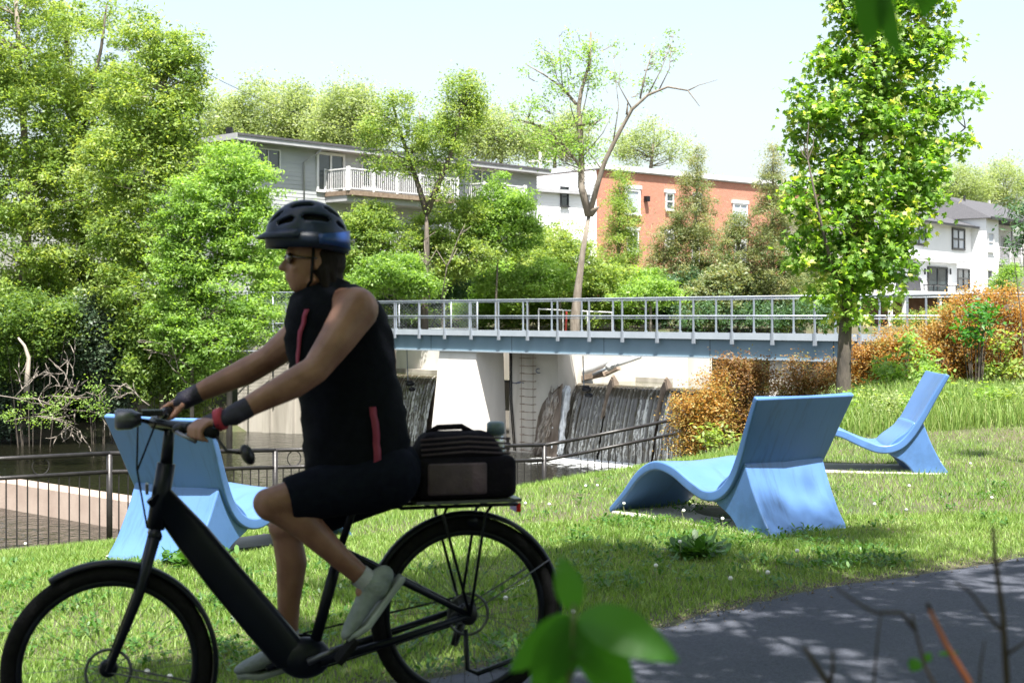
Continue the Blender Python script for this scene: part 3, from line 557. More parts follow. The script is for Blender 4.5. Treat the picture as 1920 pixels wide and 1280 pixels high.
br = empty('footbridge', tuple(BF.pt(6*SP, .8, 0)), 0, 'grey steel footbridge with pipe railings spanning above the weir', 'bridge')
def bpart(mb, name, m, parent=br, smooth=False, kind=None):
    O = parent.location; P = parent
    mb.v = [(v[0]-O.x, v[1]-O.y, v[2]-O.z) for v in mb.v]
    o = mb.build(name, m, P, smooth)
    if kind: o['kind'] = kind
    return o
TL, TR = -8*SP, 17.4*SP
for b0, nm in ((0, 'girder'), (1.45, 'girder')):
    mb = MB(); BF.box(mb, TL, TR, b0+.0, b0+.02, .26, .80); bpart(mb, nm, girderm)
    mb = MB(); BF.box(mb, TL, TR, b0-.10, b0+.14, .22, .262); bpart(mb, 'bottom_flange', flangem)
for i in range(12):
    t = TL+i*3*SP+.5; mb = MB(); BF.box(mb, t, t+.012, -.006, 0.002, .262, .80); bpart(mb, 'weld_seam', darkm)
mb = MB(); BF.box(mb, TL, TR, -.12, 1.60, .802, .83); bpart(mb, 'deck_plate', flangem)
mb = MB(); BF.box(mb, TL, TR, -.13, -.118, .80, 1.0); bpart(mb, 'kick_plate', mat('kick_plate_steel', (.33, .37, .41), (.38, .42, .46), scale=2, rough=.5))
mb = MB(); BF.box(mb, TL, TR, .02, 1.45, .30, .34); bpart(mb, 'underside', girderm)
for b0 in (0, 1.5):
    for z in (2.05, 1.49):
        mb = MB(); mb.tube([BF.pt(TL, b0-.17, z), BF.pt(TR, b0-.17, z)], .026, 8, True); bpart(mb, 'rail', steel, smooth=True)
        mb = MB(); mb.tube([BF.pt(TL, b0-.17, z-.075), BF.pt(TR, b0-.17, z-.075)], .014, 6, True) if b0 == 0 else None
        if b0 == 0: bpart(mb, 'lower_rail', steel, smooth=True)
O = BF.pt(0, -.17, 0)
def post_mesh(zb, w=.05):
    mb = MB(); e = BF.e; n = BF.n
    for (s0, s1) in ((-w/2, w/2),):
        a = [(e.x*s+n.x*q, e.y*s+n.y*q) for s, q in ((s0, -.018), (s1, -.018), (s1, .018), (s0, .018))]
        mb.hexa([(x, y, zb) for x, y in a]+[(x, y, 2.03) for x, y in a])
    # tapering foot bracket
    if zb < .9:
        a = [(e.x*s+n.x*q, e.y*s+n.y*q) for s, q in ((-.045, -.035), (.045, -.035), (.045, .05), (-.045, .05))]
        c = [(e.x*s+n.x*q, e.y*s+n.y*q) for s, q in ((-.03, -.022), (.03, -.022), (.03, .05), (-.03, .05))]
        mb.hexa([(x, y, .66) for x, y in a]+[(x, y, 1.02) for x, y in c])
    return mb.mesh('post')
pm1, pm2 = post_mesh(.70), post_mesh(.85, .045)
for k_ in range(-7, 18):
    for me, b0, sh in ((pm1, -.17, 0), (pm2, 1.33, -.35)):
        q = BF.pt(k_*SP+sh, b0, 0); o = link('post', me, steel, br); o.location = q-br.location
# pier below the bridge with battered sides
def pier(name, label, tl, tr, b0, b1, batter, bf, ztop, zbot, m, cat='pier'):
    mb = MB(); P = BF.pt
    mb.hexa([P(tl-batter, b0-bf, zbot), P(tr+batter*1.2, b0-bf, zbot), P(tr+batter*1.2, b1, zbot), P(tl-batter, b1, zbot),
             P(tl, b0, ztop), P(tr, b0, ztop), P(tr, b1, ztop), P(tl, b1, ztop)])
    O = P((tl+tr)/2, b0, zbot); mb.v = [(v[0]-O.x, v[1]-O.y, v[2]-O.z) for v in mb.v]
    o = mb.build(name, m); o.location = O; tag(o, label, cat); return o
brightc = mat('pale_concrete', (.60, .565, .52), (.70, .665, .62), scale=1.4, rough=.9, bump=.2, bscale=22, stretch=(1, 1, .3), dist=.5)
pier('bridge_pier', 'pale tapering concrete pier under the bridge between the two falls', BF.t(824, .0), BF.t(893, .0), .0, 1.3, .22, .5, .215, -5, brightc)
# wide wall block right of the pier
wb = pier('dam_wall', 'pale concrete wall block with iron ladder beside the brown stained fall', BF.t(955, 1.2), BF.t(1046, 1.2), 1.2, 9.5, .0, .0, .7, -5, conc, 'wall')
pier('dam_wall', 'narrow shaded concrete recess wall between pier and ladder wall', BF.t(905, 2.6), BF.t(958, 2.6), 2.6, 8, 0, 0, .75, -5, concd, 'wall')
pier('concrete_column', 'concrete column carrying the right end of the bridge behind the rust shrub', BF.t(1441, .0), BF.t(1500, .0), .05, 1.6, .03, .1, .215, -5, conc, 'column')
pier('dam_wall', 'upstream concrete wall above the right fall, half in shade', BF.t(1066, 5.5), BF.t(1262, 5.5), 5.5, 6.3, 0, 0, .72, -5, brightc, 'wall')
pier('dam_wall', 'upstream concrete wall above the left fall behind the rider', BF.t(690, 4.2), BF.t(832, 4.2), 4.2, 5, 0, 0, .72, -5, brightc, 'wall')
# ledges on those walls
for (a, b_, bb, lb) in ((1066, 1262, 5.5, 'thin concrete ledge at the waterline above the right fall'), (700, 832, 4.2, 'thin concrete ledge at the waterline above the left fall')):
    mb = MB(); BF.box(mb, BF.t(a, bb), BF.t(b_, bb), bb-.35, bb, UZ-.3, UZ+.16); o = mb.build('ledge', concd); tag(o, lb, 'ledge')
# left training wall with shadowed stains, receding to the left bank
LW = Fr((U(375, 0, 57.5).x, 57.5), (U(700, 0, 54.2).x-U(375, 0, 57.5).x, 54.2-57.5))
lw = empty('river_wall', LW.pt(6, 0, -3.4), 0, 'stained grey concrete river wall under the left end of the bridge', 'wall')
def put(mb, root, name, m, smooth=False):
    O = root.location; mb.v = [(v[0]-O.x, v[1]-O.y, v[2]-O.z) for v in mb.v]; return mb.build(name, m, root, smooth)
TW = LW.t(700)
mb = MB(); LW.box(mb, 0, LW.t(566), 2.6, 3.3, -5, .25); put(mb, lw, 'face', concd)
for i in range(1, 6):
    t = i*1.15+.2
    mb = MB(); P = LW.pt
    mb.hexa([P(t, 2.35, -5), P(t+.35, 2.35, -5), P(t+.35, 2.6, -5), P(t, 2.6, -5), P(t, 2.52, .25), P(t+.3, 2.52, .25), P(t+.3, 2.6, .25), P(t, 2.6, .25)]); put(mb, lw, 'buttress', concd)
# low sloping wall standing in the river at left
a = U(-330, 940, 42.5); b2 = U(300, 1004, 30.9); mb = MB()
d_ = Vector((b2.x-a.x, b2.y-a.y)).normalized(); nb_ = Vector((-d_.y, d_.x)); A = Vector((a.x, a.y)); B = Vector((b2.x, b2.y))
def q(p, o, z): r_ = p+nb_*o; return (r_.x, r_.y, z)
mb.hexa([q(A, 0, -5), q(B, 0, -5), q(B, 1.1, -5), q(A, 1.1, -5), q(A, .28, -2.72), q(B, .28, -2.72), q(B, .8, -2.68), q(A, .8, -2.68)])
tag(mb.build('river_divider', concp), 'low pinkish concrete wall standing in the water behind the fence at left', 'wall')

# falls: curved ribbed curtain
fallm = bpy.data.materials.new('falling_water'); fallm.use_nodes = True; N, L = ngrp(fallm); b = N['Principled BSDF']
at = N.new('ShaderNodeUVMap'); at.uv_map = 'uv'; mp = N.new('ShaderNodeMapping'); mp.inputs['Scale'].default_value = (5.2, .45, 1); L.new(at.outputs[0], mp.inputs[0])
n1 = N.new('ShaderNodeTexNoise'); n1.inputs['Scale'].default_value = 1.0; n1.inputs['Detail'].default_value = 3; L.new(mp.outputs[0], n1.inputs['Vector'])
mp2 = N.new('ShaderNodeMapping'); mp2.inputs['Scale'].default_value = (16, 4, 1); L.new(at.outputs[0], mp2.inputs[0])
n2 = N.new('ShaderNodeTexNoise'); n2.inputs['Scale'].default_value = 1.0; n2.inputs['Detail'].default_value = 5; n2.inputs['Roughness'].default_value = .7; L.new(mp2.outputs[0], n2.inputs['Vector'])
sx = N.new('ShaderNodeSeparateXYZ'); L.new(at.outputs[0], sx.inputs[0])
# white rises downwards: v runs 0 at crest to 1 at the foot (times height)
ma = N.new('ShaderNodeMath'); ma.operation = 'MULTIPLY_ADD'; ma.inputs[1].default_value = .05; L.new(sx.outputs['Y'], ma.inputs[0]); L.new(n1.outputs[0], ma.inputs[2])
mb_ = N.new('ShaderNodeMath'); mb_.operation = 'MULTIPLY_ADD'; mb_.inputs[1].default_value = .9; L.new(n2.outputs[0], mb_.inputs[0]); L.new(ma.outputs[0], mb_.inputs[2])
rp = N.new('ShaderNodeValToRGB'); rp.color_ramp.elements[0].position = .98; rp.color_ramp.elements[1].position = 1.16; 
sb = N.new('ShaderNodeMath'); sb.operation = 'SUBTRACT'; sb.inputs[1].default_value = .0; L.new(mb_.outputs[0], sb.inputs[0])
mrr = N.new('ShaderNodeMapRange'); mrr.inputs[1].default_value = 1.06; mrr.inputs[2].default_value = 1.2; L.new(sb.outputs[0], mrr.inputs[0])
ca = N.new('ShaderNodeAttribute'); ca.attribute_name = 'white'
mx0 = N.new('ShaderNodeMath'); mx0.operation = 'ADD'; mx0.use_clamp = True; L.new(mrr.outputs[0], mx0.inputs[0]); L.new(ca.outputs['Fac'], mx0.inputs[1])
mc = N.new('ShaderNodeMixRGB'); L.new(mx0.outputs[0], mc.inputs[0]); mc.inputs[1].default_value = (.075, .062, .042, 1); mc.inputs[2].default_value = (.66, .65, .60, 1)
L.new(mc.outputs[0], b.inputs['Base Color']); b.inputs['Roughness'].default_value = .16; b.inputs['Specular IOR Level'].default_value = .8
def fall(t0, t1, b0, label, rng):
    nx = int((t1-t0)/.035); nz = 26; me = bpy.data.meshes.new('waterfall'); V = []; UV = []; W = []
    ribs = np.arange(nx+1)*(t1-t0)/nx
    ph = np.interp(ribs, np.linspace(0, t1-t0, 14), rng.uniform(-1.0, 1.0, 14))
    for j in range(nz+1):
        v = j/nz; z = (UZ+.03)-(v**1.15)*(UZ-WZ+.1); bow = .75*(v**.55)+.1*v
        for i in range(nx+1):
            t = t0+ribs[i]; a = 2*math.pi*ribs[i]/.17+ph[i]*1.3
            amp = .035*min(1, v*6)*(1-.35*v); rr = math.sin(a)
            k_ = BF.pt(t, b0-bow-amp*rr+rng.normal(0, .006+.014*v), z)
            V.append(tuple(k_)); UV.append((t, v*2.5)); W.append(max(0, (rr-.5)*1.5*min(1, .25+v)*(.35+.65*(math.sin(ribs[i]*2.1+ph[i])**2)))*min(1, v*5))
    Fc = [(j*(nx+1)+i, j*(nx+1)+i+1, (j+1)*(nx+1)+i+1, (j+1)*(nx+1)+i) for j in range(nz) for i in range(nx)]
    me.from_pydata(V, [], Fc); me.update(); uv = me.uv_layers.new(name='uv'); idx = np.empty(len(me.loops), np.int32); me.loops.foreach_get('vertex_index', idx)
    uv.data.foreach_set('uv', np.array(UV)[idx].ravel()); at_ = me.attributes.new('white', 'FLOAT', 'POINT'); at_.data.foreach_set('value', np.array(W, np.float32))
    o = link('waterfall', me, fallm, None, True); o['kind'] = 'structure'; return o
rg = np.random.default_rng(5)
tfa, tfb = BF.t(690, 2.2), BF.t(826, 2.2)
fall(tfa, tfb, 2.2, '', rg)
divs = [BF.t(1070, 1.8), BF.t(1152, 2.2), BF.t(1252, 2.2), BF.t(1370, 2.2), BF.t(1520, 2.2)]
fall(BF.t(1070, 1.8), divs[1], 2.2, '', rg); fall(divs[1]+.08, divs[2]-.02, 2.2, '', rg); fall(divs[2]+.1, divs[3], 2.2, '', rg); fall(divs[3]+.1, divs[4], 2.2, '', rg)
# sill behind the falls
for a, c, lb in ((tfa-.5, tfb+.5, 'dark weir sill behind the left fall'), (divs[0]-.2, divs[4]+1, 'dark weir sill behind the right falls')):
    mb = MB(); BF.box(mb, a, c, 2.15, 2.6, -5, UZ-.02); BF.box(mb, a+.01, c-.01, 1.9, 2.14, -5, UZ-.35); o = mb.build('weir_sill', rustm); tag(o, lb, 'weir')
# fins that split the fall
for i, (t, lb) in enumerate(zip(divs[1:4], ('pointed steel fin splitting the right fall, nearest the ladder wall', 'pointed steel fin at the middle of the right fall', 'pointed steel fin behind the orange shrub'))):
    mb = MB(); P = BF.pt; z0 = UZ
    prof = [(2.35, z0-.4), (1.5, z0-1.1), (1.85, z0+.02), (2.1, z0+.38), (2.35, z0+.1)]
    mb.add([P(t, b_, z) for b_, z in prof]+[P(t+.07, b_, z) for b_, z in prof], [(0, 1, 2, 3, 4), (9, 8, 7, 6, 5)]+[(k_, (k_+1) % 5, (k_+1) % 5+5, k_+5) for k_ in range(5)])
    o = mb.build('flow_divider', rustm); tag(o, lb, 'fin')
# free falling white jet beside the ladder wall and the brown stain splash
mb = MB(); rg2 = np.random.default_rng(3)
jet = mat('white_water', (.55, .57, .58), (.85, .87, .88), scale=6, rough=.3, bump=.5, bscale=14)
brownm = mat('brown_spray_stain', (.07, .05, .035), (.19, .15, .12), scale=3, rough=.85, bump=.4, bscale=14, stretch=(2, 2, .4))
def strands(t0, t1, n, m, name, bow, r, drift, zb=WZ, b0=2.0):
    mb = MB()
    for i in range(n):
        t = rg2.uniform(t0, t1); s = rg2.uniform(.0, .25); e_ = rg2.uniform(.75, 1.02); pts = []; ww = rg2.uniform(.5, 1.3)*r
        for j in range(8):
            v = s+(e_-s)*j/7; z = UZ-v*(UZ-zb); pts.append(BF.pt(t+drift*(v**1.6)*rg2.uniform(.6, 1.3)+rg2.normal(0, .035), b0-bow*v**.6+rg2.normal(0, .05), z))
        mb.tube(pts, [ww*.5]+[ww*rg2.uniform(.6, 1.4) for _ in range(6)]+[ww*.4], 5, True)
    return mb.build(name, m, None, True)
o = strands(BF.t(1046, 1.4), BF.t(1066, 1.4), 60, jet, 'white_jet', .55, .05, 0, b0=1.55); o['kind'] = 'structure'; o.name = 'waterfall_jet'
# fans of brown wet staining and spray in front of the wall
def fan():
    mb = MB(); P = BF.pt; n1_, n2_ = 14, 14
    t1_ = BF.t(1048, 1.1)+.12; V = []
    for j in range(n2_+1):
        v = j/n2_; w0 = 1.35*math.sqrt(max(0, 1-(1-v)**2.4))+.06
        for i in range(n1_+1):
            s = i/n1_; V.append(tuple(P(t1_-w0*(1-s)*1.0+.0, 1.16-.3*s*v-.12*math.sin(s*math.pi)+rg2.normal(0, .02), (UZ+.06)-v*(UZ-WZ+.1)-(1-s)*.55*(1-v)*.4)))
    mb.add(V, [(j*(n1_+1)+i, j*(n1_+1)+i+1, (j+1)*(n1_+1)+i+1, (j+1)*(n1_+1)+i) for j in range(n2_) for i in range(n1_)])
    return mb
o = strands(BF.t(1036, 1.15), BF.t(1050, 1.15), 70, mat('spray_water', (.16, .125, .095), (.40, .36, .32), scale=5, rough=.4), 'spray', .22, .022, -.75, b0=1.1); o['kind'] = 'structure'; o.name = 'waterfall_spray'
o = fan().build('spill_fan', brownm, None, True); o.data.materials[0] = brownm; tag(o, 'brown wet fan of spilling water on the wall beside the white jet', 'spill')
# hydraulic gate arm
hm = mat('arm_grey', (.40, .41, .41), (.48, .49, .49), scale=3, rough=.5)
P = BF.pt
ar = empty('gate_arm', P(BF.t(1100, 3), 3, UZ), 0, 'light grey hydraulic gate arm above the right fall under the bridge', 'machine')
def bp(px, py, b): return BF.pt(BF.t(px, b), b, BF.z(px, py, b))
mb = MB(); mb.tube([bp(1066, 690, 2.6), bp(1090, 700, 2.6), bp(1118, 690, 2.6), bp(1135, 676, 2.6)], [.16, .26, .2, .12], 8); put(mb, ar, 'counterweight', hm, True)
mb = MB(); mb.tube([bp(1112, 702, 2.3), bp(1145, 687, 2.3)], .05, 10); put(mb, ar, 'piston_rod', steel, True)
mb = MB(); mb.tube([bp(1140, 689, 2.3), bp(1146, 686, 2.3), bp(1147, 686, 2.3), bp(1200, 668, 2.3)], [.13, .13, .085, .085], 12); put(mb, ar, 'cylinder', hm, True)
mb = MB(); mb.beam(bp(1062, 716, 2.5), bp(1135, 700, 2.5), .3, .16); mb.beam(bp(1130, 704, 2.6), bp(1160, 690, 2.6), .2, .1); put(mb, ar, 'rocker', rustm)
# sensor devices on rods over the falls, no light source
for px, y0, y1, b_, lb in ((1095, 675, 726, .6, 'black lamp on a hanging rod before the right fall'), (765, 664, 716, .6, 'black lamp on a hanging rod before the left fall')):
    r_ = empty('hanging_sensor', bp(px, y1, b_), 0, lb, 'device'); mb = MB(); mb.tube([bp(px-2, y0-8, b_), bp(px, y1, b_)], .022, 6); put(mb, r_, 'rod', steel)
    c = bp(px+3, y1+2, b_); mb = MB(); mb.ell(c+Vector((.03, -.1, -.02)), (.17, .12, .1)); mb.ell(c+Vector((.1, -.1, -.22)), (.14, .12, .09)); mb.box(c.x-.18, c.y-.08, c.z+.06, c.x+.12, c.y, c.z+.1); put(mb, r_, 'sensor_head', darkm, True)
# ladder of staple rungs on the wall
ld = empty('wall_ladder', P(BF.t(990, 1.2), 1.2, WZ), 0, 'thin iron caged ladder fixed to the pale dam wall', 'ladder'); t0 = BF.t(979, 1.1); t1 = BF.t(1001, 1.1)
for i in range(15):
    z = .55-i*.27
    mb = MB(); mb.tube([P(t0, 1.2, z), P(t0, .98, z), P(t1, .98, z), P(t1, 1.2, z)], .014, 5); put(mb, ld, 'rung', rustm)
for t in (t0, t1):
    mb = MB(); mb.tube([P(t, 1.06, .6), P(t, 1.06, -3.4)], .010, 5); put(mb, ld, 'side_rail', rustm)
# conduits and the spray painted scrawl
mb = MB()
for k_ in (955.5, 958.5): mb.tube([P(BF.t(k_, 1.17), 1.17, .6), P(BF.t(k_, 1.17)+.02, 1.17, -1.5), P(BF.t(k_, 1.17)+.25, 1.15, -3.3)], .022, 6)
tag(mb.build('conduit', darkm, None, True), 'dark conduit pipes running down the left edge of the ladder wall', 'pipe')
blue = mat('spray_paint', (.06, .07, .10), (.10, .13, .24), scale=8, rough=.7)
mb = MB()
for k_, (cx, cy, rx, ry, b_, a0_, a1_) in enumerate(((935, 680, 4, 8, 2.58, 0, 5.5), (933, 697, 4, 8, 2.58, 1, 6.5), (937, 712, 5, 6, 2.58, 2.5, 7), (948, 712, 6, 3, 2.58, 0, 4), (968, 715, 10, 3, 1.19, .2, 3.0), (975, 719, 7, 3, 1.19, 3, 6), (1010, 695, 5, 4, 1.19, 1, 5))):
    pts = [bp(cx+rx*math.cos(a), cy+ry*math.sin(a), b_) for a in np.linspace(a0_, a1_, 14)]; mb.tube(pts, .016, 4)
tag(mb.build('graffiti', blue), 'small dark scrawl sprayed on the concrete left of the ladder', 'graffiti')
# pale slats imitating the striped grating shadow on the recess wall
mb = MB()
for i in range(24): z = .35-i*.085; BF.box(mb, BF.t(913, 2.5), BF.t(940, 2.5), 2.5, 2.56, z, z+.04)
o = mb.build('shadow_stripe_slats', mat('lit_stripe', (.55, .52, .48), (.62, .6, .55), scale=4, rough=.8)); tag(o, 'pale slats imitating shadow grate in the recess right of the bridge pier', 'stripes')

# ------------------------------------------------------------------ park fence
fm = mat('fence_paint', (.02, .018, .018), (.035, .032, .031), scale=12, rough=.4, metal=.3, bump=.1)
FP = [(-13.5, 9.97), (-10.0, 12.57), (-6.38, 15.24), (-4.67, 16.5), (-2.96, 17.77), (-1.25, 19.04), (.46, 20.3), (.95, 20.65)]
FT = [.02, -.01, -.09, -.107, -.19, -.27, -.355, -.30]
fe = empty('riverside_fence', (-4.67, 16.5, -1.2), 0, 'dark brown pipe fence with thin balusters along the river bank', 'fence'); Of = fe.location
balm = MB().tube([(0, 0, -1.0), (0, 0, 0)], .0085, 6).mesh('baluster'); balm.materials.append(fm)
ringm = MB().torus((0, 0, 0), .095, .007, 'y', 20, 5).mesh('ring'); ringm.materials.append(fm)
def fv(x, y, z): return Vector((x, y, z))-Of
for i in range(len(FP)-1):
    (x0, y0), (x1, y1) = FP[i], FP[i+1]; z0, z1 = FT[i], FT[i+1]; Ls = math.hypot(x1-x0, y1-y0)
    for dz, r_ in ((0, .026), (-.215, .024)):
        mb = MB(); mb.tube([fv(x0, y0, z0+dz), fv(x1, y1, z1+dz)], r_, 10); mb.build('rail', fm, fe, True)
    if i < 6:
        n = int(Ls/.112)
        for k_ in range(1, n):
            s = k_/n; o = link('baluster', balm, fm, fe); o.location = fv(x0+(x1-x0)*s, y0+(y1-y0)*s, z0+(z1-z0)*s-.22)
        nr = 4 if Ls < 3 else 6
        for k_ in range(nr):
            s = (k_+.5)/nr; 
            if k_ % 2: continue
            o = link('ring', ringm, fm, fe); o.location = fv(x0+(x1-x0)*s, y0+(y1-y0)*s, z0+(z1-z0)*s-.108); o.rotation_euler = (0, 0, math.atan2(y1-y0, x1-x0))
for i in range(len(FP)-1):
    x, y = FP[i]; mb = MB(); mb.tube([fv(x, y, FT[i]-1.25), fv(x, y, FT[i]-.01)], .034, 10); mb.build('post', fm, fe, True)
# rising section towards the shrubs
XA = [(.95, 20.65, -.30), (2.62, 21.6, -.055), (3.6, 22.3, .05)]
for i in range(2):
    for dz, r_ in ((0, .026), (-.215, .024)):
        mb = MB(); mb.tube([fv(XA[i][0], XA[i][1], XA[i][2]+dz), fv(XA[i+1][0], XA[i+1][1], XA[i+1][2]+dz)], r_, 10); mb.build('rail', fm, fe, True)
    for k_ in range(0, 16):
        s = (k_+.5)/16; o = link('baluster', balm, fm, fe); o.location = fv(*[XA[i][j]+(XA[i+1][j]-XA[i][j])*s for j in range(3)])+Vector((0, 0, -.22))
mb = MB(); mb.tube([fv(2.62, 21.6, -1.3), fv(2.62, 21.6, -.06)], .034, 10); mb.build('post', fm, fe, True)

# ------------------------------------------------------------------ houses
glass = mat('window_glass', (.02, .03, .035), (.05, .065, .07), scale=.8, rough=.06, spec=.9)
curt = mat('window_curtained', (.35, .40, .48), (.46, .5, .56), scale=1.4, rough=.15, spec=.7)
white = mat('white_paint', (.66, .66, .66), (.60, .60, .60), scale=3, rough=.5)
black = mat('black_frame', (.018, .018, .02), (.03, .03, .03), scale=3, rough=.4)
roofm = mat('shingles', (.055, .055, .062), (.085, .083, .09), scale=14, rough=.95, bump=.5, bscale=60)
greysid = mat('grey_siding', (.34, .355, .37), (.40, .41, .42), scale=.6, rough=.6, stretch=(1, 1, 3))
whitesid = mat('white_siding', (.72, .73, .74), (.78, .78, .79), scale=.6, rough=.6)
brown = mat('weathered_wood', (.16, .11, .075), (.25, .19, .14), scale=6, rough=.85, bump=.3)
trimg = mat('grey_fascia', (.30, .30, .31), (.38, .38, .39), scale=2, rough=.6)
brick = bpy.data.materials.new('red_brick'); brick.use_nodes = True; N, L = ngrp(brick); b = N['Principled BSDF']; b.inputs['Roughness'].default_value = .9
tc = N.new('ShaderNodeUVMap'); bt = N.new('ShaderNodeTexBrick'); bt.inputs['Scale'].default_value = 1; bt.inputs['Color1'].default_value = (.34, .115, .065, 1); bt.inputs['Color2'].default_value = (.42, .155, .09, 1); bt.inputs['Mortar'].default_value = (.40, .27, .21, 1)
bt.inputs['Brick Width'].default_value = .23; bt.inputs['Row Height'].default_value = .078; bt.inputs['Mortar Size'].default_value = .010; L.new(tc.outputs[0], bt.inputs['Vector']); L.new(bt.outputs['Color'], b.inputs['Base Color'])
def wall_uv(me, fr, O):
    uv = me.uv_layers.new(name='UVMap')
    for l in me.loops:
        v = me.vertices[l.vertex_index].co; p = Vector((v.x+O.x, v.y+O.y)); t = (p-fr.O).dot(fr.e)+(p-fr.O).dot(fr.n); uv.data[l.index].uv = (t, v.z+O.z)
def siding(root, fr, t0, t1, z0, z1, b0, m, step=.2, side=None):
    mb = MB(); P = fr.pt; z = z0
    while z < z1-.02:
        zz = min(z+step, z1)
        if side is None: mb.hexa([P(t0, b0-.018, z), P(t1, b0-.018, z), P(t1, b0, z), P(t0, b0, z), P(t0, b0-.004, zz), P(t1, b0-.004, zz), P(t1, b0, zz), P(t0, b0, zz)])
        else:   # boards on an end wall at t=side running back
            s = side; mb.hexa([P(s-.035, t0, z), P(s, t0, z), P(s, t1, z), P(s-.035, t1, z), P(s-.012, t0, zz), P(s, t0, zz), P(s, t1, zz), P(s-.012, t1, zz)])
        z = zz
    o = put(mb, root, 'siding', m); o['kind'] = 'stuff'; return o
def window(root, fr, t0, t1, z0, z1, b0, fm_, name='window', vm=1, hm_=0, fw=.07, pane=None, sill=True):
    t0, t1 = min(t0, t1), max(t0, t1); mb = MB(); bo = b0-.10
    fr.box(mb, t0, t0+fw, bo, b0, z0, z1); fr.box(mb, t1-fw, t1, bo, b0, z0, z1); fr.box(mb, t0+fw, t1-fw, bo, b0, z1-fw, z1); fr.box(mb, t0+fw, t1-fw, bo, b0, z0, z0+fw)
    for i in range(vm): c = t0+(t1-t0)*(i+1)/(vm+1); fr.box(mb, c-fw*.4, c+fw*.4, bo+.01, b0-.04, z0+fw, z1-fw)
    for i in range(hm_): c = z0+(z1-z0)*(i+1)/(hm_+1); fr.box(mb, t0+fw, t1-fw, bo+.012, b0-.04, c-fw*.4, c+fw*.4)
    o = put(mb, root, name, fm_)
    mb = MB(); fr.box(mb, t0+fw, t1-fw, b0-.035, b0-.03, z0+fw, z1-fw); O = root.location; mb.v = [(v[0]-O.x, v[1]-O.y, v[2]-O.z) for v in mb.v]; mb.build('pane', pane or glass, o)
    if sill:
        mb = MB(); fr.box(mb, t0-.06, t1+.06, b0-.16, b0-.101, z0-.07, z0-.002); mb.v = [(v[0]-O.x, v[1]-O.y, v[2]-O.z) for v in mb.v]; mb.build('sill', fm_, o)
    return o
def railing(root, fr, pts, z, hgt=1.05, m=None, sp=.13, name='balcony_railing'):
    """pts: list of (t,b) corners"""
    rr = MB()
    for (a, c) in zip(pts[:-1], pts[1:]):
        A = fr.pt(a[0], a[1], z); B = fr.pt(c[0], c[1], z)
        rr.beam(A+Vector((0, 0, hgt)), B+Vector((0, 0, hgt)), .07, .06); rr.beam(A+Vector((0, 0, .1)), B+Vector((0, 0, .1)), .05, .05)
    o = put(rr, root, name, m or white)
    bal = MB().box(-.011, -.011, .1, .011, .011, hgt-.03).mesh('baluster'); pst = MB().box(-.05, -.05, 0, .05, .05, hgt+.1).mesh('post')
    for (a, c) in zip(pts[:-1], pts[1:]):
        A = fr.pt(a[0], a[1], z)-root.location; B = fr.pt(c[0], c[1], z)-root.location; n = max(1, int((B-A).length/sp))
        for k_ in range(n+1):
            me = pst if k_ in (0, n) or k_ % 12 == 0 else bal
            q_ = link('baluster' if me is bal else 'post', me, m or white, o); q_.location = A.lerp(B, k_/n)
    return o

# grey two storey block
HA = Fr((-12.5, 66), (13.8, 15.2)); Ra = HA.pt(10, 4, 2); LA = 20.7
ha = empty('apartment_house', Ra, 0, 'long grey siding house with low dark roof and white balconies', 'house')
mb = MB(); HA.box(mb, 0, LA, .0, 9, -1, 9.55); o = put(mb, ha, 'wall', greysid)
siding(ha, HA, 0, LA, 4.2, 9.55, 0, greysid)
for (z0, z1, b0, b1, m, nm) in ((9.75, 9.86, -.78, 4.6, roofm, 'roof'), (9.552, 9.748, -.74, -.66, trimg, 'fascia'), (9.552, 9.60, -.658, -.0, trimg, 'soffit')):
    mb = MB(); HA.box(mb, -.9, LA+.4, b0, b1, z0, z1); put(mb, ha, nm, m)
mb = MB(); P = HA.pt; mb.hexa([P(-.9, 4.61, 9.75), P(LA+.4, 4.61, 9.75), P(LA+.4, 9.6, 9.1), P(-.9, 9.6, 9.1), P(-.9, 4.61, 9.86), P(LA+.4, 4.61, 9.86), P(LA+.4, 9.6, 9.21), P(-.9, 9.6, 9.21)]); put(mb, ha, 'roof', roofm)
mb = MB(); mb.beam(P(-.92, -.8, 9.70), P(-.92, 4.6, 9.70), .06, .28); put(mb, ha, 'barge_board', trimg)
mb = MB(); c = P(-.3, .6, 9.86); mb.box(c.x-.15, c.y-.15, c.z, c.x+.15, c.y+.15, c.z+.4); put(mb, ha, 'roof_vent', darkm)
z = HA.z
def hw(p0, p1, y0, y1, **k): return window(ha, HA, HA.t(p0), HA.t(p1), z((p0+p1)/2, y1), z((p0+p1)/2, y0), 0, white, **k)
hw(478, 524, 279, 320, fw=.06); hw(592, 645, 287, 362, name='sliding_door', fw=.13, sill=False); hw(676, 709, 303, 352, fw=.08, vm=1); hw(880, 923, 317, 382, name='sliding_door', fw=.1, sill=False); hw(818, 822, 315, 372, vm=0, fw=.05, sill=False)
hw(700, 740, 425, 470); hw(880, 925, 430, 500, name='sliding_door', sill=False)
mb = MB(); t_ = HA.t(568); mb.tube([P(HA.t(585), -.66, 9.5), P(HA.t(583), -.5, 9.35), P(t_, -.1, 8.9), P(t_, -.08, 6.9)], .045, 8); put(mb, ha, 'downspout', trimg, True)
BZ = 7.55
def balc(p0, p1, zz, dep, nm='balcony_slab'):
    t0, t1 = HA.t(p0), HA.t(p1)
    mb = MB(); HA.box(mb, t0, t1, -dep, -.04, zz-.22, zz); s_ = put(mb, ha, nm, brown)
    mb = MB(); HA.box(mb, t0+.05, t1-.05, -dep+.3, -.05, zz-.5, zz-.225); put(mb, ha, 'joists', trimg)
    railing(ha, HA, [(t0, -.06), (t0, -dep+.05), (t1, -dep+.05), (t1, -.06)], zz)
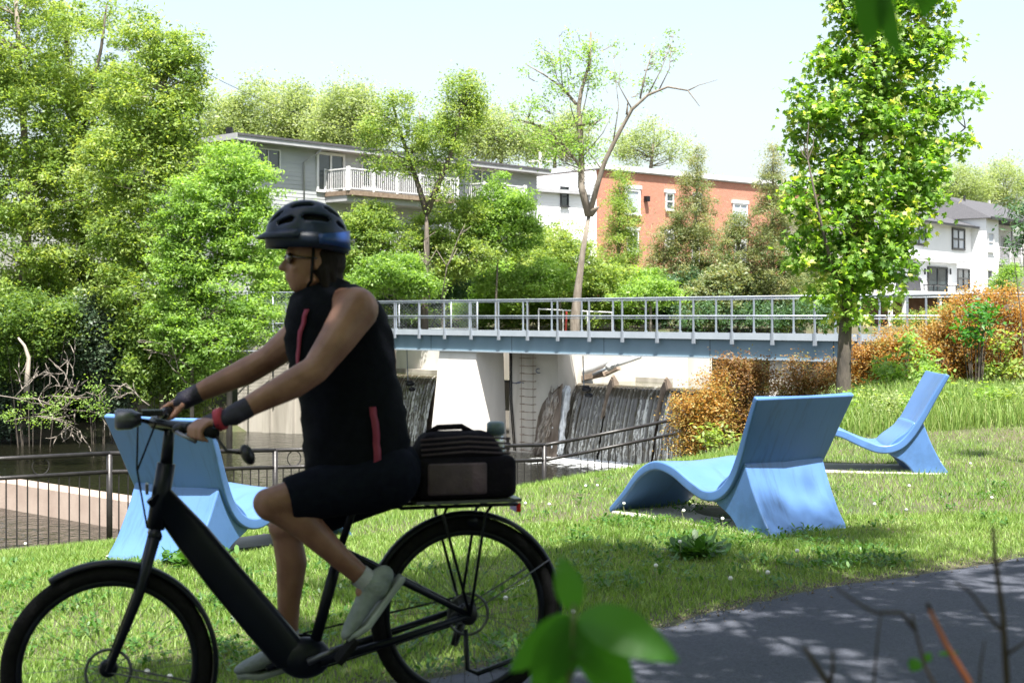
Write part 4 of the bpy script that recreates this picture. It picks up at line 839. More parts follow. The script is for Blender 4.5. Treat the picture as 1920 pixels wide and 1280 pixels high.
balc(608, 812, BZ, 1.9); balc(872, 950, BZ, 1.5); balc(640, 760, 4.6, 1.9); balc(870, 985, 4.6, 1.6)
mb = MB(); t_ = HA.t(722); mb.tube([P(t_, -1.2, 7.55), P(t_, -1.2, 8.9), P(t_-.1, -1.2, 9.05), P(t_-.25, -1.2, 9.0)], .035, 6); o = mb.build('patio_heater_pole', darkm, None, True); tag(o, 'black curved pole standing on the grey house balcony', 'pole')
for p_ in (640, 700, 760, 880, 940):
    mb = MB(); t_ = HA.t(p_); HA.box(mb, t_, t_+.16, -1.7, -1.54, -1, 4.3); put(mb, ha, 'deck_post', brown)

# brick block
HB = Fr((5.28, 88), (14.72, 13.0)); Rb = HB.pt(10, 4, 2); LB = 24.5
hb = empty('brick_building', Rb, 0, 'red brick block with white cornice beyond the cedars', 'building')
mb = MB(); HB.box(mb, 0, LB, 0, 11, -1, 10.55); o = put(mb, hb, 'wall', brick); wall_uv(o.data, HB, Rb)
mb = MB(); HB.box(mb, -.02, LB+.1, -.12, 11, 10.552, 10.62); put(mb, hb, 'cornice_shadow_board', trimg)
mb = MB(); HB.box(mb, -.12, LB+.15, -.22, 11.1, 10.622, 10.92); put(mb, hb, 'cornice', white)
mb = MB(); HB.box(mb, -.10, -.012, .05, 10.9, -1, 10.5); put(mb, hb, 'side_wall', whitesid)
siding(hb, HB, .1, 10.9, 3, 10.5, 0, whitesid, .2, side=-.101)
def bw(p0, p1, y0, y1, **k):
    o = window(hb, HB, HB.t(p0), HB.t(p1), HB.z((p0+p1)/2, y1), HB.z((p0+p1)/2, y0), 0, white, **k)
    mb = MB(); HB.box(mb, HB.t(p0)-.1, HB.t(p1)+.1, -.14, -.0, HB.z((p0+p1)/2, y0)+.005, HB.z((p0+p1)/2, y0)+.22); put(mb, hb, 'lintel', white)
bw(1170, 1199, 354, 402, fw=.16, pane=curt, vm=0); bw(1247, 1262, 362, 394, vm=0, hm_=1, fw=.1); bw(1300, 1312, 368, 394, vm=0, hm_=1, fw=.08); bw(1373, 1400, 382, 422, fw=.1, pane=curt); bw(1175, 1196, 432, 470, fw=.1); bw(1246, 1262, 436, 462, vm=0, hm_=1); bw(1296, 1310, 456, 490, vm=0, hm_=1)
bw(1478, 1500, 392, 425, fw=.1); bw(1376, 1398, 455, 490, fw=.1)
mb = MB(); t_ = HB.t(1207); HB.box(mb, t_, t_+.28, -.3, 0, HB.z(1207, 378), HB.z(1207, 368)); put(mb, hb, 'wall_vent', darkm)
# annex with white siding left of the brick corner
HC = Fr((U(1003, 0, 86).x, 86), (.80, .60)); Rc = HC.pt(2, 2, 2)
hc = empty('white_annex', Rc, 0, 'white siding annex between grey house and red brick block', 'house')
mb = MB(); HC.box(mb, 0, 4.05, 0, 5, -1, 9.0); put(mb, hc, 'wall', whitesid); siding(hc, HC, 0, 4.05, 3, 9.0, 0, whitesid)
mb = MB(); HC.box(mb, -.2, 4.1, -.35, 5, 9.002, 9.22); put(mb, hc, 'roof', trimg)
window(hc, HC, HC.t(1050), HC.t(1065), HC.z(1057, 387), HC.z(1057, 350), 0, black, hm_=1, vm=0)

# white house with black windows
HD = Fr((U(1640, 0, 96).x, 96), (.64, .768)); Rd = HD.pt(10, 3, 3)
hd = empty('white_house', Rd, 0, 'modern white house with black framed windows and dark shingle roof', 'house')
tR = HD.t(1847); zt = HD.z(1847, 430)
mb = MB(); HD.box(mb, 0, tR, 0, 9, 0, zt); put(mb, hd, 'wall', whitesid); siding(hd, HD, 0, tR, 3, zt, 0, whitesid, .16)
mb = MB(); P = HD.pt
A = [P(-.6, -.6, zt+.02), P(tR+.35, -.6, zt+.02), P(tR+.35, 9.6, zt+.02), P(-.6, 9.6, zt+.02)]; r1 = P(3.0, 4.5, zt+1.75); r2 = P(tR-4.6, 4.5, zt+1.75)
mb.add([*A, r1, r2], [(0, 1, 5, 4), (1, 2, 5), (2, 3, 4, 5), (3, 0, 4), (3, 2, 1, 0)]); put(mb, hd, 'roof', roofm)
mb = MB(); HD.box(mb, -.6, tR+.35, -.68, -.602, zt-.12, zt+.04); put(mb, hd, 'gutter', black)
mb = MB(); HD.box(mb, -.5, tR+.3, -.6, -.001, zt-.06, zt-.002); put(mb, hd, 'soffit', white)
def dw(p0, p1, y0, y1, b0=0, **k): return window(hd, HD, HD.t(p0, b0), HD.t(p1, b0), HD.z((p0+p1)/2, y1, b0), HD.z((p0+p1)/2, y0, b0), b0, black, **k)
dw(1784, 1808, 428, 469, pane=curt, hm_=1, fw=.16, sill=False); dw(1708, 1735, 420, 460, pane=curt, hm_=1, fw=.16, sill=False); dw(1794, 1817, 503, 541, hm_=1, fw=.12, sill=False)
te0, te1 = HD.t(1650, -3), HD.t(1794, -3); ze = HD.z(1750, 489, -3)
mb = MB(); HD.box(mb, te0, te1, -3, -.05, 0, ze-.05); put(mb, hd, 'extension_wall', whitesid); siding(hd, HD, te0, te1, 3, ze-.05, -3, whitesid, .16)
mb = MB(); mb.hexa([P(te0-.3, -3.5, ze-.04), P(te1+.3, -3.5, ze-.04), P(te1+.3, -.06, ze+.45), P(te0-.3, -.06, ze+.45), P(te0-.3, -3.5, ze+.1), P(te1+.3, -3.5, ze+.1), P(te1+.3, -.06, ze+.6), P(te0-.3, -.06, ze+.6)]); put(mb, hd, 'lean_to_roof', trimg)
dw(1738, 1775, 500, 549, b0=-3, name='sliding_door', fw=.13, sill=False); dw(1703, 1720, 494, 516, b0=-3, fw=.12, pane=curt, sill=False)
for px in (1733, 1781):
    c = P(HD.t(px, -3.1), -3.15, HD.z(px, 509, -3.1)); mb = MB(); mb.tube([c-Vector((0, 0, .2)), c+Vector((0, 0, .2))], .06, 8); put(mb, hd, 'wall_lamp', darkm)
dz = HD.z(1740, 549, -3.2)
mb = MB(); HD.box(mb, HD.t(1655, -6), HD.t(1865, -6), -6.2, -3.01, dz-.35, dz-.02); put(mb, hd, 'deck', white)
for px in (1668, 1694, 1760): mb = MB(); t_ = HD.t(px, -6); HD.box(mb, t_, t_+.22, -6.1, -5.9, 0, dz-.36); put(mb, hd, 'deck_post', white)
mb = MB(); HD.box(mb, HD.t(1600, -3.4), HD.t(1800, -3.4), -3.3, -3.02, 0, dz-.36); put(mb, hd, 'lower_wall', mat('brown_lower_wall', (.20, .10, .07), (.28, .16, .12), scale=2, rough=.9))
mb = MB(); t_ = HD.t(1840, -.05); mb.tube([P(t_, -.6, zt-.1), P(t_, -.1, zt-.5), P(t_, -.1, 3)], .05, 6); put(mb, hd, 'downspout', trimg)
# covered barbecue and table on the deck
b0 = -4.6; x0, x1 = HD.t(1700, b0), HD.t(1728, b0); zb = HD.z(1714, 549, b0); zz = HD.z(1714, 517, b0); mb = MB(); P = HD.pt
sec = [(zb, 0, 0), (zb+.6*(zz-zb), .04, .05), (zb+.85*(zz-zb), -.02, -.02), (zz, .2, .15)]; rings = []
for i, (za, a, c) in enumerate(sec):
    for (t_, b_) in ((x0+a, b0+c), (x1-a, b0+c), (x1-a, b0+.8-c), (x0+a, b0+.8-c)): rings.append(P(t_, b_, za))
mb.add(rings, [(4*i+j, 4*i+(j+1) % 4, 4*i+4+(j+1) % 4, 4*i+4+j) for i in range(3) for j in range(4)]+[(3, 2, 1, 0), (12, 13, 14, 15)])
tag(mb.build('covered_barbecue', mat('black_cover', (.03, .03, .035), (.05, .05, .055), scale=4, rough=.6, bump=.6)), 'black covered barbecue on the white house deck', 'barbecue')
b0 = -5; r_ = empty('deck_table', P(HD.t(1773, b0), b0, dz), 0, 'dark narrow table on the deck before the sliding door', 'table'); ta, tb_ = HD.t(1752, b0), HD.t(1796, b0); zt2 = HD.z(1773, 534, b0)
mb = MB(); HD.box(mb, ta, tb_, b0, b0+.8, zt2-.06, zt2); put(mb, r_, 'tabletop', darkm)
for t_ in (ta+.05, tb_-.12):
    for b_ in (b0+.05, b0+.7): mb = MB(); HD.box(mb, t_, t_+.07, b_, b_+.07, dz-.02, zt2-.061); put(mb, r_, 'leg', darkm)

# second white house at the right edge
HE = Fr((U(1849, 0, 108).x, 108), (.64, .768)); Re = HE.pt(3, 3, 3)
he = empty('terrace_house', Re, 0, 'white house at the right frame edge with wooden balcony and hipped roof', 'house')
P = HE.pt; zc = HE.z(1870, 412); tw = HE.t(1872)
mb = MB(); HE.box(mb, 0, tw, 0, 8, 0, zc); put(mb, he, 'wall', whitesid); siding(he, HE, 0, tw, 3, zc, 0, whitesid, .18)
mb = MB(); HE.box(mb, tw+.001, tw+9, 2.2, 8, 0, zc+.3); put(mb, he, 'recessed_wall', whitesid)
mb = MB(); mb.hexa([P(-.3, -.5, zc+.01), P(tw+9, -.5, zc+.01), P(tw+9, 8, zc+.01), P(-.3, 8, zc+.01), P(1.2, 3.5, zc+1.9), P(tw+9, 3.5, zc+1.9), P(tw+9, 4.5, zc+1.9), P(1.2, 4.5, zc+1.9)]); put(mb, he, 'roof', roofm)
mb = MB(); HE.box(mb, -.35, tw+9, -.6, -.501, zc-.1, zc+.1); put(mb, he, 'gutter', black)
def ew(p0, p1, y0, y1, b0, **k): return window(he, HE, HE.t(p0, b0), HE.t(p1, b0), HE.z((p0+p1)/2, y1, b0), HE.z((p0+p1)/2, y0, b0), b0, white, **k)
ew(1851, 1862, 436, 472, 0, vm=0, hm_=1, pane=curt, fw=.1); ew(1849, 1860, 505, 541, 0, vm=0, hm_=1, fw=.1); ew(1877, 1886, 443, 480, 2.2, vm=0, fw=.08); ew(1900, 1915, 443, 480, 2.2, vm=0, fw=.08)
zb = HE.z(1885, 492); mb = MB(); HE.box(mb, tw+.01, tw+8, -.05, 2.19, zb-.2, zb); put(mb, he, 'balcony_slab', trimg); railing(he, HE, [(tw+.02, 0), (tw+8, 0)], zb, 1.15, mat('greyed_wood', (.42, .40, .42), (.5, .48, .5), scale=5, rough=.8), .2)
for t_ in (tw+3.0, tw+6.5): mb = MB(); HE.box(mb, t_, t_+.14, .02, .16, 0, zc); put(mb, he, 'porch_post', trimg)
mb = MB(); c = P(3.2, 3, zc+1.1); mb.tube([c, c+Vector((0, 0, 1.0))], .09, 8); put(mb, he, 'vent_pipe', black)
mb = MB(); HE.box(mb, HE.t(1806, 3), HE.t(1852, 3), 3.0, 8, 4, HE.z(1840, 403, 3)); tag(mb.build('roof_parapet', whitesid), 'pale parapet box rising behind the white house roof', 'house')

# utility poles and cables
polem = mat('pole_grey', (.42, .40, .38), (.5, .48, .46), scale=4, rough=.9)
for px, y0, d, lb in ((1013, 285, 100, 'slim pale utility pole rising behind the white siding annex'), (1855, 376, 135, 'slim pale utility pole behind the dark roofs at right')):
    t_ = U(px, y0, d); mb = MB(); mb.tube([(t_.x, t_.y, 0), (t_.x, t_.y, t_.z)], [.17, .12], 8); mb.box(t_.x-.8, t_.y-.06, t_.z-.7, t_.x+.8, t_.y+.06, t_.z-.58); tag(mb.build('utility_pole', polem), lb, 'pole')
for (p0, p1, d0, d1, lb) in (((370, 128), (800, 262), 95, 100, 'thin power cable crossing above the grey roof from the left trees'), ((1195, 320), (1480, 326), 110, 130, 'thin power cable above the brick building cornice'), ((1700, 372), (1925, 366), 125, 130, 'thin power cable over the roofs at the right')):
    a = U(*p0, d0); c = U(*p1, d1); mb = MB(); mb.tube([a.lerp(c, i/10)+Vector((0, 0, -1.0*(1-(2*i/10-1)**2))) for i in range(11)], .018, 4, False); tag(mb.build('power_cable', darkm), lb, 'cable')

# chain link fence on the far bank and terrace furniture
def chain(p0, p1, d0, d1, y0, y1, lb, npost):
    A = U(p0, y1, d0); B = U(p1, y1, d1); zt_ = CZ-(y0-HY)*d0/F; z0_ = CZ-(y1-HY)*d0/F; r_ = empty('chain_link_fence', (A.x, A.y, z0_), 0, lb, 'fence')
    e = Vector((B.x-A.x, B.y-A.y)); Ln = e.length; e.normalize(); hgt = zt_-z0_
    for k_ in range(npost+1):
        s = Ln*k_/npost; mb = MB(); mb.tube([(e.x*s, e.y*s, -1.0), (e.x*s, e.y*s, hgt+.05)], .035, 8); mb.build('post', steel, r_, True)
    for zz in (hgt, hgt*.48, .04): mb = MB(); mb.tube([(0, 0, zz), (e.x*Ln, e.y*Ln, zz)], .024, 6); mb.build('rail', steel, r_, True)
    mb = MB(); s = -hgt
    while s < Ln:
        for sg in (1, -1):
            a_, b_ = s, s+hgt; za, zb_ = (0, hgt) if sg == 1 else (hgt, 0)
            u0 = max(0, -a_/hgt) if a_ < 0 else 0; u1 = min(1, (Ln-a_)/hgt)
            if u1 <= u0: continue
            pa = (e.x*(a_+hgt*u0), e.y*(a_+hgt*u0), za+(zb_-za)*u0); pb = (e.x*(a_+hgt*u1), e.y*(a_+hgt*u1), za+(zb_-za)*u1)
            mb.beam(pa, pb, .006, .006)
        s += .14
    o = mb.build('mesh', steel, r_); o['kind'] = 'stuff'
chain(700, 895, 61.5, 61, 565, 618, 'chain link fence behind the left half of the bridge railing', 4)
chain(415, 560, 58.5, 58.5, 548, 660, 'tall chain link fence above the river wall left of the rider', 3)
def patio_chair(px, d, rz, lb):
    A = U(px, 616, d); zz = h(A.x, d); r_ = empty('patio_chair', (A.x, A.y, zz), rz, lb, 'chair', 'white patio furniture on the far terrace')
    MB().box(-.24, -.22, .40, .24, .22, .44).build('seat', white, r_); mb = MB()
    for i in range(5): mb.box(-.22+i*.1, .2, .45, -.17+i*.1, .23, .82)
    mb.box(-.25, .19, .821, .25, .24, .88); mb.build('backrest', white, r_)
    for x in (-.22, .22):
        for y in (-.2, .2): MB().box(x-.02, y-.02, -.3, x+.02, y+.02, .40).build('leg', white, r_)
        MB().tube([(x, -.22, .41), (x, -.22, .64), (x, .2, .66)], .02, 6).build('armrest', white, r_)
for px, d, rz, lb in ((915, 63, .6, 'white patio chair leftmost behind the bridge railing'), (938, 64, -.3, 'white patio chair left of the white round table'), (985, 64, 2.6, 'white patio chair right of the white round table'), (1075, 64.5, .2, 'white lattice patio chair left of the pair near the red tool'), (1125, 64, -.2, 'white patio chair furthest right by the white gate post')):
    patio_chair(px, d, rz, lb)
for px, d, lb in ((963, 63, 'white round patio table with thick legs on the far terrace'), (1648, 60, 'grey patio table behind the maple trunk beyond the bridge')):
    A = U(px, 0, d); zz = h(A.x, d); r_ = empty('patio_table', (A.x, A.y, zz), 0, lb, 'table'); mb = MB(); mb.tube([(0, 0, .72), (0, 0, .76)], .5, 20); mb.build('tabletop', white, r_)
    for a in range(4): MB().tube([(.34*math.cos(a*1.57+.7), .34*math.sin(a*1.57+.7), -.3), (.3*math.cos(a*1.57+.7), .3*math.sin(a*1.57+.7), .72)], .03, 6).build('leg', white, r_)
# low white pipe rail on the terrace
A = U(1010, 0, 62.5); B = U(1148, 0, 62); r_ = empty('terrace_rail', (A.x, A.y, .9), 0, 'low white pipe rail on the far terrace behind the bridge centre', 'railing'); D = B-A
for k_ in range(4): q_ = Vector((D.x*k_/3, D.y*k_/3, 0)); MB().tube([q_+Vector((0, 0, -.4)), q_+Vector((0, 0, .9-.05*k_))], .03, 6).build('post', white, r_)
MB().tube([(0, 0, .9), (D.x, D.y, .75)], .03, 6).build('rail', white, r_)
c = U(1060, 603, 63.5); mb = MB(); mb.tube([(c.x, c.y, .4), (c.x+.05, c.y, 1.7)], .05, 6); tag(mb.build('red_post', mat('red_paint', (.4, .04, .03), (.5, .06, .04), rough=.5)), 'thin red post on the far terrace near the patio chairs', 'post')
# ------------------------------------------------------------------ blue loungers
blue_m = mat('blue_fibreglass', (.070, .160, .37), (.088, .185, .41), scale=2.2, rough=.34, spec=.5, bump=.03, bscale=60)
N, L = ngrp(blue_m); b = N['Principled BSDF']; tc = N.new('ShaderNodeTexCoord')
mp = N.new('ShaderNodeMapping'); mp.inputs['Scale'].default_value = (1.5, 9, 1.2); L.new(tc.outputs['Object'], mp.inputs[0])
nz = N.new('ShaderNodeTexNoise'); nz.inputs['Scale'].default_value = 1.6; nz.inputs['Detail'].default_value = 9; nz.inputs['Roughness'].default_value = .7; L.new(mp.outputs[0], nz.inputs['Vector'])
rp = N.new('ShaderNodeValToRGB'); rp.color_ramp.elements[0].position = .54; rp.color_ramp.elements[1].position = .78; L.new(nz.outputs[0], rp.inputs[0])
mx = N.new('ShaderNodeMixRGB'); mx.blend_type = 'MIX'; old = b.inputs['Base Color'].links[0].from_socket; ms = N.new('ShaderNodeMath'); ms.operation = 'MULTIPLY'; ms.inputs[1].default_value = .75
L.new(rp.outputs[0], ms.inputs[0]); L.new(ms.outputs[0], mx.inputs[0]); L.new(old, mx.inputs[1]); mx.inputs[2].default_value = (.045, .08, .13, 1); L.new(mx.outputs[0], b.inputs['Base Color'])
def cat(P, n=6):
    P = [np.array(p, float) for p in P]; P = [2*P[0]-P[1]]+P+[2*P[-1]-P[-2]]; out = []
    for i in range(1, len(P)-2):
        for k_ in range(n):
            t = k_/n; out.append(.5*((2*P[i])+(-P[i-1]+P[i+1])*t+(2*P[i-1]-5*P[i]+4*P[i+1]-P[i+2])*t*t+(-P[i-1]+3*P[i]-3*P[i+1]+P[i+2])*t**3))
    return np.array(out+[P[-2]])
def lounger_meshes():
    up = cat([(1.80, .012, .74), (1.62, .16, .75), (1.42, .34, .76), (1.22, .425, .77), (1.01, .405, .78), (.80, .315, .79), (.64, .262, .80), (.50, .285, .80), (.39, .385, .80), (.29, .54, .83), (.18, .74, .88), (.06, .95, .93)], 6)
    d = np.gradient(up[:, :2], axis=0); d /= np.linalg.norm(d, axis=1)[:, None]; nrm = np.stack([d[:, 1], -d[:, 0]], -1)
    nrm *= np.sign(-nrm[len(nrm)//3, 1]) if nrm[len(nrm)//3, 1] > 0 else 1
    n = len(up); th = .045+.032*np.sin(np.linspace(0, np.pi, n))
    lo = up[:, :2]+nrm*th[:, None]; mb = MB(); nw = 12
    vs = []
    for i in range(n):
        W = up[i, 2]
        for j in range(nw+1):
            q = j/nw; y = .0-W*q+(W-.80)/2; dish = -.018*math.sin(q*math.pi)
            vs.append((up[i, 0]+nrm[i, 0]*(-dish), y, up[i, 1]+nrm[i, 1]*(-dish)*1.0))
    o = len(vs)
    for i in range(n):
        W = up[i, 2]
        for j in range(nw+1):
            q = j/nw; y = .0-W*q+(W-.80)/2; ins = .012*(1 if 0 < j < nw else 0)
            vs.append((lo[i, 0], y, lo[i, 1]))
    k_ = nw+1; fs = []
    for i in range(n-1):
        for j in range(nw):
            a = i*k_+j; fs.append((a, a+1, a+k_+1, a+k_)); fs.append((o+a, o+a+k_, o+a+k_+1, o+a+1))
        a = i*k_; fs.append((a, a+k_, o+a+k_, o+a)); a = i*k_+nw; fs.append((a, o+a, o+a+k_, a+k_))
    for j in range(nw):
        fs.append((j, o+j, o+j+1, j+1)); a = (n-1)*k_+j; fs.append((a, a+1, o+a+1, o+a))
    mb.add(vs, fs); shell = mb.mesh('shell')
    sec = cat([(-.06, -.02, .31, .72), (.0, .0, .33, .73), (.10, .07, .42, .73), (.20, .125, .58, .735), (.30, .175, .53, .74), (.40, .215, .40, .745), (.48, .245, .34, .75)], 4); mb = MB(); rings = []
    for z, s0, s1, W in sec:
        for s, q in ((s0, 0), (s0, .5), (s0, 1), ((s0+s1)/2, 1), (s1, 1), (s1, .5), (s1, 0), ((s0+s1)/2, 0)):
            y = -.40+(.5-q)*W; rings.append((s+(.02 if q == .5 and s == s0 else 0), y, z))
    m = len(sec); mb.add(rings, [(8*i+j, 8*i+(j+1) % 8, 8*i+8+(j+1) % 8, 8*i+8+j) for i in range(m-1) for j in range(8)]+[tuple(range(8))[::-1], tuple(8*(m-1)+j for j in range(8))])
    return shell, mb.mesh('pedestal')
shell_me, ped_me = lounger_meshes()
for me in (shell_me, ped_me):
    me.materials.append(blue_m); bm = bmesh.new(); bm.from_mesh(me); bmesh.ops.recalc_face_normals(bm, faces=bm.faces); bm.to_mesh(me); bm.free()
    me.polygons.foreach_set('use_smooth', [True]*len(me.polygons))
padm = mat('concrete_pad', (.40, .36, .31), (.50, .46, .41), scale=2.5, rough=.9, bump=.3, bscale=30)
def lounger(x, y, f, lb, sc=1.0):
    f = Vector(f).normalized(); rz = math.atan2(f.y, f.x); z = h(x+f.x*.0+f.y*.4, y-f.x*.4)
    r_ = empty('lounge_chair', (x, y, z), rz, lb, 'lounge chair', 'blue sculptural lounge chairs on the lawn')
    zf = h(x+f.x*1.6+f.y*.4, y+f.y*1.6-f.x*.4); r_.rotation_euler = (0, -math.atan2(zf-z, 1.6), rz)
    for me, nm in ((shell_me, 'seat_shell'), (ped_me, 'pedestal')):
        o = link(nm, me, None, r_); bv = o.modifiers.new('bevel', 'BEVEL'); bv.width = .014; bv.segments = 3; bv.limit_method = 'ANGLE'; bv.angle_limit = R(38)
        wn = o.modifiers.new('wn', 'WEIGHTED_NORMAL'); wn.keep_sharp = True
    r_.scale = (sc, sc, sc)
    return r_, z
SPOTS = [(1.71, 9.5, (-.55, .83), 'big blue lounge chair nearest on the right lawn, back turned, rust shrub behind it', 1.0, 'concrete slab under the big right blue chair'),
         (4.13, 13.4, (-.996, .085), 'farthest blue lounge chair seen side on beside the tall weeds', 1.0, 'concrete slab under the farthest blue chair'),
         (-2.78, 9.66, (.5, .87), 'blue lounge chair at left partly hidden behind the cyclist front wheel and handlebar', 1.02, 'concrete slab under the left blue chair')]
for (x, y, f, lb, sc, pl) in SPOTS:
    r_, z = lounger(x, y, f, lb, sc); fv_ = Vector(f).normalized(); rt = Vector((fv_.y, -fv_.x))
    ox, oy = x-fv_.x*.03-rt.x*.06, y-fv_.y*.03-rt.y*.06
    mb = MB(); mb.box(.02, -.84, -.3, 1.72, -.0, .006); o = mb.build('pad_slab', padm); o.location = r_.location; o.rotation_euler = r_.rotation_euler; tag(o, pl, 'slab')
    bv = o.modifiers.new('bevel', 'BEVEL'); bv.width = .012; bv.segments = 2
    c = Vector((x, y))+rt*(-.08)-fv_*.02; PADS.append((c.x, c.y, fv_.x, fv_.y, 1.77, 1.0))

# ------------------------------------------------------------------ bicycle
BR_ = Vector((-.179, 5.3)); bu = Vector((-1.23, -.35)).normalized(); bn = Vector((-bu.y, bu.x))   # bn points to the rider's left
if bn.y > 0: bn = -bn
def Lp(px, py, off=0.0):
    a = (px-960)/F; d = (off+bn.x*BR_.x+bn.y*BR_.y)/(a*bn.x+bn.y)
    X = a*d; return Vector(((X-BR_.x)*bu.x+(d-BR_.y)*bu.y, off, CZ-(py-HY)*d/F))
brz = math.atan2(bu.y, bu.x)
bike = empty('bicycle', (BR_.x, BR_.y, 0), brz, 'black step through electric bicycle ridden by the cyclist in front', 'bicycle')
fb_ = mat('bike_frame_paint', (.004, .006, .011), (.006, .008, .014), scale=4, rough=.35, spec=.2)
rub = mat('tyre_rubber', (.006, .006, .007), (.010, .010, .011), scale=30, rough=.85, spec=.12, bump=.3)
chrome = mat('brushed_metal', (.10, .105, .12), (.16, .165, .18), scale=10, rough=.35, metal=.8)
RW = .352; r_ax = Lp(872, 1146); f_ax = Lp(203, 1252)
def wheel(c, nm):
    w_ = MB(); w_.torus((0, 0, 0), .012, .022, 'y', 16, 8); hub = w_.build(nm, fb_, bike, True); hub.location = c; hub.name = nm
    MB().torus((0, 0, 0), RW-.022, .027, 'y', 96, 12).build('tyre', rub, hub, True)
    MB().torus((0, 0, 0), RW-.054, .014, 'y', 96, 8, flat=1.1).build('rim', fb_, hub, True)
    m_ = MB()
    for i in range(32):
        a = 2*math.pi*i/32; s = (-1)**i; aa = a+.5*(1 if i % 4 < 2 else -1)
        m_.tube([(.03*math.cos(aa), s*.03, .03*math.sin(aa)), ((RW-.06)*math.cos(a), 0, (RW-.06)*math.sin(a))], .0011, 4, False)
    o = m_.build('spokes', chrome, hub); o['kind'] = 'stuff'
    return hub
wr = wheel(r_ax, 'wheel'); wf = wheel(f_ax, 'wheel')
def bt(pts, r, nm, m=fb_, n=12): mb = MB(); mb.tube(pts, r, n); return mb.build(nm, m, bike, True)
ht_t = Lp(312, 868); ht_b = Lp(292, 985); bb = Lp(572, 1232)
bt([ht_b+(ht_b-ht_t)*.05, ht_t], .032, 'head_tube')
# thick down tube with battery
q0 = Lp(305, 935); q1 = Lp(420, 1080); q2 = Lp(545, 1228)
mb = MB(); A = [q0, q1, q2]; rings = []
for i, (p_, wz, wy) in enumerate(zip([q0+Vector((.02, 0, .02)), q0.lerp(q1, .5), q1, q1.lerp(q2, .6), q2, bb+Vector((-.05, 0, -.02))], [.045, .062, .066, .068, .066, .05], [.03, .036, .038, .038, .038, .04])):
    d = (q2-q0).normalized(); nx = Vector((-d.z, 0, d.x))
    for j in range(12):
        a = 2*math.pi*j/12; rings.append(p_+nx*wz*math.copysign(abs(math.cos(a))**.7, math.cos(a))+Vector((0, 1, 0))*wy*math.copysign(abs(math.sin(a))**.7, math.sin(a)))
mb.add(rings, [(12*i+j, 12*i+(j+1) % 12, 12*i+12+(j+1) % 12, 12*i+12+j) for i in range(5) for j in range(12)]+[tuple(range(12)), tuple(60+j for j in range(12))])
mb.build('down_tube', fb_, bike, True)
# motor housing
mb = MB(); mb.ell(bb, (.095, .055, .075), 20, 12); mb.build('motor', fb_, bike, True)
sp_t = Lp(672, 925); st_b = bb+Vector((-.03, 0, .03))
stj = Lp(640, 1020)
bt([st_b, stj], .021, 'seat_tube'); bt([stj, sp_t], .0145, 'seat_post')
for s in (1, -1):
    e_ = Vector((0, s*.065, 0))
    bt([stj+Vector((0, s*.02, -.02)), Lp(700, 1060)+Vector((0, s*.05, 0)), r_ax+e_], [.012, .013, .011], 'seat_stay', n=8)
    bt([bb+Vector((-.05, s*.04, -.01)), r_ax.lerp(bb, .5)+Vector((0, s*.06, -.015)), r_ax+e_], [.018, .014, .012], 'chain_stay', n=8)
    c0_ = ht_b+Vector((.005, s*.045, -.035)); bt([c0_, c0_.lerp(f_ax, .45)+Vector((-.015, s*.01, 0)), f_ax+Vector((0, s*.055, 0))], [.021, .018, .012], 'fork_blade', n=10)
bt([ht_b+Vector((.003, .055, -.03)), ht_b+Vector((.003, -.055, -.03))], .024, 'fork_crown')
# stem and bars
st_c = Lp(318, 800); bt([ht_t, st_c], [.022, .018], 'steerer')
barc = Lp(285, 792)
bt([st_c, barc], .02, 'stem')
HL = .315
gl = Lp(400, 812, HL); gr = Lp(330, 768, -HL)
def barpt(s, k): return barc.lerp(gl if s > 0 else gr, k)
bt([gl, barpt(1, .72)+Vector((.015, 0, .01)), barpt(1, .25)+Vector((.01, 0, .005)), barc, barpt(-1, .25)+Vector((.01, 0, .005)), barpt(-1, .72)+Vector((.015, 0, .01)), gr], .0145, 'handlebar')
for s in (1, -1):
    g_ = gl if s > 0 else gr; k0 = barpt(s, .68)
    bt([k0+Vector((.012, 0, .008)), g_+(g_-k0)*.08], .0185, 'grip', rub)
    bt([barpt(s, .6)+Vector((.015, 0, 0)), barpt(s, .66)+Vector((.05, 0, -.008)), g_+Vector((.055, -.04*s, -.03))], .007, 'brake_lever', chrome, 8)
    mb = MB(); c = barpt(s, .58)+Vector((.02, 0, 0)); mb.ell(c, (.03, .025, .02)); mb.build('brake_clamp', darkm, bike, True)
    # cables
    c = barpt(s, .58); bt([c+Vector((.03, 0, 0)), c+Vector((.10, -.05*s, .02)), ht_t+Vector((.10, .03*s, -.02)), ht_b+Vector((.03, .03*s, 0))], .0035, 'cable', rub, 6)
# display, bell, headlight
mb = MB(); c = barc+Vector((.0, .03, .035)); mb.box(c.x-.035, c.y-.03, c.z-.008, c.x+.035, c.y+.03, c.z+.012); mb.build('display', darkm, bike)
c = Lp(240, 786); mb = MB(); mb.tube([c+Vector((-.045, 0, 0)), c+Vector((-.01, 0, 0)), c+Vector((.035, 0, 0)), c+Vector((.045, 0, 0))], [.02, .036, .038, .03], 16); hd_ = mb.build('headlight', chrome, bike, True)
bt([c+Vector((-.03, 0, 0)), barc], .008, 'light_bracket', darkm, 6)
# mirror on the left
mc_ = Lp(464, 852, .36); bt([gl, Lp(425, 845, .35), mc_], .005, 'mirror_stalk', darkm, 6)
mb = MB(); M_ = Matrix.Rotation(R(25), 3, 'Y'); mb.ell(mc_, (.022, .05, .037), 16, 10, M_); mb.build('mirror', darkm, bike, True)
# number plate like reflector on the head tube
mb = MB(); c = Lp(292, 915); mb.box(c.x+.025, -.03, c.z-.018, c.x+.035, .03, c.z+.018); mb.build('front_reflector', chrome, bike)
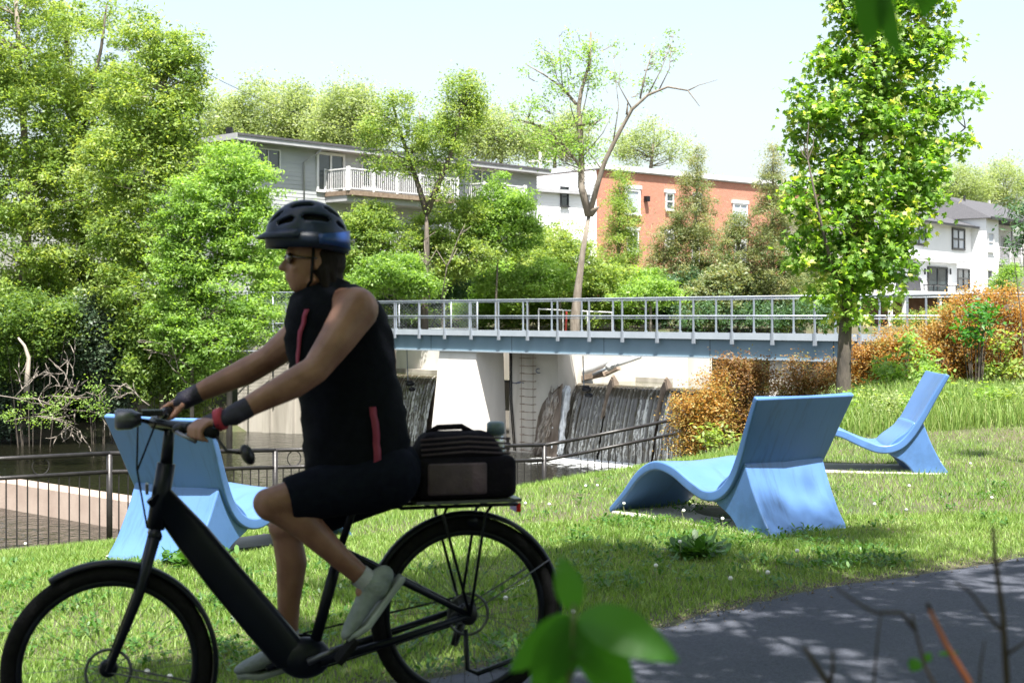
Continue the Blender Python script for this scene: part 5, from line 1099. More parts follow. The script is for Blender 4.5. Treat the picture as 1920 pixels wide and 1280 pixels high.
# fenders
def fender(c, a0, a1, rr, nm):
    mb = MB(); n = 30; V = []
    for i in range(n+1):
        a = a0+(a1-a0)*i/n
        for y, dr in ((-.032, -.012), (-.02, .0), (0, .004), (.02, .0), (.032, -.012)): V.append((c[0]+(rr+dr)*math.cos(a), y, c[2]+(rr+dr)*math.sin(a)))
    mb.add(V, [(5*i+j, 5*i+j+1, 5*i+5+j+1, 5*i+5+j) for i in range(n) for j in range(4)])
    o = mb.build(nm, fb_, bike, True); sd = o.modifiers.new('s', 'SOLIDIFY'); sd.thickness = .004; return o
fender(r_ax, R(20), R(200)-R(10), RW+.022, 'rear_fender'); fender(f_ax, R(58), R(205), RW+.022, 'front_fender')
for s in (1, -1):
    bt([r_ax+Vector((0, s*.06, 0)), r_ax+Vector((math.cos(R(150)), 0, math.sin(R(150))))*(RW+.02)+Vector((0, s*.03, 0))], .003, 'fender_stay', chrome, 5)
    bt([f_ax+Vector((0, s*.06, 0)), f_ax+Vector((math.cos(R(195)), 0, math.sin(R(195))))*(RW+.02)+Vector((0, s*.03, 0))], .003, 'fender_stay', chrome, 5)
# saddle
sc0 = Lp(715, 905); mb = MB(); rings = []
for i, (dx, w_, zt_, th_) in enumerate(((.16, .012, .0, .018), (.10, .028, .004, .028), (.02, .05, .0, .035), (-.06, .085, .008, .045), (-.11, .08, .014, .045), (-.135, .05, .012, .03))):
    for j in range(12):
        a = 2*math.pi*j/12; rings.append((sc0.x+dx, w_*math.cos(a), sc0.z+zt_+(th_*.35 if math.sin(a) > 0 else th_)*math.sin(a)))
mb.add(rings, [(12*i+j, 12*i+12+j, 12*i+12+(j+1) % 12, 12*i+(j+1) % 12) for i in range(5) for j in range(12)]+[tuple(range(12)), tuple(60+j for j in range(12))[::-1]]); mb.build('saddle', rub, bike, True)
# cranks, pedals, chain, cassette, derailleur
pedL = Lp(648, 1216, .13); pedR = bb+(bb-pedL); pedR.y = -.13
for s, pd in ((1, pedL), (-1, pedR)):
    a = bb+Vector((0, s*.07, 0)); e_ = Vector((pd.x, s*.085, pd.z)); bt([a, e_], [.014, .010], 'crank_arm', chrome if s > 0 else fb_, 8)
    bt([e_, Vector((pd.x, s*.10, pd.z)), Vector((pd.x, s*.18, pd.z))], .006, 'pedal_axle', chrome, 6)
    mb = MB(); mb.box(-.05, -.045, -.010, .05, .045, .010); o = mb.build('pedal', rub, bike); o.location = (pd.x, s*.15, pd.z); o.rotation_euler = (0, R(50 if s > 0 else 5), 0)
for rr, y, c, nm in ((.075, -.06, bb, 'chainring'), (.055, -.045, r_ax, 'cassette'), (.04, -.055, r_ax, 'cassette')):
    mb = MB(); mb.tube([(c.x, y-.004, c.z), (c.x, y+.004, c.z)], rr, 28); mb.build(nm, chrome if nm == 'cassette' else fb_, bike)
for dz in (1, -1): bt([bb+Vector((0, -.06, .075*dz)), r_ax+Vector((0, -.05, .05*dz))], .004, 'chain', darkm, 5)
d0 = r_ax+Vector((-.005, -.075, -.05)); bt([d0, d0+Vector((.03, 0, -.09))], [.02, .014], 'derailleur', darkm, 8)
mb = MB(); mb.ell(r_ax+Vector((.0, .055, -.0)), (.035, .016, .04)); mb.build('brake_caliper', darkm, bike, True)
MB().torus((r_ax.x, .045, r_ax.z), .075, .006, 'y', 28, 5, flat=.3).build('brake_disc', chrome, bike, True); MB().torus((f_ax.x, .045, f_ax.z), .075, .006, 'y', 28, 5, flat=.3).build('brake_disc', chrome, bike, True)
bt([r_ax+Vector((.015, .07, -.05)), r_ax+Vector((.015, .10, -.19)), r_ax+Vector((-.02, .11, -.205)), Lp(962, 1236, .13)], .009, 'kickstand', fb_, 8)
# rack
rz_ = Lp(850, 945).z; x0 = Lp(745, 940).x; x1 = Lp(962, 940).x
for y in (-.055, .055): bt([(x0, y, rz_), (x1, y, rz_)], .007, 'rack_rail', fb_, 8)
for i in range(5): xx = x0+(x1-x0)*i/4; bt([(xx, -.055, rz_), (xx, .055, rz_)], .005, 'rack_bar', fb_, 6)
for s in (1, -1):
    bt([r_ax+Vector((0, s*.075, 0)), (r_ax.x-.06, s*.07, rz_-.03), (r_ax.x-.09, s*.055, rz_)], .006, 'rack_leg', fb_, 6); bt([r_ax+Vector((0, s*.075, 0)), (r_ax.x+.10, s*.07, rz_-.03), (r_ax.x+.08, s*.055, rz_)], .006, 'rack_leg', fb_, 6)
mb = MB(); c = Vector((x1, 0, rz_-.012)); mb.box(c.x-.018, -.045, c.z-.02, c.x, .045, c.z+.014); mb.build('tail_light', mat('red_reflector', (.5, .01, .01), (.6, .02, .015), rough=.15), bike)
bt([(r_ax.x-.02, -.04, rz_-.06), (r_ax.x-.02, .04, rz_-.06)], .02, 'rack_mount', fb_, 8)

# pannier case on the rack with bottle
bagm = mat('bag_fabric', (.006, .005, .009), (.011, .009, .014), scale=20, rough=.85, spec=.1, bump=.3)
bagp = mat('bag_side_panel', (.045, .028, .038), (.07, .045, .058), scale=12, rough=.7, bump=.2)
c = Lp(865, 935); bag = empty('rack_bag', tuple(Vector((BR_.x, BR_.y, 0))+Vector((bu.x*c.x, bu.y*c.x, c.z))), brz, 'black soft sided trunk bag strapped on the bicycle rack', 'bag')
def rbox(mb, x0, x1, y0, y1, z0, z1, topin=.0):
    mb.hexa([(x0, y0, z0), (x1, y0, z0), (x1, y1, z0), (x0, y1, z0), (x0+topin, y0+topin, z1), (x1-topin, y0+topin, z1), (x1-topin, y1-topin, z1), (x0+topin, y1-topin, z1)])
zz = .012; Wb = .185
def bevel(o, w_=.02, s_=4): b_ = o.modifiers.new('b', 'BEVEL'); b_.width = w_; b_.segments = s_; b_.limit_method = 'NONE'; return o
mb = MB(); rbox(mb, -Wb, Wb+.0, -.12, .12, zz, zz+.155); bevel(mb.build('body', bagm, bag, True), .03)
mb = MB(); rbox(mb, -Wb+.03, Wb+.01, -.11, .11, zz+.14, zz+.242, .05); bevel(mb.build('lid', bagm, bag, True), .03)
for y in (-.126, .126): mb = MB(); rbox(mb, -Wb+.12, Wb-.03, y-.008, y+.008, zz+.02, zz+.135); bevel(mb.build('side_pocket', bagp, bag, True), .008, 2)
for k_ in range(4): mb = MB(); mb.torus((0, 0, 0), .1, .1, 'y', 4, 4); mb = MB(); mb.tube([(-Wb+.03, .122, zz+.165+k_*.018), (0, .118-.004*k_, zz+.175+k_*.018), (Wb-.01, .112-.006*k_, zz+.165+k_*.018)], .004, 6); mb.build('piping', bagp, bag, True)
mb = MB(); mb.tube([(-.04, 0, zz+.235), (0, 0, zz+.258), (.09, 0, zz+.256), (.13, 0, zz+.235)], .011, 8); mb.build('carry_handle', bagm, bag, True)
mb = MB(); rbox(mb, -Wb-.012, Wb+.012, -.128, .128, -.001, .011); mb.build('base_plate', chrome, bag)
bc = Lp(940, 870, .08); bot = empty('steel_bottle', tuple(Vector((BR_.x, BR_.y, 0))+Vector((bu.x*bc.x+bn.x*.0, bu.y*bc.x, bc.z-.02))), brz, 'steel drinking bottle with blue grey lid standing in the rack bag', 'bottle')
mb = MB(); mb.tube([(0, 0, 0), (0, 0, .10), (0, 0, .125)], [.032, .032, .028], 20); mb.build('flask', mat('bottle_steel', (.5, .52, .54), (.58, .6, .62), scale=9, rough=.25, metal=.6), bot, True)
mb = MB(); mb.tube([(0, 0, .126), (0, 0, .165), (0, 0, .172)], [.034, .034, .026], 20); mb.build('cap', mat('bottle_cap', (.10, .14, .18), (.12, .17, .21), rough=.4), bot, True)

# ------------------------------------------------------------------ rider
person = empty('person', (BR_.x, BR_.y, 0), brz, 'cyclist riding left in black sleeveless vest, dark shorts and blue black helmet', 'person')
skin = mat('skin', (.17, .075, .048), (.29, .15, .10), scale=9, rough=.5, bump=.05, bscale=80); skin.node_tree.nodes['Principled BSDF'].inputs['Subsurface Weight'].default_value = .08
skin.node_tree.nodes['Principled BSDF'].inputs['Subsurface Radius'].default_value = (.02, .008, .004)
def cap(mb, a, b_, r0, r1, n=14, sph=True, sq=None):
    a = Vector(a); b_ = Vector(b_); mb.tube([a, b_], [r0, r1], n)
    mb.ell(a, (r0,)*3, n, 9); mb.ell(b_, (r1,)*3, n, 9)
def chain_(mb, pts, rs, n=14):
    for i in range(len(pts)-1): cap(mb, pts[i], pts[i+1], rs[i], rs[i+1], n)
def fuse(mb, name, m, parent, vox, sm=6, fac=.5):
    me = mb.mesh(name); o = bpy.data.objects.new(name, me); COL.objects.link(o)
    rm = o.modifiers.new('r', 'REMESH'); rm.mode = 'VOXEL'; rm.voxel_size = vox
    s_ = o.modifiers.new('s', 'SMOOTH'); s_.iterations = sm; s_.factor = fac
    dg = bpy.context.evaluated_depsgraph_get(); ev = o.evaluated_get(dg); me2 = bpy.data.meshes.new_from_object(ev)
    bpy.data.objects.remove(o); me2.materials.clear(); return link(name, me2, m, parent, True)
V3 = Vector
hip = {1: Lp(722, 893, .10), -1: Lp(722, 893, -.10)}
kn = {1: Lp(508, 945, .13), -1: Lp(535, 990, -.11)}
an = {1: Lp(692, 1092, .12), -1: Lp(540, 1205, -.125)}
sh = {1: Lp(668, 580, .185), -1: Lp(612, 584, -.17)}
el = {1: Lp(592, 692, .27), -1: Lp(505, 672, -.27)}
wrp = {1: Lp(438, 778, .30), -1: Lp(345, 750, -.30)}
hd0 = {1: Lp(392, 800, HL), -1: gr+Vector((-.02, 0, .02))}
head = Lp(586, 486); nb2 = Lp(630, 552)
mb = MB()
# head and face
mb.ell(head+V3((-.01, 0, .015)), (.100, .077, .112), 20, 14)
mb.ell(head+V3((.035, 0, -.047)), (.062, .06, .08), 16, 12)          # face mask
mb.ell(head+V3((.055, 0, -.098)), (.030, .030, .022))                 # chin
cap(mb, head+V3((.005, .045, -.075)), head+V3((.055, .015, -.10)), .022, .018); cap(mb, head+V3((.005, -.045, -.075)), head+V3((.055, -.015, -.10)), .022, .018)  # jaw
cap(mb, head+V3((.088, 0, .0)), head+V3((.112, 0, -.032)), .010, .013, 10)   # nose
mb.ell(head+V3((.104, .010, -.036)), (.010, .009, .008)); mb.ell(head+V3((.104, -.010, -.036)), (.010, .009, .008))
mb.ell(head+V3((.080, 0, .025)), (.018, .05, .012))                   # brow
mb.ell(head+V3((.090, 0, -.062)), (.010, .024, .006)); mb.ell(head+V3((.088, 0, -.073)), (.010, .021, .007))  # lips
for s in (1, -1):
    mb.ell(head+V3((-.008, s*.076, -.015)), (.018, .008, .030)); mb.ell(head+V3((.065, s*.035, -.035)), (.022, .022, .02))
chain_(mb, [head+V3((-.02, 0, -.06)), nb2, nb2+V3((-.03, 0, -.06))], [.058, .06, .075])
# trunk
tr = [Lp(632, 610), Lp(640, 680), Lp(655, 760), Lp(690, 840), Lp(718, 880)]
for p_, rx, ry in zip(tr, (.10, .12, .135, .135, .12), (.14, .15, .15, .155, .155)): mb.ell(p_, (rx, ry, .13), 18, 12)
for s in (1, -1):
    chain_(mb, [V3((nb2.x, s*.05, nb2.z-.03)), sh[s]], [.055, .078])
    q = sh[s].lerp(el[s], .45)
    chain_(mb, [sh[s], q+V3((.0, s*.005, -.004)), el[s]], [.080, .066, .050])
    f1 = el[s].lerp(wrp[s], .28)
    chain_(mb, [el[s], f1+V3((0, 0, -.006)), el[s].lerp(wrp[s], .7), wrp[s]], [.050, .052, .040, .030])
    # palm, four curled fingers and thumb around the grip
    ax = ((gl if s > 0 else gr)-barpt(s, .68)).normalized(); gpt = hd0[s] if s > 0 else gr
    g0 = (barpt(s, .68).lerp(gl if s > 0 else gr, .55)); fw = V3((1, 0, 0)); dn_ = V3((0, 0, -1))
    pk = g0+V3((-.018, 0, .030))
    for k_ in range(4): 
        o_ = ax*(-.030+.021*k_); cap(mb, wrp[s]+o_*.5, pk+o_+V3((.005, 0, .002)), .021, .0135, 10)
        ln = (.95, 1.05, 1.0, .82)[k_]
        k1 = pk+o_+V3((.020, 0, .004)); k2 = g0+o_+V3((.034*ln, 0, .010)); k3 = g0+o_+V3((.033*ln, 0, -.016)); k4 = g0+o_+V3((.008, 0, -.027))
        chain_(mb, [pk+o_, k1, k2, k3, k4], [.0115, .0105, .0098, .009, .008], 10)
    inn = -ax; chain_(mb, [pk+inn*.032+V3((-.02, 0, -.005)), g0+inn*.048+V3((-.012, 0, -.012)), g0+inn*.050+V3((.014, 0, -.020)), g0+inn*.044+V3((.028, 0, -.016))], [.015, .0125, .0105, .009], 10)
    # legs
    chain_(mb, [hip[s], hip[s].lerp(kn[s], .5)+V3((0, 0, .0)), kn[s]], [.105, .086, .060])
    mb.ell(kn[s]+V3((.012, 0, .005)), (.052, .048, .052))
    cdir = (an[s]-kn[s]).normalized(); back = V3((-abs(cdir.z), 0, cdir.x)).normalized() if True else 0
    back = V3((cdir.z, 0, -cdir.x)); back = back if back.x < 0 else -back
    c1 = kn[s].lerp(an[s], .3)+back*.02; c2 = kn[s].lerp(an[s], .65)+back*.006
    chain_(mb, [kn[s], c1, c2, an[s]], [.054, .058, .043, .034])
fdir = {1: (Lp(640, 1200, .13)-Lp(716, 1098, .13)).normalized(), -1: V3((.97, 0, -.22)).normalized()}
for s in (1, -1): cap(mb, an[s], an[s]+fdir[s]*.04, .032, .026)
body = fuse(mb, 'body', skin, person, .0062, 5)
# clothes
vestm = mat('vest_fabric', (.004, .005, .008), (.006, .007, .011), scale=30, rough=.9, spec=.08, bump=.2)
shortm = mat('shorts_fabric', (.004, .005, .011), (.006, .008, .015), scale=30, rough=.9, spec=.08, bump=.15)
pinkm = mat('pink_trim', (.20, .012, .045), (.24, .018, .055), scale=20, rough=.6)
VS = [  # front px, back px, y px, half width, forward lean rows
 (578, 664, 532, .062), (553, 694, 549, .115), (538, 718, 580, .16), (534, 735, 635, .168), (545, 741, 690, .170), (560, 752, 745, .172), (568, 762, 800, .178), (570, 768, 850, .184), (572, 770, 880, .184)]
def loft(VS, n=40, nm='vest', m=vestm, grow=0.0, wz=None):
    V = []; RR = cat([(a, b_, c, d) for a, b_, c, d in VS], 4)
    for a, b_, y, w_ in RR:
        pf = Lp(a, y); pb = Lp(b_, y); cx = (pf.x+pb.x)/2; hx = abs(pf.x-pb.x)/2+grow
        for j in range(n):
            t = 2*math.pi*j/n; c_, s_ = math.cos(t), math.sin(t)
            wr = .0025*math.sin(7*t+y*.05)+.003*math.sin(y*.13+2.2*math.sin(3*t))+.002*math.sin(y*.24-3*t)
            V.append((cx+(hx+wr)*math.copysign(abs(c_)**.85, c_), (w_+grow+wr)*math.copysign(abs(s_)**.85, s_), pf.z))
    return V, len(RR), n
V, nr, n = loft(VS)
mb = MB()
def openhole(i, j):   # arm holes around the shoulders
    v = V3(V[i*n+j]); 
    for s in (1, -1):
        if (V3((v.x, v.y, v.z))-V3((sh[s].x, sh[s].y, sh[s].z-.02))).length < .088: return True
    return False
F_ = []
for i in range(nr-1):
    for j in range(n):
        if openhole(i, j) and openhole(i+1, (j+1) % n): continue
        F_.append((i*n+j, i*n+(j+1) % n, (i+1)*n+(j+1) % n, (i+1)*n+j))
mb.add(V, F_); vest = mb.build('vest', vestm, person, True); sd = vest.modifiers.new('s', 'SOLIDIFY'); sd.thickness = .006; sd.offset = 1
# collar
mb = MB(); c = Lp(612, 538); mb.tube([Lp(624, 520)+V3((0, 0, 0)), Lp(621, 530), Lp(618, 544)], [.066, .070, .085], 24, False); mb.build('collar', vestm, person, True)
mb = MB(); mb.torus((Lp(616, 548).x, 0, Lp(606, 549).z), .088, .0035, 'z', 40, 6); o = mb.build('collar_piping', pinkm, person, True)
def stripe(t0, t1, r0, r1, nm='stripe'):
    """band on the vest following its surface; rows r0..r1 of the loft, angle from t0 to t1"""
    mb = MB(); Q = []; rows = range(r0, r1+1)
    for k_, i in enumerate(rows):
        tt = t0+(t1-t0)*k_/max(1, (r1-r0))
        for dt_ in (-.055, .055):
            t = tt+dt_; j = (t/(2*math.pi)*n) % n; a = int(j); fr_ = j-a; v = V3(V[i*n+a]).lerp(V3(V[i*n+(a+1) % n]), fr_)
            cx = sum(V[i*n+q_][0] for q_ in range(n))/n; o_ = V3((v.x-cx, v.y, 0)).normalized()*.009; Q.append(v+o_)
    m_ = len(rows); mb.add(Q, [(2*i, 2*i+1, 2*i+3, 2*i+2) for i in range(m_-1)]); o = mb.build(nm, pinkm, vest, True); sd = o.modifiers.new('s', 'SOLIDIFY'); sd.thickness = .002; return o
stripe(R(52), R(28), 8, 17); stripe(R(100), R(98), 21, 31)
# shorts
mb = MB(); mb.ell(Lp(723, 878), (.142, .185, .11), 20, 12); mb.ell(Lp(690, 850), (.15, .18, .10), 20, 12)
for s in (1, -1):
    e_ = hip[s].lerp(kn[s], .86); md = hip[s].lerp(kn[s], .5)
    mb.tube([hip[s]+V3((-.02, 0, 0)), hip[s].lerp(kn[s], .2), md, e_], [.12, .114, .098, .082], 20)
    mb.ell(hip[s]+V3((-.01, 0, 0)), (.12,)*3, 18, 12)
fuse(mb, 'shorts', shortm, person, .008, 5)
# shoes, socks
shoem = mat('shoe_fabric', (.16, .19, .19), (.23, .26, .26), scale=18, rough=.75, bump=.3); solem = mat('shoe_sole', (.22, .25, .25), (.28, .31, .31), scale=9, rough=.6)
sock = mat('white_sock', (.3, .31, .33), (.36, .37, .39), scale=25, rough=.9, bump=.2)
for s in (1, -1):
    f_ = fdir[s]; upv = V3((-f_.z, 0, f_.x)); upv = upv if upv.z > 0 else -upv
    hl = an[s]-f_*.045-upv*.045; mb = MB()
    for (q, r_, w_) in ((0, .040, .037), (.025, .044, .038), (.05, .045, .038), (.08, .041, .039), (.11, .037, .041), (.14, .033, .044), (.17, .029, .046), (.195, .026, .045), (.215, .022, .041)):
        mb.ell(hl+f_*q+upv*(r_-.022), (.045, w_, r_), 14, 10, Matrix((f_, V3((0, 1, 0)), upv)).transposed())
    cap(mb, an[s]+V3((0, 0, .0)), an[s]-upv*.03, .045, .045)
    mb.ell(an[s]-upv*.03-f_*.012, (.05, .042, .055), 16, 10)
    fuse(mb, 'shoe', shoem, person, .0055, 14)
    mb = MB(); Q = []; prof = [(-.045, .030), (-.02, .038), (.05, .036), (.11, .043), (.17, .050), (.22, .044), (.25, .022)]
    for q, w_ in prof:
        c = hl+f_*q-upv*.028
        for y, z_ in ((-w_, 0), (w_, 0), (w_, -.022), (-w_, -.022)): Q.append(c+V3((0, y, 0))+upv*(z_+(.018 if q > .21 else 0)))
    mb.add(Q, [(4*i+j, 4*i+4+j, 4*i+4+(j+1) % 4, 4*i+(j+1) % 4) for i in range(6) for j in range(4)]+[(0, 1, 2, 3), (27, 26, 25, 24)]); o = mb.build('shoe_sole', solem, person, True); bevel(o, .006, 2)
    mb = MB(); cc = (kn[s]-an[s]).normalized(); mb.tube([an[s]-cc*.01, an[s]+cc*.05], [.042, .041], 16, False); mb.build('sock', sock, person, True)
# gloves
glm = mat('glove_fabric', (.008, .007, .018), (.014, .011, .028), scale=25, rough=.7, bump=.2); redm = mat('glove_red', (.32, .015, .035), (.38, .025, .05), scale=20, rough=.6)
for s in (1, -1):
    ax = ((gl if s > 0 else gr)-barpt(s, .68)).normalized(); g0 = (barpt(s, .68).lerp(gl if s > 0 else gr, .55)); pk = g0+V3((-.018, 0, .030)); mb = MB()
    for k_ in range(4): o_ = ax*(-.030+.021*k_); cap(mb, wrp[s]+o_*.5, pk+o_+V3((-.004, 0, .002)), .027, .0185, 10)
    cap(mb, wrp[s], wrp[s].lerp(el[s], .16), .036, .037, 14); fuse(mb, 'glove', glm, person, .005, 4)
    mb = MB(); c = pk.lerp(wrp[s], .45); d = (pk-wrp[s]).normalized()
    mb.tube([c-d*.013, c+d*.013], .038, 20)
    if s > 0: mb.build('glove_band', redm, person, True)
# hair, glasses, helmet
hairm = mat('dark_hair', (.007, .005, .004), (.014, .010, .008), scale=40, spec=.15, rough=.7, stretch=(1, 1, .1), bump=.5)
mb = MB(); mb.ell(head+V3((-.035, 0, -.005)), (.088, .083, .095), 18, 12)
for k_ in range(7): a = (k_-3)*.42; cap(mb, head+V3((-.085*math.cos(a), .07*math.sin(a), -.04)), head+V3((-.095*math.cos(a)-.01, .075*math.sin(a), -.115+.01*(k_ % 2))), .026, .013, 8)
fuse(mb, 'hair', hairm, person, .006, 3)
lens = mat('sunglass_lens', (.02, .012, .01), (.04, .018, .012), scale=5, rough=.08, spec=.8)
g_ = MB(); 
for s in (1, -1): g_.ell(head+V3((.086, s*.033, .002)), (.012, .030, .021), 14, 9); g_.tube([head+V3((.08, s*.06, .006)), head+V3((-.005, s*.083, .0))], .004, 6)
g_.tube([head+V3((.1, -.01, .008)), head+V3((.1, .01, .008))], .004, 6); g_.build('sunglasses', lens, person, True)
helm = bpy.data.materials.new('helmet_shell'); helm = mat('helmet_shell', (.010, .016, .036), (.016, .026, .055), scale=9, rough=.38, spec=.3)
hb_ = mat('helmet_blue', (.008, .035, .16), (.012, .045, .19), rough=.35)
hc_ = Lp(577, 448); RX, RY, RZ = .150, .112, .142
def hpt(u, v, k=1.0):
    """u: 0 front .. 1 back over the top, v: -1..1 side to side"""
    a = math.pi*u; ph = v*R(88); cx = math.cos(a); sz = math.sin(a)
    x = RX*cx; r_ = math.sqrt(max(0, 1-cx*cx)); y = RY*r_*math.sin(ph)*1.0; z = RZ*r_*math.cos(ph)
    bulge = 1.0
    return hc_+V3((x*k*bulge+.004, y*k, z*k+.0-.02*(1-abs(cx))*0))
NU, NV = 56, 44; vs = []; fs = []
for i in range(NU+1):
    for j in range(NV+1): vs.append(hpt(.03+.94*i/NU, -1+2*j/NV))
def vent(u, v):
    for (cu, cv, lu, lv) in ((.27, 0, .09, .085), (.52, 0, .11, .08), (.76, 0, .09, .08), (.22, .36, .075, .085), (.45, .34, .10, .09), (.70, .36, .09, .09), (.30, .66, .075, .085), (.55, .66, .11, .09), (.78, .66, .06, .08)):
        for s in (1, -1):
            if ((u-cu)/lu)**2+((v-s*cv)/lv)**2 < 1: return True
    return False
for i in range(NU):
    for j in range(NV):
        u = .03+.94*(i+.5)/NU; v = -1+2*(j+.5)/NV
        if not vent(u, v): k_ = NV+1; fs.append((i*k_+j, (i+1)*k_+j, (i+1)*k_+j+1, i*k_+j+1))
mb = MB(); mb.add(vs, fs); me = mb.mesh('helmet'); bm = bmesh.new(); bm.from_mesh(me); bmesh.ops.recalc_face_normals(bm, faces=bm.faces)
bmesh.ops.smooth_vert(bm, verts=[v for v in bm.verts if v.is_boundary], factor=.5, use_axis_x=True, use_axis_y=True, use_axis_z=True)
bmesh.ops.delete(bm, geom=[v for v in bm.verts if not v.link_faces], context='VERTS'); bm.to_mesh(me); bm.free()
hel = link('helmet', me, helm, person, True); sd = hel.modifiers.new('s', 'SOLIDIFY'); sd.thickness = .018; sd.offset = -1
mb = MB(); mb.ell(hc_+V3((0, 0, .005)), (.128, .094, .118), 20, 14); mb.v = [(a, b, max(c, hc_.z-.012)) for a, b, c in mb.v]; mb.build('helmet_liner', rub, hel, True)
# lower rim band, blue rear and the visor
Q = []; 
for i in range(41):
    a = 2*math.pi*i/40; x, y = (RX+.002)*math.cos(a), (RY+.002)*math.sin(a); zl = -.035-.02*max(0, -math.cos(a)); Q += [hc_+V3((x+.004, y, .02)), hc_+V3((x*.985, y*.985, zl))]
mb = MB(); mb.add(Q, [(2*i, 2*i+1, 2*i+3, 2*i+2) for i in range(40)]); o = mb.build('helmet_rim', helm, hel, True); sd = o.modifiers.new('s', 'SOLIDIFY'); sd.thickness = .014
for s in (1, -1):
    mb = MB(); Q = []
    for i in range(12):
        a = R(100+75*i/11)*s; x, y = (RX+.006)*math.cos(a), (RY+.006)*math.sin(a); Q += [hc_+V3((x+.004, y, .012+.02*i/11)), hc_+V3((x, y, -.022-.02*i/11))]
    mb.add(Q, [(2*i, 2*i+1, 2*i+3, 2*i+2) for i in range(11)]); o = mb.build('helmet_blue_flash', hb_, hel, True); sd = o.modifiers.new('s', 'SOLIDIFY'); sd.thickness = .004
mb = MB(); Q = []
for i in range(17):
    a = R(-75+150*i/16); Q.append(hc_+V3(((RX-.01)*math.cos(a)*.97, (RY)*math.sin(a), .028))); Q.append(hc_+V3(((RX+.02)*math.cos(a)+.016*math.cos(a), (RY+.004)*math.sin(a), -.002)))
mb.add(Q, [(2*i, 2*i+2, 2*i+3, 2*i+1) for i in range(16)]); o = mb.build('visor', helm, hel, True); sd = o.modifiers.new('s', 'SOLIDIFY'); sd.thickness = .005
for s in (1, -1):
    mb = MB(); mb.tube([hc_+V3((-.01, s*.092, -.02)), head+V3((.015, s*.07, -.08)), head+V3((.04, 0, -.125))], .006, 6); mb.build('chin_strap', rub, hel, True)
# ------------------------------------------------------------------ lawn details
lawn('grass', 190000, 4.6, 10.5, .040, .0052, True)
bpy.data.objects['grass']['label'] = 'short mown lawn grass close to the path'
o = lawn('grass', 230000, 10.2, 25, .050, .0085, False); o['label'] = 'lawn grass around the far chair and fence'
def stuffblades(nm, n, fx, hg, wd, lean, m, tb, three=True):
    X, Y = fx(n); t = np.clip(.5+tb+RNG.normal(0, .2, len(X)), 0, 1); o = blades(nm, X, Y, hg*RNG.uniform(.4, 1.2, len(X)), wd*RNG.uniform(.6, 1.3, len(X)), RNG.uniform(.05, .55, len(X)), m, t, three); o['kind'] = 'stuff'; return o
def regpx(p0, p1, d0, d1):
    def f(n): Y = RNG.uniform(d0, d1, n); X = (RNG.uniform(p0, p1, n)-960)*Y/F; return X, Y
    return f
wmt = leafmat('weed_blades', [(.08, .16, .03), (.16, .27, .06), (.28, .38, .11), (.46, .45, .24)], .4, (1.3, 1.3, .6))
o = stuffblades('tall_grass', 15000, regpx(1530, 2060, 16.9, 20.3), .30, .012, .4, wmt, 0); o['label'] = 'tall unmown grass strip before the orange hedge'
o = stuffblades('tall_grass', 2500, regpx(1180, 1560, 17.2, 20.8), .13, .012, .4, wmt, -.05)
# broad weeds in the lawn near the path and beneath the chairs
wl = leafmat('weed_leaf', [(.03, .085, .015), (.06, .15, .025), (.10, .21, .04)], .35, (1.4, 1.5, .5))
def weeds(nm, spots, rad, per, size, lb):
    C = []
    for (px, py) in spots:
        d = 9.0
        for _ in range(12): d = (CZ-h((px-960)*d/F, d))*F/(py-HY)
        x = (px-960)*d/F
        for k_ in range(per):
            a = RNG.uniform(0, 6.28); r_ = rad*abs(RNG.normal(0, .6)); C.append((x+r_*math.cos(a)*1.3, d+r_*math.sin(a), 0))
    C = np.array(C); C[:, 2] = H(C[:, 0], C[:, 1])+RNG.uniform(.01, .055, len(C))
    n = len(C); d = rnd_unit(n); d[:, 2] = abs(d[:, 2])*.5+.05; d /= np.linalg.norm(d, axis=1)[:, None]; s = np.cross(d, np.array([0, 0, 1.])+rnd_unit(n)*.3); s /= np.linalg.norm(s, axis=1)[:, None]
    Ls = (size*RNG.uniform(.6, 1.4, n))[:, None]; V = np.stack([C, C+d*Ls*.35+s*Ls*.2, C+d*Ls*.8+s*Ls*.17, C+d*Ls, C+d*Ls*.8-s*Ls*.17, C+d*Ls*.35-s*Ls*.2], 1)
    o = tri_mesh(nm, V, 6, [(0, 1, 5), (1, 2, 4, 5), (2, 3, 4)], np.clip(RNG.normal(.5, .25, n), 0, 1), wl); o['kind'] = 'stuff'; o['label'] = lb; return o
rs = np.random.default_rng(11)
sp_ = [(rs.uniform(1050, 1560), rs.uniform(1000, 1110)) for _ in range(60)]+[(1170+rs.uniform(-40, 60), 985+rs.uniform(-8, 10)) for _ in range(10)]+[(1600+rs.uniform(-60, 90), 1050+rs.uniform(-20, 25)) for _ in range(22)]
sp_ += [(rs.uniform(0, 1050), rs.uniform(1060, 1280)) for _ in range(110)]+[(rs.uniform(1000, 1900), rs.uniform(900, 1000)) for _ in range(40)]
sp_ = [q_ for q_ in sp_ if True]
weeds('lawn_weeds', sp_, .12, 30, .034, 'clover and dandelion leaves among the lawn grass')
weeds('lawn_weeds', [(370+rs.uniform(-40, 50), 1060+rs.uniform(-6, 8)) for _ in range(10)]+[(1290+rs.uniform(-30, 40), 1040+rs.uniform(-10, 10)) for _ in range(10)], .07, 34, .085, 'long dandelion leaves at the foot of the left and right chairs')
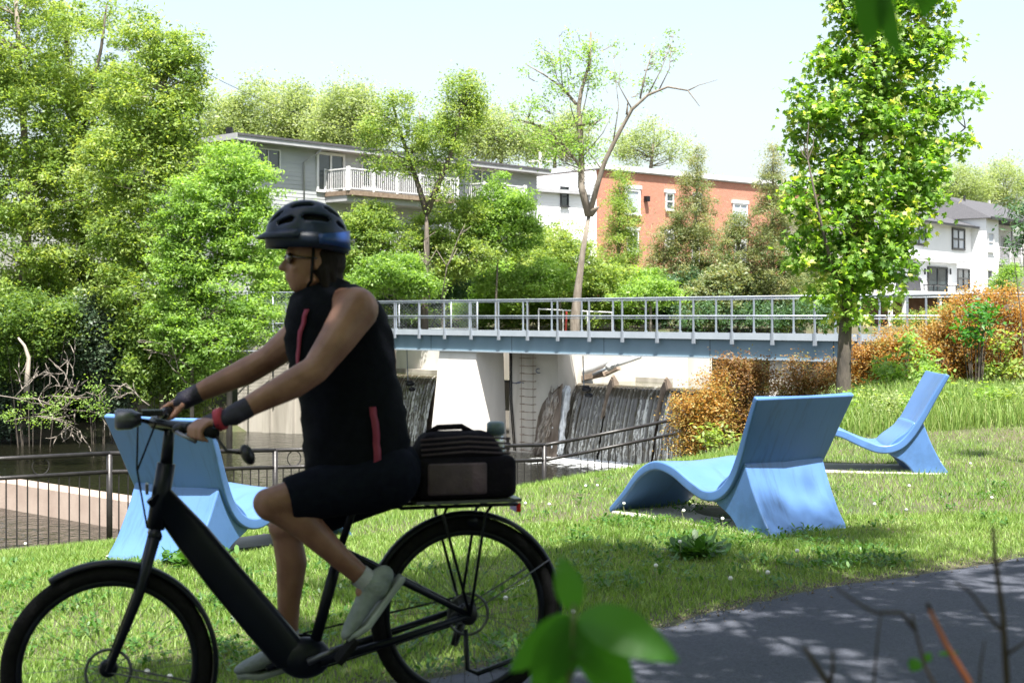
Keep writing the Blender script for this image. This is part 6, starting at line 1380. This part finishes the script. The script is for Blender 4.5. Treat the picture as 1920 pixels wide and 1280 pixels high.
# leafy weeds and stalks in the tall strip
rb = np.random.default_rng(31)
for i in range(9):
    px = 1560+i*46+rb.uniform(-15, 15)
    bush('meadow_plant', 'leafy wild plant in the tall grass '+['left of the maple trunk base', 'right behind the big chair back', 'between maple trunk and farthest chair', 'left behind the farthest chair seat', 'behind the farthest chair backrest', 'just right of the farthest chair top', 'below the climbing plant on the hedge', 'left of the right frame edge plant', 'at the right frame edge'][i], 'plant', px, 17.3+rb.uniform(0, 2.4), [(px, 770-i*2, 18, 20), (px+14, 752-i*2, 10, 14)], 16, 26, .07, ['bright', 'elder', 'pale'][i % 3], .16, 'wild plants in the tall grass strip', 7, BARKD, .42, sr=.005)
# crumbs and litter along the asphalt edge
ce = RNG.integers(0, len(PS), 2600); cx = PS[ce, 0]+RNG.normal(0, .04, 2600)+Nn[ce, 0]*RNG.exponential(.09, 2600); cy = PS[ce, 1]+RNG.normal(0, .04, 2600)+Nn[ce, 1]*RNG.exponential(.09, 2600)
m_ = (cx > -3) & (cx < 5); cx, cy = cx[m_], cy[m_]; cz = H(cx, cy)+.026; rr_ = RNG.uniform(.003, .011, len(cx))[:, None]; C_ = np.stack([cx, cy, cz], -1); o1 = rnd_unit(len(cx))*rr_; o2 = rnd_unit(len(cx))*rr_; o3 = rnd_unit(len(cx))*rr_; o1[:, 2] = abs(o1[:, 2])
o = tri_mesh('path_crumbs', np.stack([C_+o1, C_+o2, C_+o3, C_-o1*.5], 1), 4, [(0, 1, 2), (0, 2, 3), (0, 3, 1), (1, 3, 2)], RNG.uniform(0, 1, len(cx)), leafmat('crumb', [(.10, .09, .07), (.22, .20, .17), (.16, .11, .06)], 0, rough=.9)); o['kind'] = 'stuff'; o['label'] = 'small stones and dry leaf bits along the asphalt edge'
# dandelion clocks
ws = mat('seed_fluff', (.70, .70, .66), (.80, .80, .76), scale=60, rough=1, bump=.5); wg = mat('flower_stalk', (.25, .30, .12), (.32, .30, .16), scale=5, rough=.7)
yel = mat('yellow_petals', (.75, .55, .03), (.85, .65, .05), rough=.6)
spots = [(47, 1013), (275, 1255), (318, 1262), (1170, 745+200), (1282, 962), (1098, 905), (948, 1128), (1186, 962), (1355, 860+110), (1495, 1030), (1275, 1010), (1075, 1140), (1820, 866), (1763, 862), (1700, 960), (1640, 948), (1440, 1078), (1120, 905), (1030, 950), (985, 945), (890, 975), (1705, 905), (1860, 930), (1370, 1082), (1230, 1050)]
DL = ['low beside the fence at the left frame edge', 'nearest the front wheel hub, left of a pair', 'nearest the front wheel hub, right of a pair', 'behind the foot end of the big blue chair', 'in front of the middle of the big blue chair pad', 'left of the foot end of the big blue chair', 'just right of the bicycle rear fender', 'at the foot tip of the big blue chair', 'behind the big blue chair pad, in its shade', 'in the shade right of the big blue chair leg', 'on the sunlit edge left of the big chair leg', 'beside the rear bicycle wheel in deep shade', 'far right, level with the farthest chair pad', 'right of the farthest chair leg', 'on the open lawn right of the big blue chair', 'close to the right leg of the big blue chair', 'at the path edge before the big blue chair', 'near the fence end left of the big chair', 'between rear fender and big chair foot', 'right above the rear rack light', 'behind the rear rack of the bicycle', 'in front of the farthest chair pad', 'at the right frame edge on the open lawn', 'right of the weeds before the big chair leg', 'in the clump of weeds before the big chair']
hm_, st_ = MB().ell((0, 0, 0), (.012, .012, .0115), 12, 8).mesh('seed_head'), None
for i, (px, py) in enumerate(spots):
    d = 9.0
    for _ in range(14): d = (CZ-.13-h((px-960)*d/F, d))*F/(py-HY)
    x = (px-960)*d/F; z = h(x, d)
    where = 'left' if px < 640 else 'middle' if px < 1280 else 'right'
    r_ = empty('dandelion', (x, d, z), 0, 'white dandelion clock '+DL[i], 'flower', 'dandelion clocks scattered in the lawn')
    mb = MB(); hh = .10+.05*rs.random(); mb.tube([(0, 0, -.01), (.004, 0, hh*.5), (.008*rs.normal(), .006, hh)], .0016, 5); mb.build('stalk', wg, r_)
    o = link('seed_head', hm_, ws, r_, True); o.location = (.0, .006, hh)
# ------------------------------------------------------------------ dead branches on the far bank
dead = mat('dead_wood', (.17, .145, .12), (.26, .225, .19), scale=6, rough=.9)
def twigs(name, lb, cat_, pts_list, d, m, r=.03, leaves=None):
    a = U(*pts_list[0][0][:2], d); r_ = empty(name, a, 0, lb, cat_); mb = MB()
    for pl in pts_list:
        P_ = [U(p_[0], p_[1], d+(p_[2] if len(p_) > 2 else 0))-a for p_ in pl]; n = len(P_); mb.tube(P_, [r*(1-.7*i/(n-1)) for i in range(n)], 6)
    mb.build('branches', m, r_, True)['kind'] = 'stuff'
    if leaves:
        CC = np.array([U(x_, y_, d)-a for x_, y_ in leaves[0]]); crown('leaves', CC, leaves[1], leaves[2], leaves[3], leaves[4], r_)
    return r_
def rtree(x, y, a, L_, n, out, d0):
    pts = [(x, y, d0)]
    for i in range(3): x += L_*math.cos(a)/3; y += L_*math.sin(a)/3; a += rs.normal(0, .22); pts.append((x, y, d0+rs.normal(0, .3)))
    out.append(pts)
    if n: 
        for _ in range(3): k_ = rs.integers(1, 4); rtree(pts[k_][0], pts[k_][1], a+rs.normal(0, .75), L_*.62, n-1, out, d0)
o_ = []; rtree(-10, 740, .15, 110, 3, o_, 0); rtree(10, 790, -.2, 90, 3, o_, 0); rtree(60, 745, .35, 90, 3, o_, .5)
twigs('fallen_branches', 'tangle of dead grey branches with sparse leaves hanging over the water at left', 'branches', o_, 46, dead, .019,
      ([(rs.uniform(0, 130), rs.uniform(740, 800)) for _ in range(16)]+[(rs.uniform(140, 200), rs.uniform(700, 790)) for _ in range(8)], .35, 40, .11, LF['bright']))
o_ = []; rtree(280, 760, -2.5, 60, 2, o_, 0); rtree(350, 720, -2.2, 70, 2, o_, 0); rtree(360, 690, -2.6, 50, 2, o_, 0)
twigs('fallen_branches', 'thin dead branches on the bank just above the handlebar', 'branches', o_, 50, dead, .022, ([(380, 710), (350, 725), (400, 690), (330, 740)], .4, 45, .12, LF['bright']))
twigs('bare_tree', 'pale curved bare trunk leaning on the dark bank at left', 'tree', [[(50, 735), (52, 700), (54, 670), (46, 648), (34, 633)]], 50, BARKL, .11)
# thin pale stems in the bushes right of the rider
for i, (pl, lb) in enumerate((([(828, 560), (838, 500), (862, 440), (872, 420)], 'thin pale leaning stem left of the sparse tree, below the grey house'), ([(805, 560), (800, 500), (795, 450)], 'thin pale upright stem in the bushes below the balcony'))):
    twigs('sapling_stem', lb, 'tree', [pl, [pl[1], (pl[1][0]+20, pl[1][1]-35)], [pl[1], (pl[1][0]-18, pl[1][1]-30)], [pl[2], (pl[2][0]+22, pl[2][1]-16)]], 58.5, BARK, .028)

# ------------------------------------------------------------------ plants close to the camera
def bigleaf(name, base, tip, wid, m, parent, curl=.15, face=(0, -1, .3)):
    base, tip = V3(base), V3(tip); d = tip-base; L_ = d.length; d.normalize(); nrm = V3(face); s = d.cross(nrm).normalized(); nn = s.cross(d).normalized(); mb = MB(); n, k_ = 14, 6; V_ = []
    for i in range(n+1):
        t = i/n; w_ = wid*.5*(math.sin(math.pi*min(1, t**.75))**.8)*(1 if t < .97 else .3)
        for j in range(-k_//2, k_//2+1):
            q_ = j/(k_/2); V_.append(base+d*L_*t+s*w_*q_+nn*(curl*L_*(math.sin(math.pi*t))*.35+abs(q_)*w_*.22-.004*abs(math.sin(t*26))*abs(q_)))
    kk_ = k_+1; mb.add(V_, [(i*kk_+j, i*kk_+j+1, (i+1)*kk_+j+1, (i+1)*kk_+j) for i in range(n) for j in range(k_)])
    me = mb.mesh(name); at = me.attributes.new('tint', 'FLOAT', 'POINT'); at.data.foreach_set('value', np.full(len(V_), RNG.uniform(.2, .9), np.float32))
    return link(name, me, m, parent, True)
FD = 1.55; A = U(1075, 1180, FD); g0 = h(A.x, A.y)
pl = empty('leafy_plant', (A.x, A.y, g0), 0, 'green broad leaved plant out of focus at the bottom centre', 'plant'); O = pl.location
stemm = mat('green_stem', (.10, .14, .05), (.14, .17, .07), scale=5, rough=.6)
mb = MB(); mb.tube([V3((0, 0, -.02)), U(1060, 1330, FD+.02)-O, U(1072, 1230, FD)-O, U(1076, 1130, FD)-O], [.006, .004, .003, .002], 8); mb.build('stem', stemm, pl, True)
for (b_, t_, w_, fc) in (((1076, 1145), (1052, 1040), .033, (.2, -1, .0)), ((1085, 1150), (1274, 1238), .052, (-.2, -.9, .6)), ((1082, 1160), (1190, 1300), .050, (-.3, -.9, .3)), ((1070, 1155), (1000, 1300), .050, (.3, -.9, .3)), ((1068, 1150), (955, 1262), .034, (.4, -.8, .5)), ((1078, 1170), (1032, 1310), .034, (.1, -1, .2)), ((1080, 1165), (1130, 1300), .03, (.0, -1, .2))):
    bigleaf('leaf', U(*b_, FD)-O, U(*t_, FD+RNG.uniform(-.05, .05))-O, w_, LF['near'], pl, .2, fc)
# bare twiggy shrub bottom right
TD = 1.9; A = U(1700, 1400, TD); g0 = h(A.x, A.y); sh_ = empty('bare_shrub', (A.x, A.y, g0), 0, 'dark bare twigs out of focus at the bottom right', 'shrub'); O = sh_.location
twm = mat('twig_bark', (.035, .025, .022), (.07, .05, .04), scale=20, rough=.8); twr = mat('reddish_twig', (.25, .07, .03), (.32, .11, .05), scale=20, rough=.7)
def tw(pl_, r_, m=twm, nm='twig', dd=0):
    mb = MB(); n = len(pl_); mb.tube([U(x_, y_, TD+dd)-O for x_, y_ in pl_], [r_*(1-.55*i/(n-1)) for i in range(n)], 7); mb.build(nm, m, sh_, True)
def base(px): return [(1700+(px-1700)*.25, 2500), (px, 1420)]
tw(base(1900)+[(1888, 1280), (1880, 1150), (1866, 1050), (1862, 988)], .006); tw(base(1850)+[(1815, 1275), (1775, 1210), (1742, 1140)], .0065, twr); tw([(1742, 1140), (1738, 1128)], .004)
tw(base(1570)+[(1555, 1285), (1530, 1245), (1507, 1212)], .006); tw([(1555, 1285), (1562, 1250), (1560, 1218)], .0035); tw([(1880, 1230), (1905, 1215), (1925, 1200)], .003); tw([(1875, 1180), (1850, 1150), (1820, 1110), (1790, 1090)], .0028)
tw(base(1770)+[(1760, 1300), (1735, 1250), (1716, 1180), (1710, 1150)], .0035); tw([(1716, 1180), (1690, 1148), (1640, 1148), (1600, 1125), (1566, 1100)], .003); tw(base(1640)+[(1638, 1280), (1645, 1200), (1652, 1150)], .0025, dd=.1)
tw([(1866, 1050), (1830, 1040), (1790, 1025), (1770, 1015)], .0016, dd=.05); tw([(1868, 1060), (1890, 1040), (1905, 1022)], .0016)
tw(base(1830)+[(1835, 1300), (1838, 1250), (1846, 1200)], .0025)
for b_, t_, w_ in (((1722, 1235), (1708, 1258), .02), ((1760, 1225), (1800, 1222), .006), ((1735, 1240), (1745, 1222), .012)): bigleaf('leaf', U(*b_, TD)-O, U(*t_, TD)-O, w_, LF['near'], sh_, .1)
# hanging leaves at top right, on a twig that comes down from the shade tree
HD_ = 1.6; A = U(1690, -110, HD_); hg = empty('hanging_twig', A, 0, 'dark green leaves hanging into the top right corner, out of focus', 'branch')
darkleaf = LF['near']
mb = MB(); mb.tube([V3((.25, -.3, .55)), V3((.12, -.15, .25)), V3((0, 0, 0)), U(1630, -50, HD_)-A], [.006, .005, .003, .002], 7); mb.tube([V3((0, 0, 0)), U(1760, -60, HD_)-A], [.003, .002], 6); mb.build('twig', twm, hg, True)
for b_, t_, w_, fc in (((1632, -48), (1628, 86), .044, (.1, -1, .3)), ((1650, -40), (1688, 116), .024, (-.6, -.8, .1)), ((1735, -60), (1735, 38), .036, (.1, -1, .2)), ((1700, -50), (1712, 14), .02, (.5, -.9, .1)), ((1780, -55), (1790, -2), .025, (0, -1, .2))):
    bigleaf('leaf', U(*b_, HD_)-A, U(*t_, HD_+.02)-A, w_, darkleaf, hg, .2, fc)
# sumac branch at the right edge
bush('sumac_shrub', 'dark feathery leaved branch at the right frame edge before the terrace house', 'shrub', 1960, 14, [(1915, 420, 18, 40, .8), (1905, 460, 14, 20, .6), (1935, 400, 25, 60), (1890, 400, 10, 14, .5)], 44, 22, .075, 'dark', .10, None, 10, BARKD, .28, sr=.008, droop=.5)

# ------------------------------------------------------------------ the shade tree behind and above the viewer
k_ = 1/math.tan(SUN_EL); SH = V3((SUN_AZ[0]*k_, SUN_AZ[1]*k_))     # horizontal travel per metre of height, towards the sun
HOLES = [(.75, 6.55, .42, .22), (1.35, 6.95, .3, .16), (.35, 6.1, .3, .2), (2.05, 7.3, .25, .12), (1.5, 8.35, .35, .22), (-.75, 7.2, .3, .35), (-.98, 5.72, .10, .09), (-1.2, 5.6, .08, .07), (1.0, 6.75, .55, .2), (.1, 6.3, .3, .25)]
def shade_pts(poly, n, zlo, zhi, rg_):
    xs_ = [p_[0] for p_ in poly]; ys_ = [p_[1] for p_ in poly]; out = []
    while len(out) < n:
        x, y = rg_.uniform(min(xs_), max(xs_)), rg_.uniform(min(ys_), max(ys_)); ins = False; j = len(poly)-1
        for i in range(len(poly)):
            if (poly[i][1] > y) != (poly[j][1] > y) and x < (poly[j][0]-poly[i][0])*(y-poly[i][1])/(poly[j][1]-poly[i][1])+poly[i][0]: ins = not ins
            j = i
        if not ins: continue
        if any(((x-hx)/ha)**2+((y-hy)/hb_2)**2 < 1 for hx, hy, ha, hb_2 in HOLES) and rg_.random() < .93: continue
        z = rg_.uniform(zlo, zhi); out.append((x+SH.x*z, y+SH.y*z, z))
    return np.array(out)
rg3 = np.random.default_rng(21)
T0 = V3((2.2, -1.6, h(2.2, -1.6)-.1)); st = empty('shade_tree', T0, 0, 'large spreading tree whose crown shades the path and the cyclist', 'tree'); 
PA = [(-1.35, 2.5), (-1.9, 4.6), (-1.9, 5.6), (-1.15, 6.7), (-.9, 8.0), (-.2, 8.9), (.6, 9.15), (1.4, 8.8), (2.1, 8.75), (2.6, 7.9), (3.6, 8.6), (5.5, 9.3), (6, 2.5)]
C0 = shade_pts([(1.75, 9.35), (2.25, 9.25), (2.5, 9.8), (2.0, 9.95)], 6, 11, 13, rg3)
C1 = shade_pts(PA, 520, 5.0, 8.5, rg3)-np.array(T0)
C1 = np.concatenate([C1, C0-np.array(T0)])
mb = MB(); trk = [V3((0, 0, 0)), V3((-.1, .1, 1.8)), V3((-.3, .5, 3.6)), V3((-.6, 1.2, 5.4)), V3((-1.0, 2.2, 7.0))]
mb.tube(trk, [.28, .24, .2, .14, .06], 12)
for pl_ in ([(0, .2, 3), (-1.5, 1.0, 4.6), (-3.0, 2.2, 5.8), (-3.4, 3.0, 6.2)], [(-.2, .4, 3.4), (1.2, 1.6, 4.8), (2.4, 2.8, 6.0), (3.0, 3.6, 6.6)], [(-.5, 1.0, 4.8), (-1.0, 2.6, 5.6), (-1.5, 4.2, 6.2)]): mb.tube([V3(q_) for q_ in pl_], [.12, .09, .05, .03][:len(pl_)], 8)
limbs(mb, trk, .2, C1, 90, .04); mb.build('trunk', BARK, st, True)
crown('crown', C1, .34, 150, .13, LF['maple'], st, .3, -.1, .62)

T1 = V3((-4.5, -6.5, h(-4.5, -6.5)-.1)); s2 = empty('shade_tree', T1, 0, 'second large shade tree with a low wide crown behind the viewpoint', 'tree')
C2 = shade_pts([(-9, -8), (9, -8), (10, 3.2), (3, 3.0), (-1.2, 3.0), (-2.2, 4.4), (-4.5, 3.0), (-9, 2.0)], 620, 4.6, 8.0, rg3)-np.array(T1)
mb = MB(); trk = [V3((0, 0, 0)), V3((.3, 0, 2)), V3((1.5, .4, 4.2)), V3((3.5, .8, 5.6)), V3((6, 1.0, 6.4))]; mb.tube(trk, [.3, .25, .2, .14, .06], 12); mb.tube([V3((.3, 0, 2)), V3((-.6, .5, 4)), V3((-2.5, 1, 5.6))], [.2, .14, .05], 9)
limbs(mb, trk, .2, C2, 110, .05); mb.build('trunk', BARK, s2, True)
crown('crown', C2, .75, 46, .26, LF['elder'], s2, .3, -.1, .6)
# more park trees stand behind the viewer; they close off the light from the south
G9 = 'park trees behind the viewpoint'
for i, (x, y, hh, rr) in enumerate(((-9, -9, 9, 3.6), (-3.5, -11, 11, 4.0), (3, -12, 10, 4.0), (9, -9, 9, 3.6), (14, -4, 9, 3.4), (-14, -4, 8, 3.4))):
    z = h(x, y); pt_ = empty('park_tree', (x, y, z), 0, ('broad park tree behind the viewpoint, '+('far left', 'left of centre', 'right of centre', 'right', 'furthest right', 'furthest left')[i]), 'tree', G9)
    mb = MB(); tk = [V3((0, 0, -.1)), V3((.1, 0, hh*.4)), V3((0, .1, hh*.85))]; mb.tube(tk, [.25, .18, .06], 9)
    u_ = rnd_unit(90)*(RNG.uniform(.4, 1, 90)**.5)[:, None]; CC = u_*np.array([rr, rr, hh*.42])+np.array([0, 0, hh*.52]); limbs(mb, tk, .2, CC, 20, .06); mb.build('trunk', BARK, pt_, True)
    crown('crown', CC, .9, 60, .34, LF['elder'], pt_)
G10 = 'roadside bushes behind the viewpoint'
for i, x in enumerate((-6, -3, 0, 3, 6, 9)):
    y = -4.2+.3*(i % 2); z = h(x, y); pt_ = empty('roadside_bush', (x, y, z), 0, 'green roadside bush behind the viewpoint, '+('first', 'second', 'third', 'fourth', 'fifth', 'last')[i]+' from the left', 'bush', G10)
    CC = rnd_unit(50)*(RNG.uniform(.3, 1, 50)**.5)[:, None]*np.array([1.6, .9, 1.3])+np.array([0, 0, 1.2]); CC = CC[CC[:, 2] > 0]
    mb = MB()
    for c_ in CC[::6]: mb.tube([V3((0, 0, -.05)), V3(c_)*.5+V3((0, 0, .1)), V3(c_)], [.02, .015, .005], 5, False)
    mb.build('stems', BARKD, pt_, True); crown('foliage', CC, .5, 50, .2, LF['dark'], pt_)
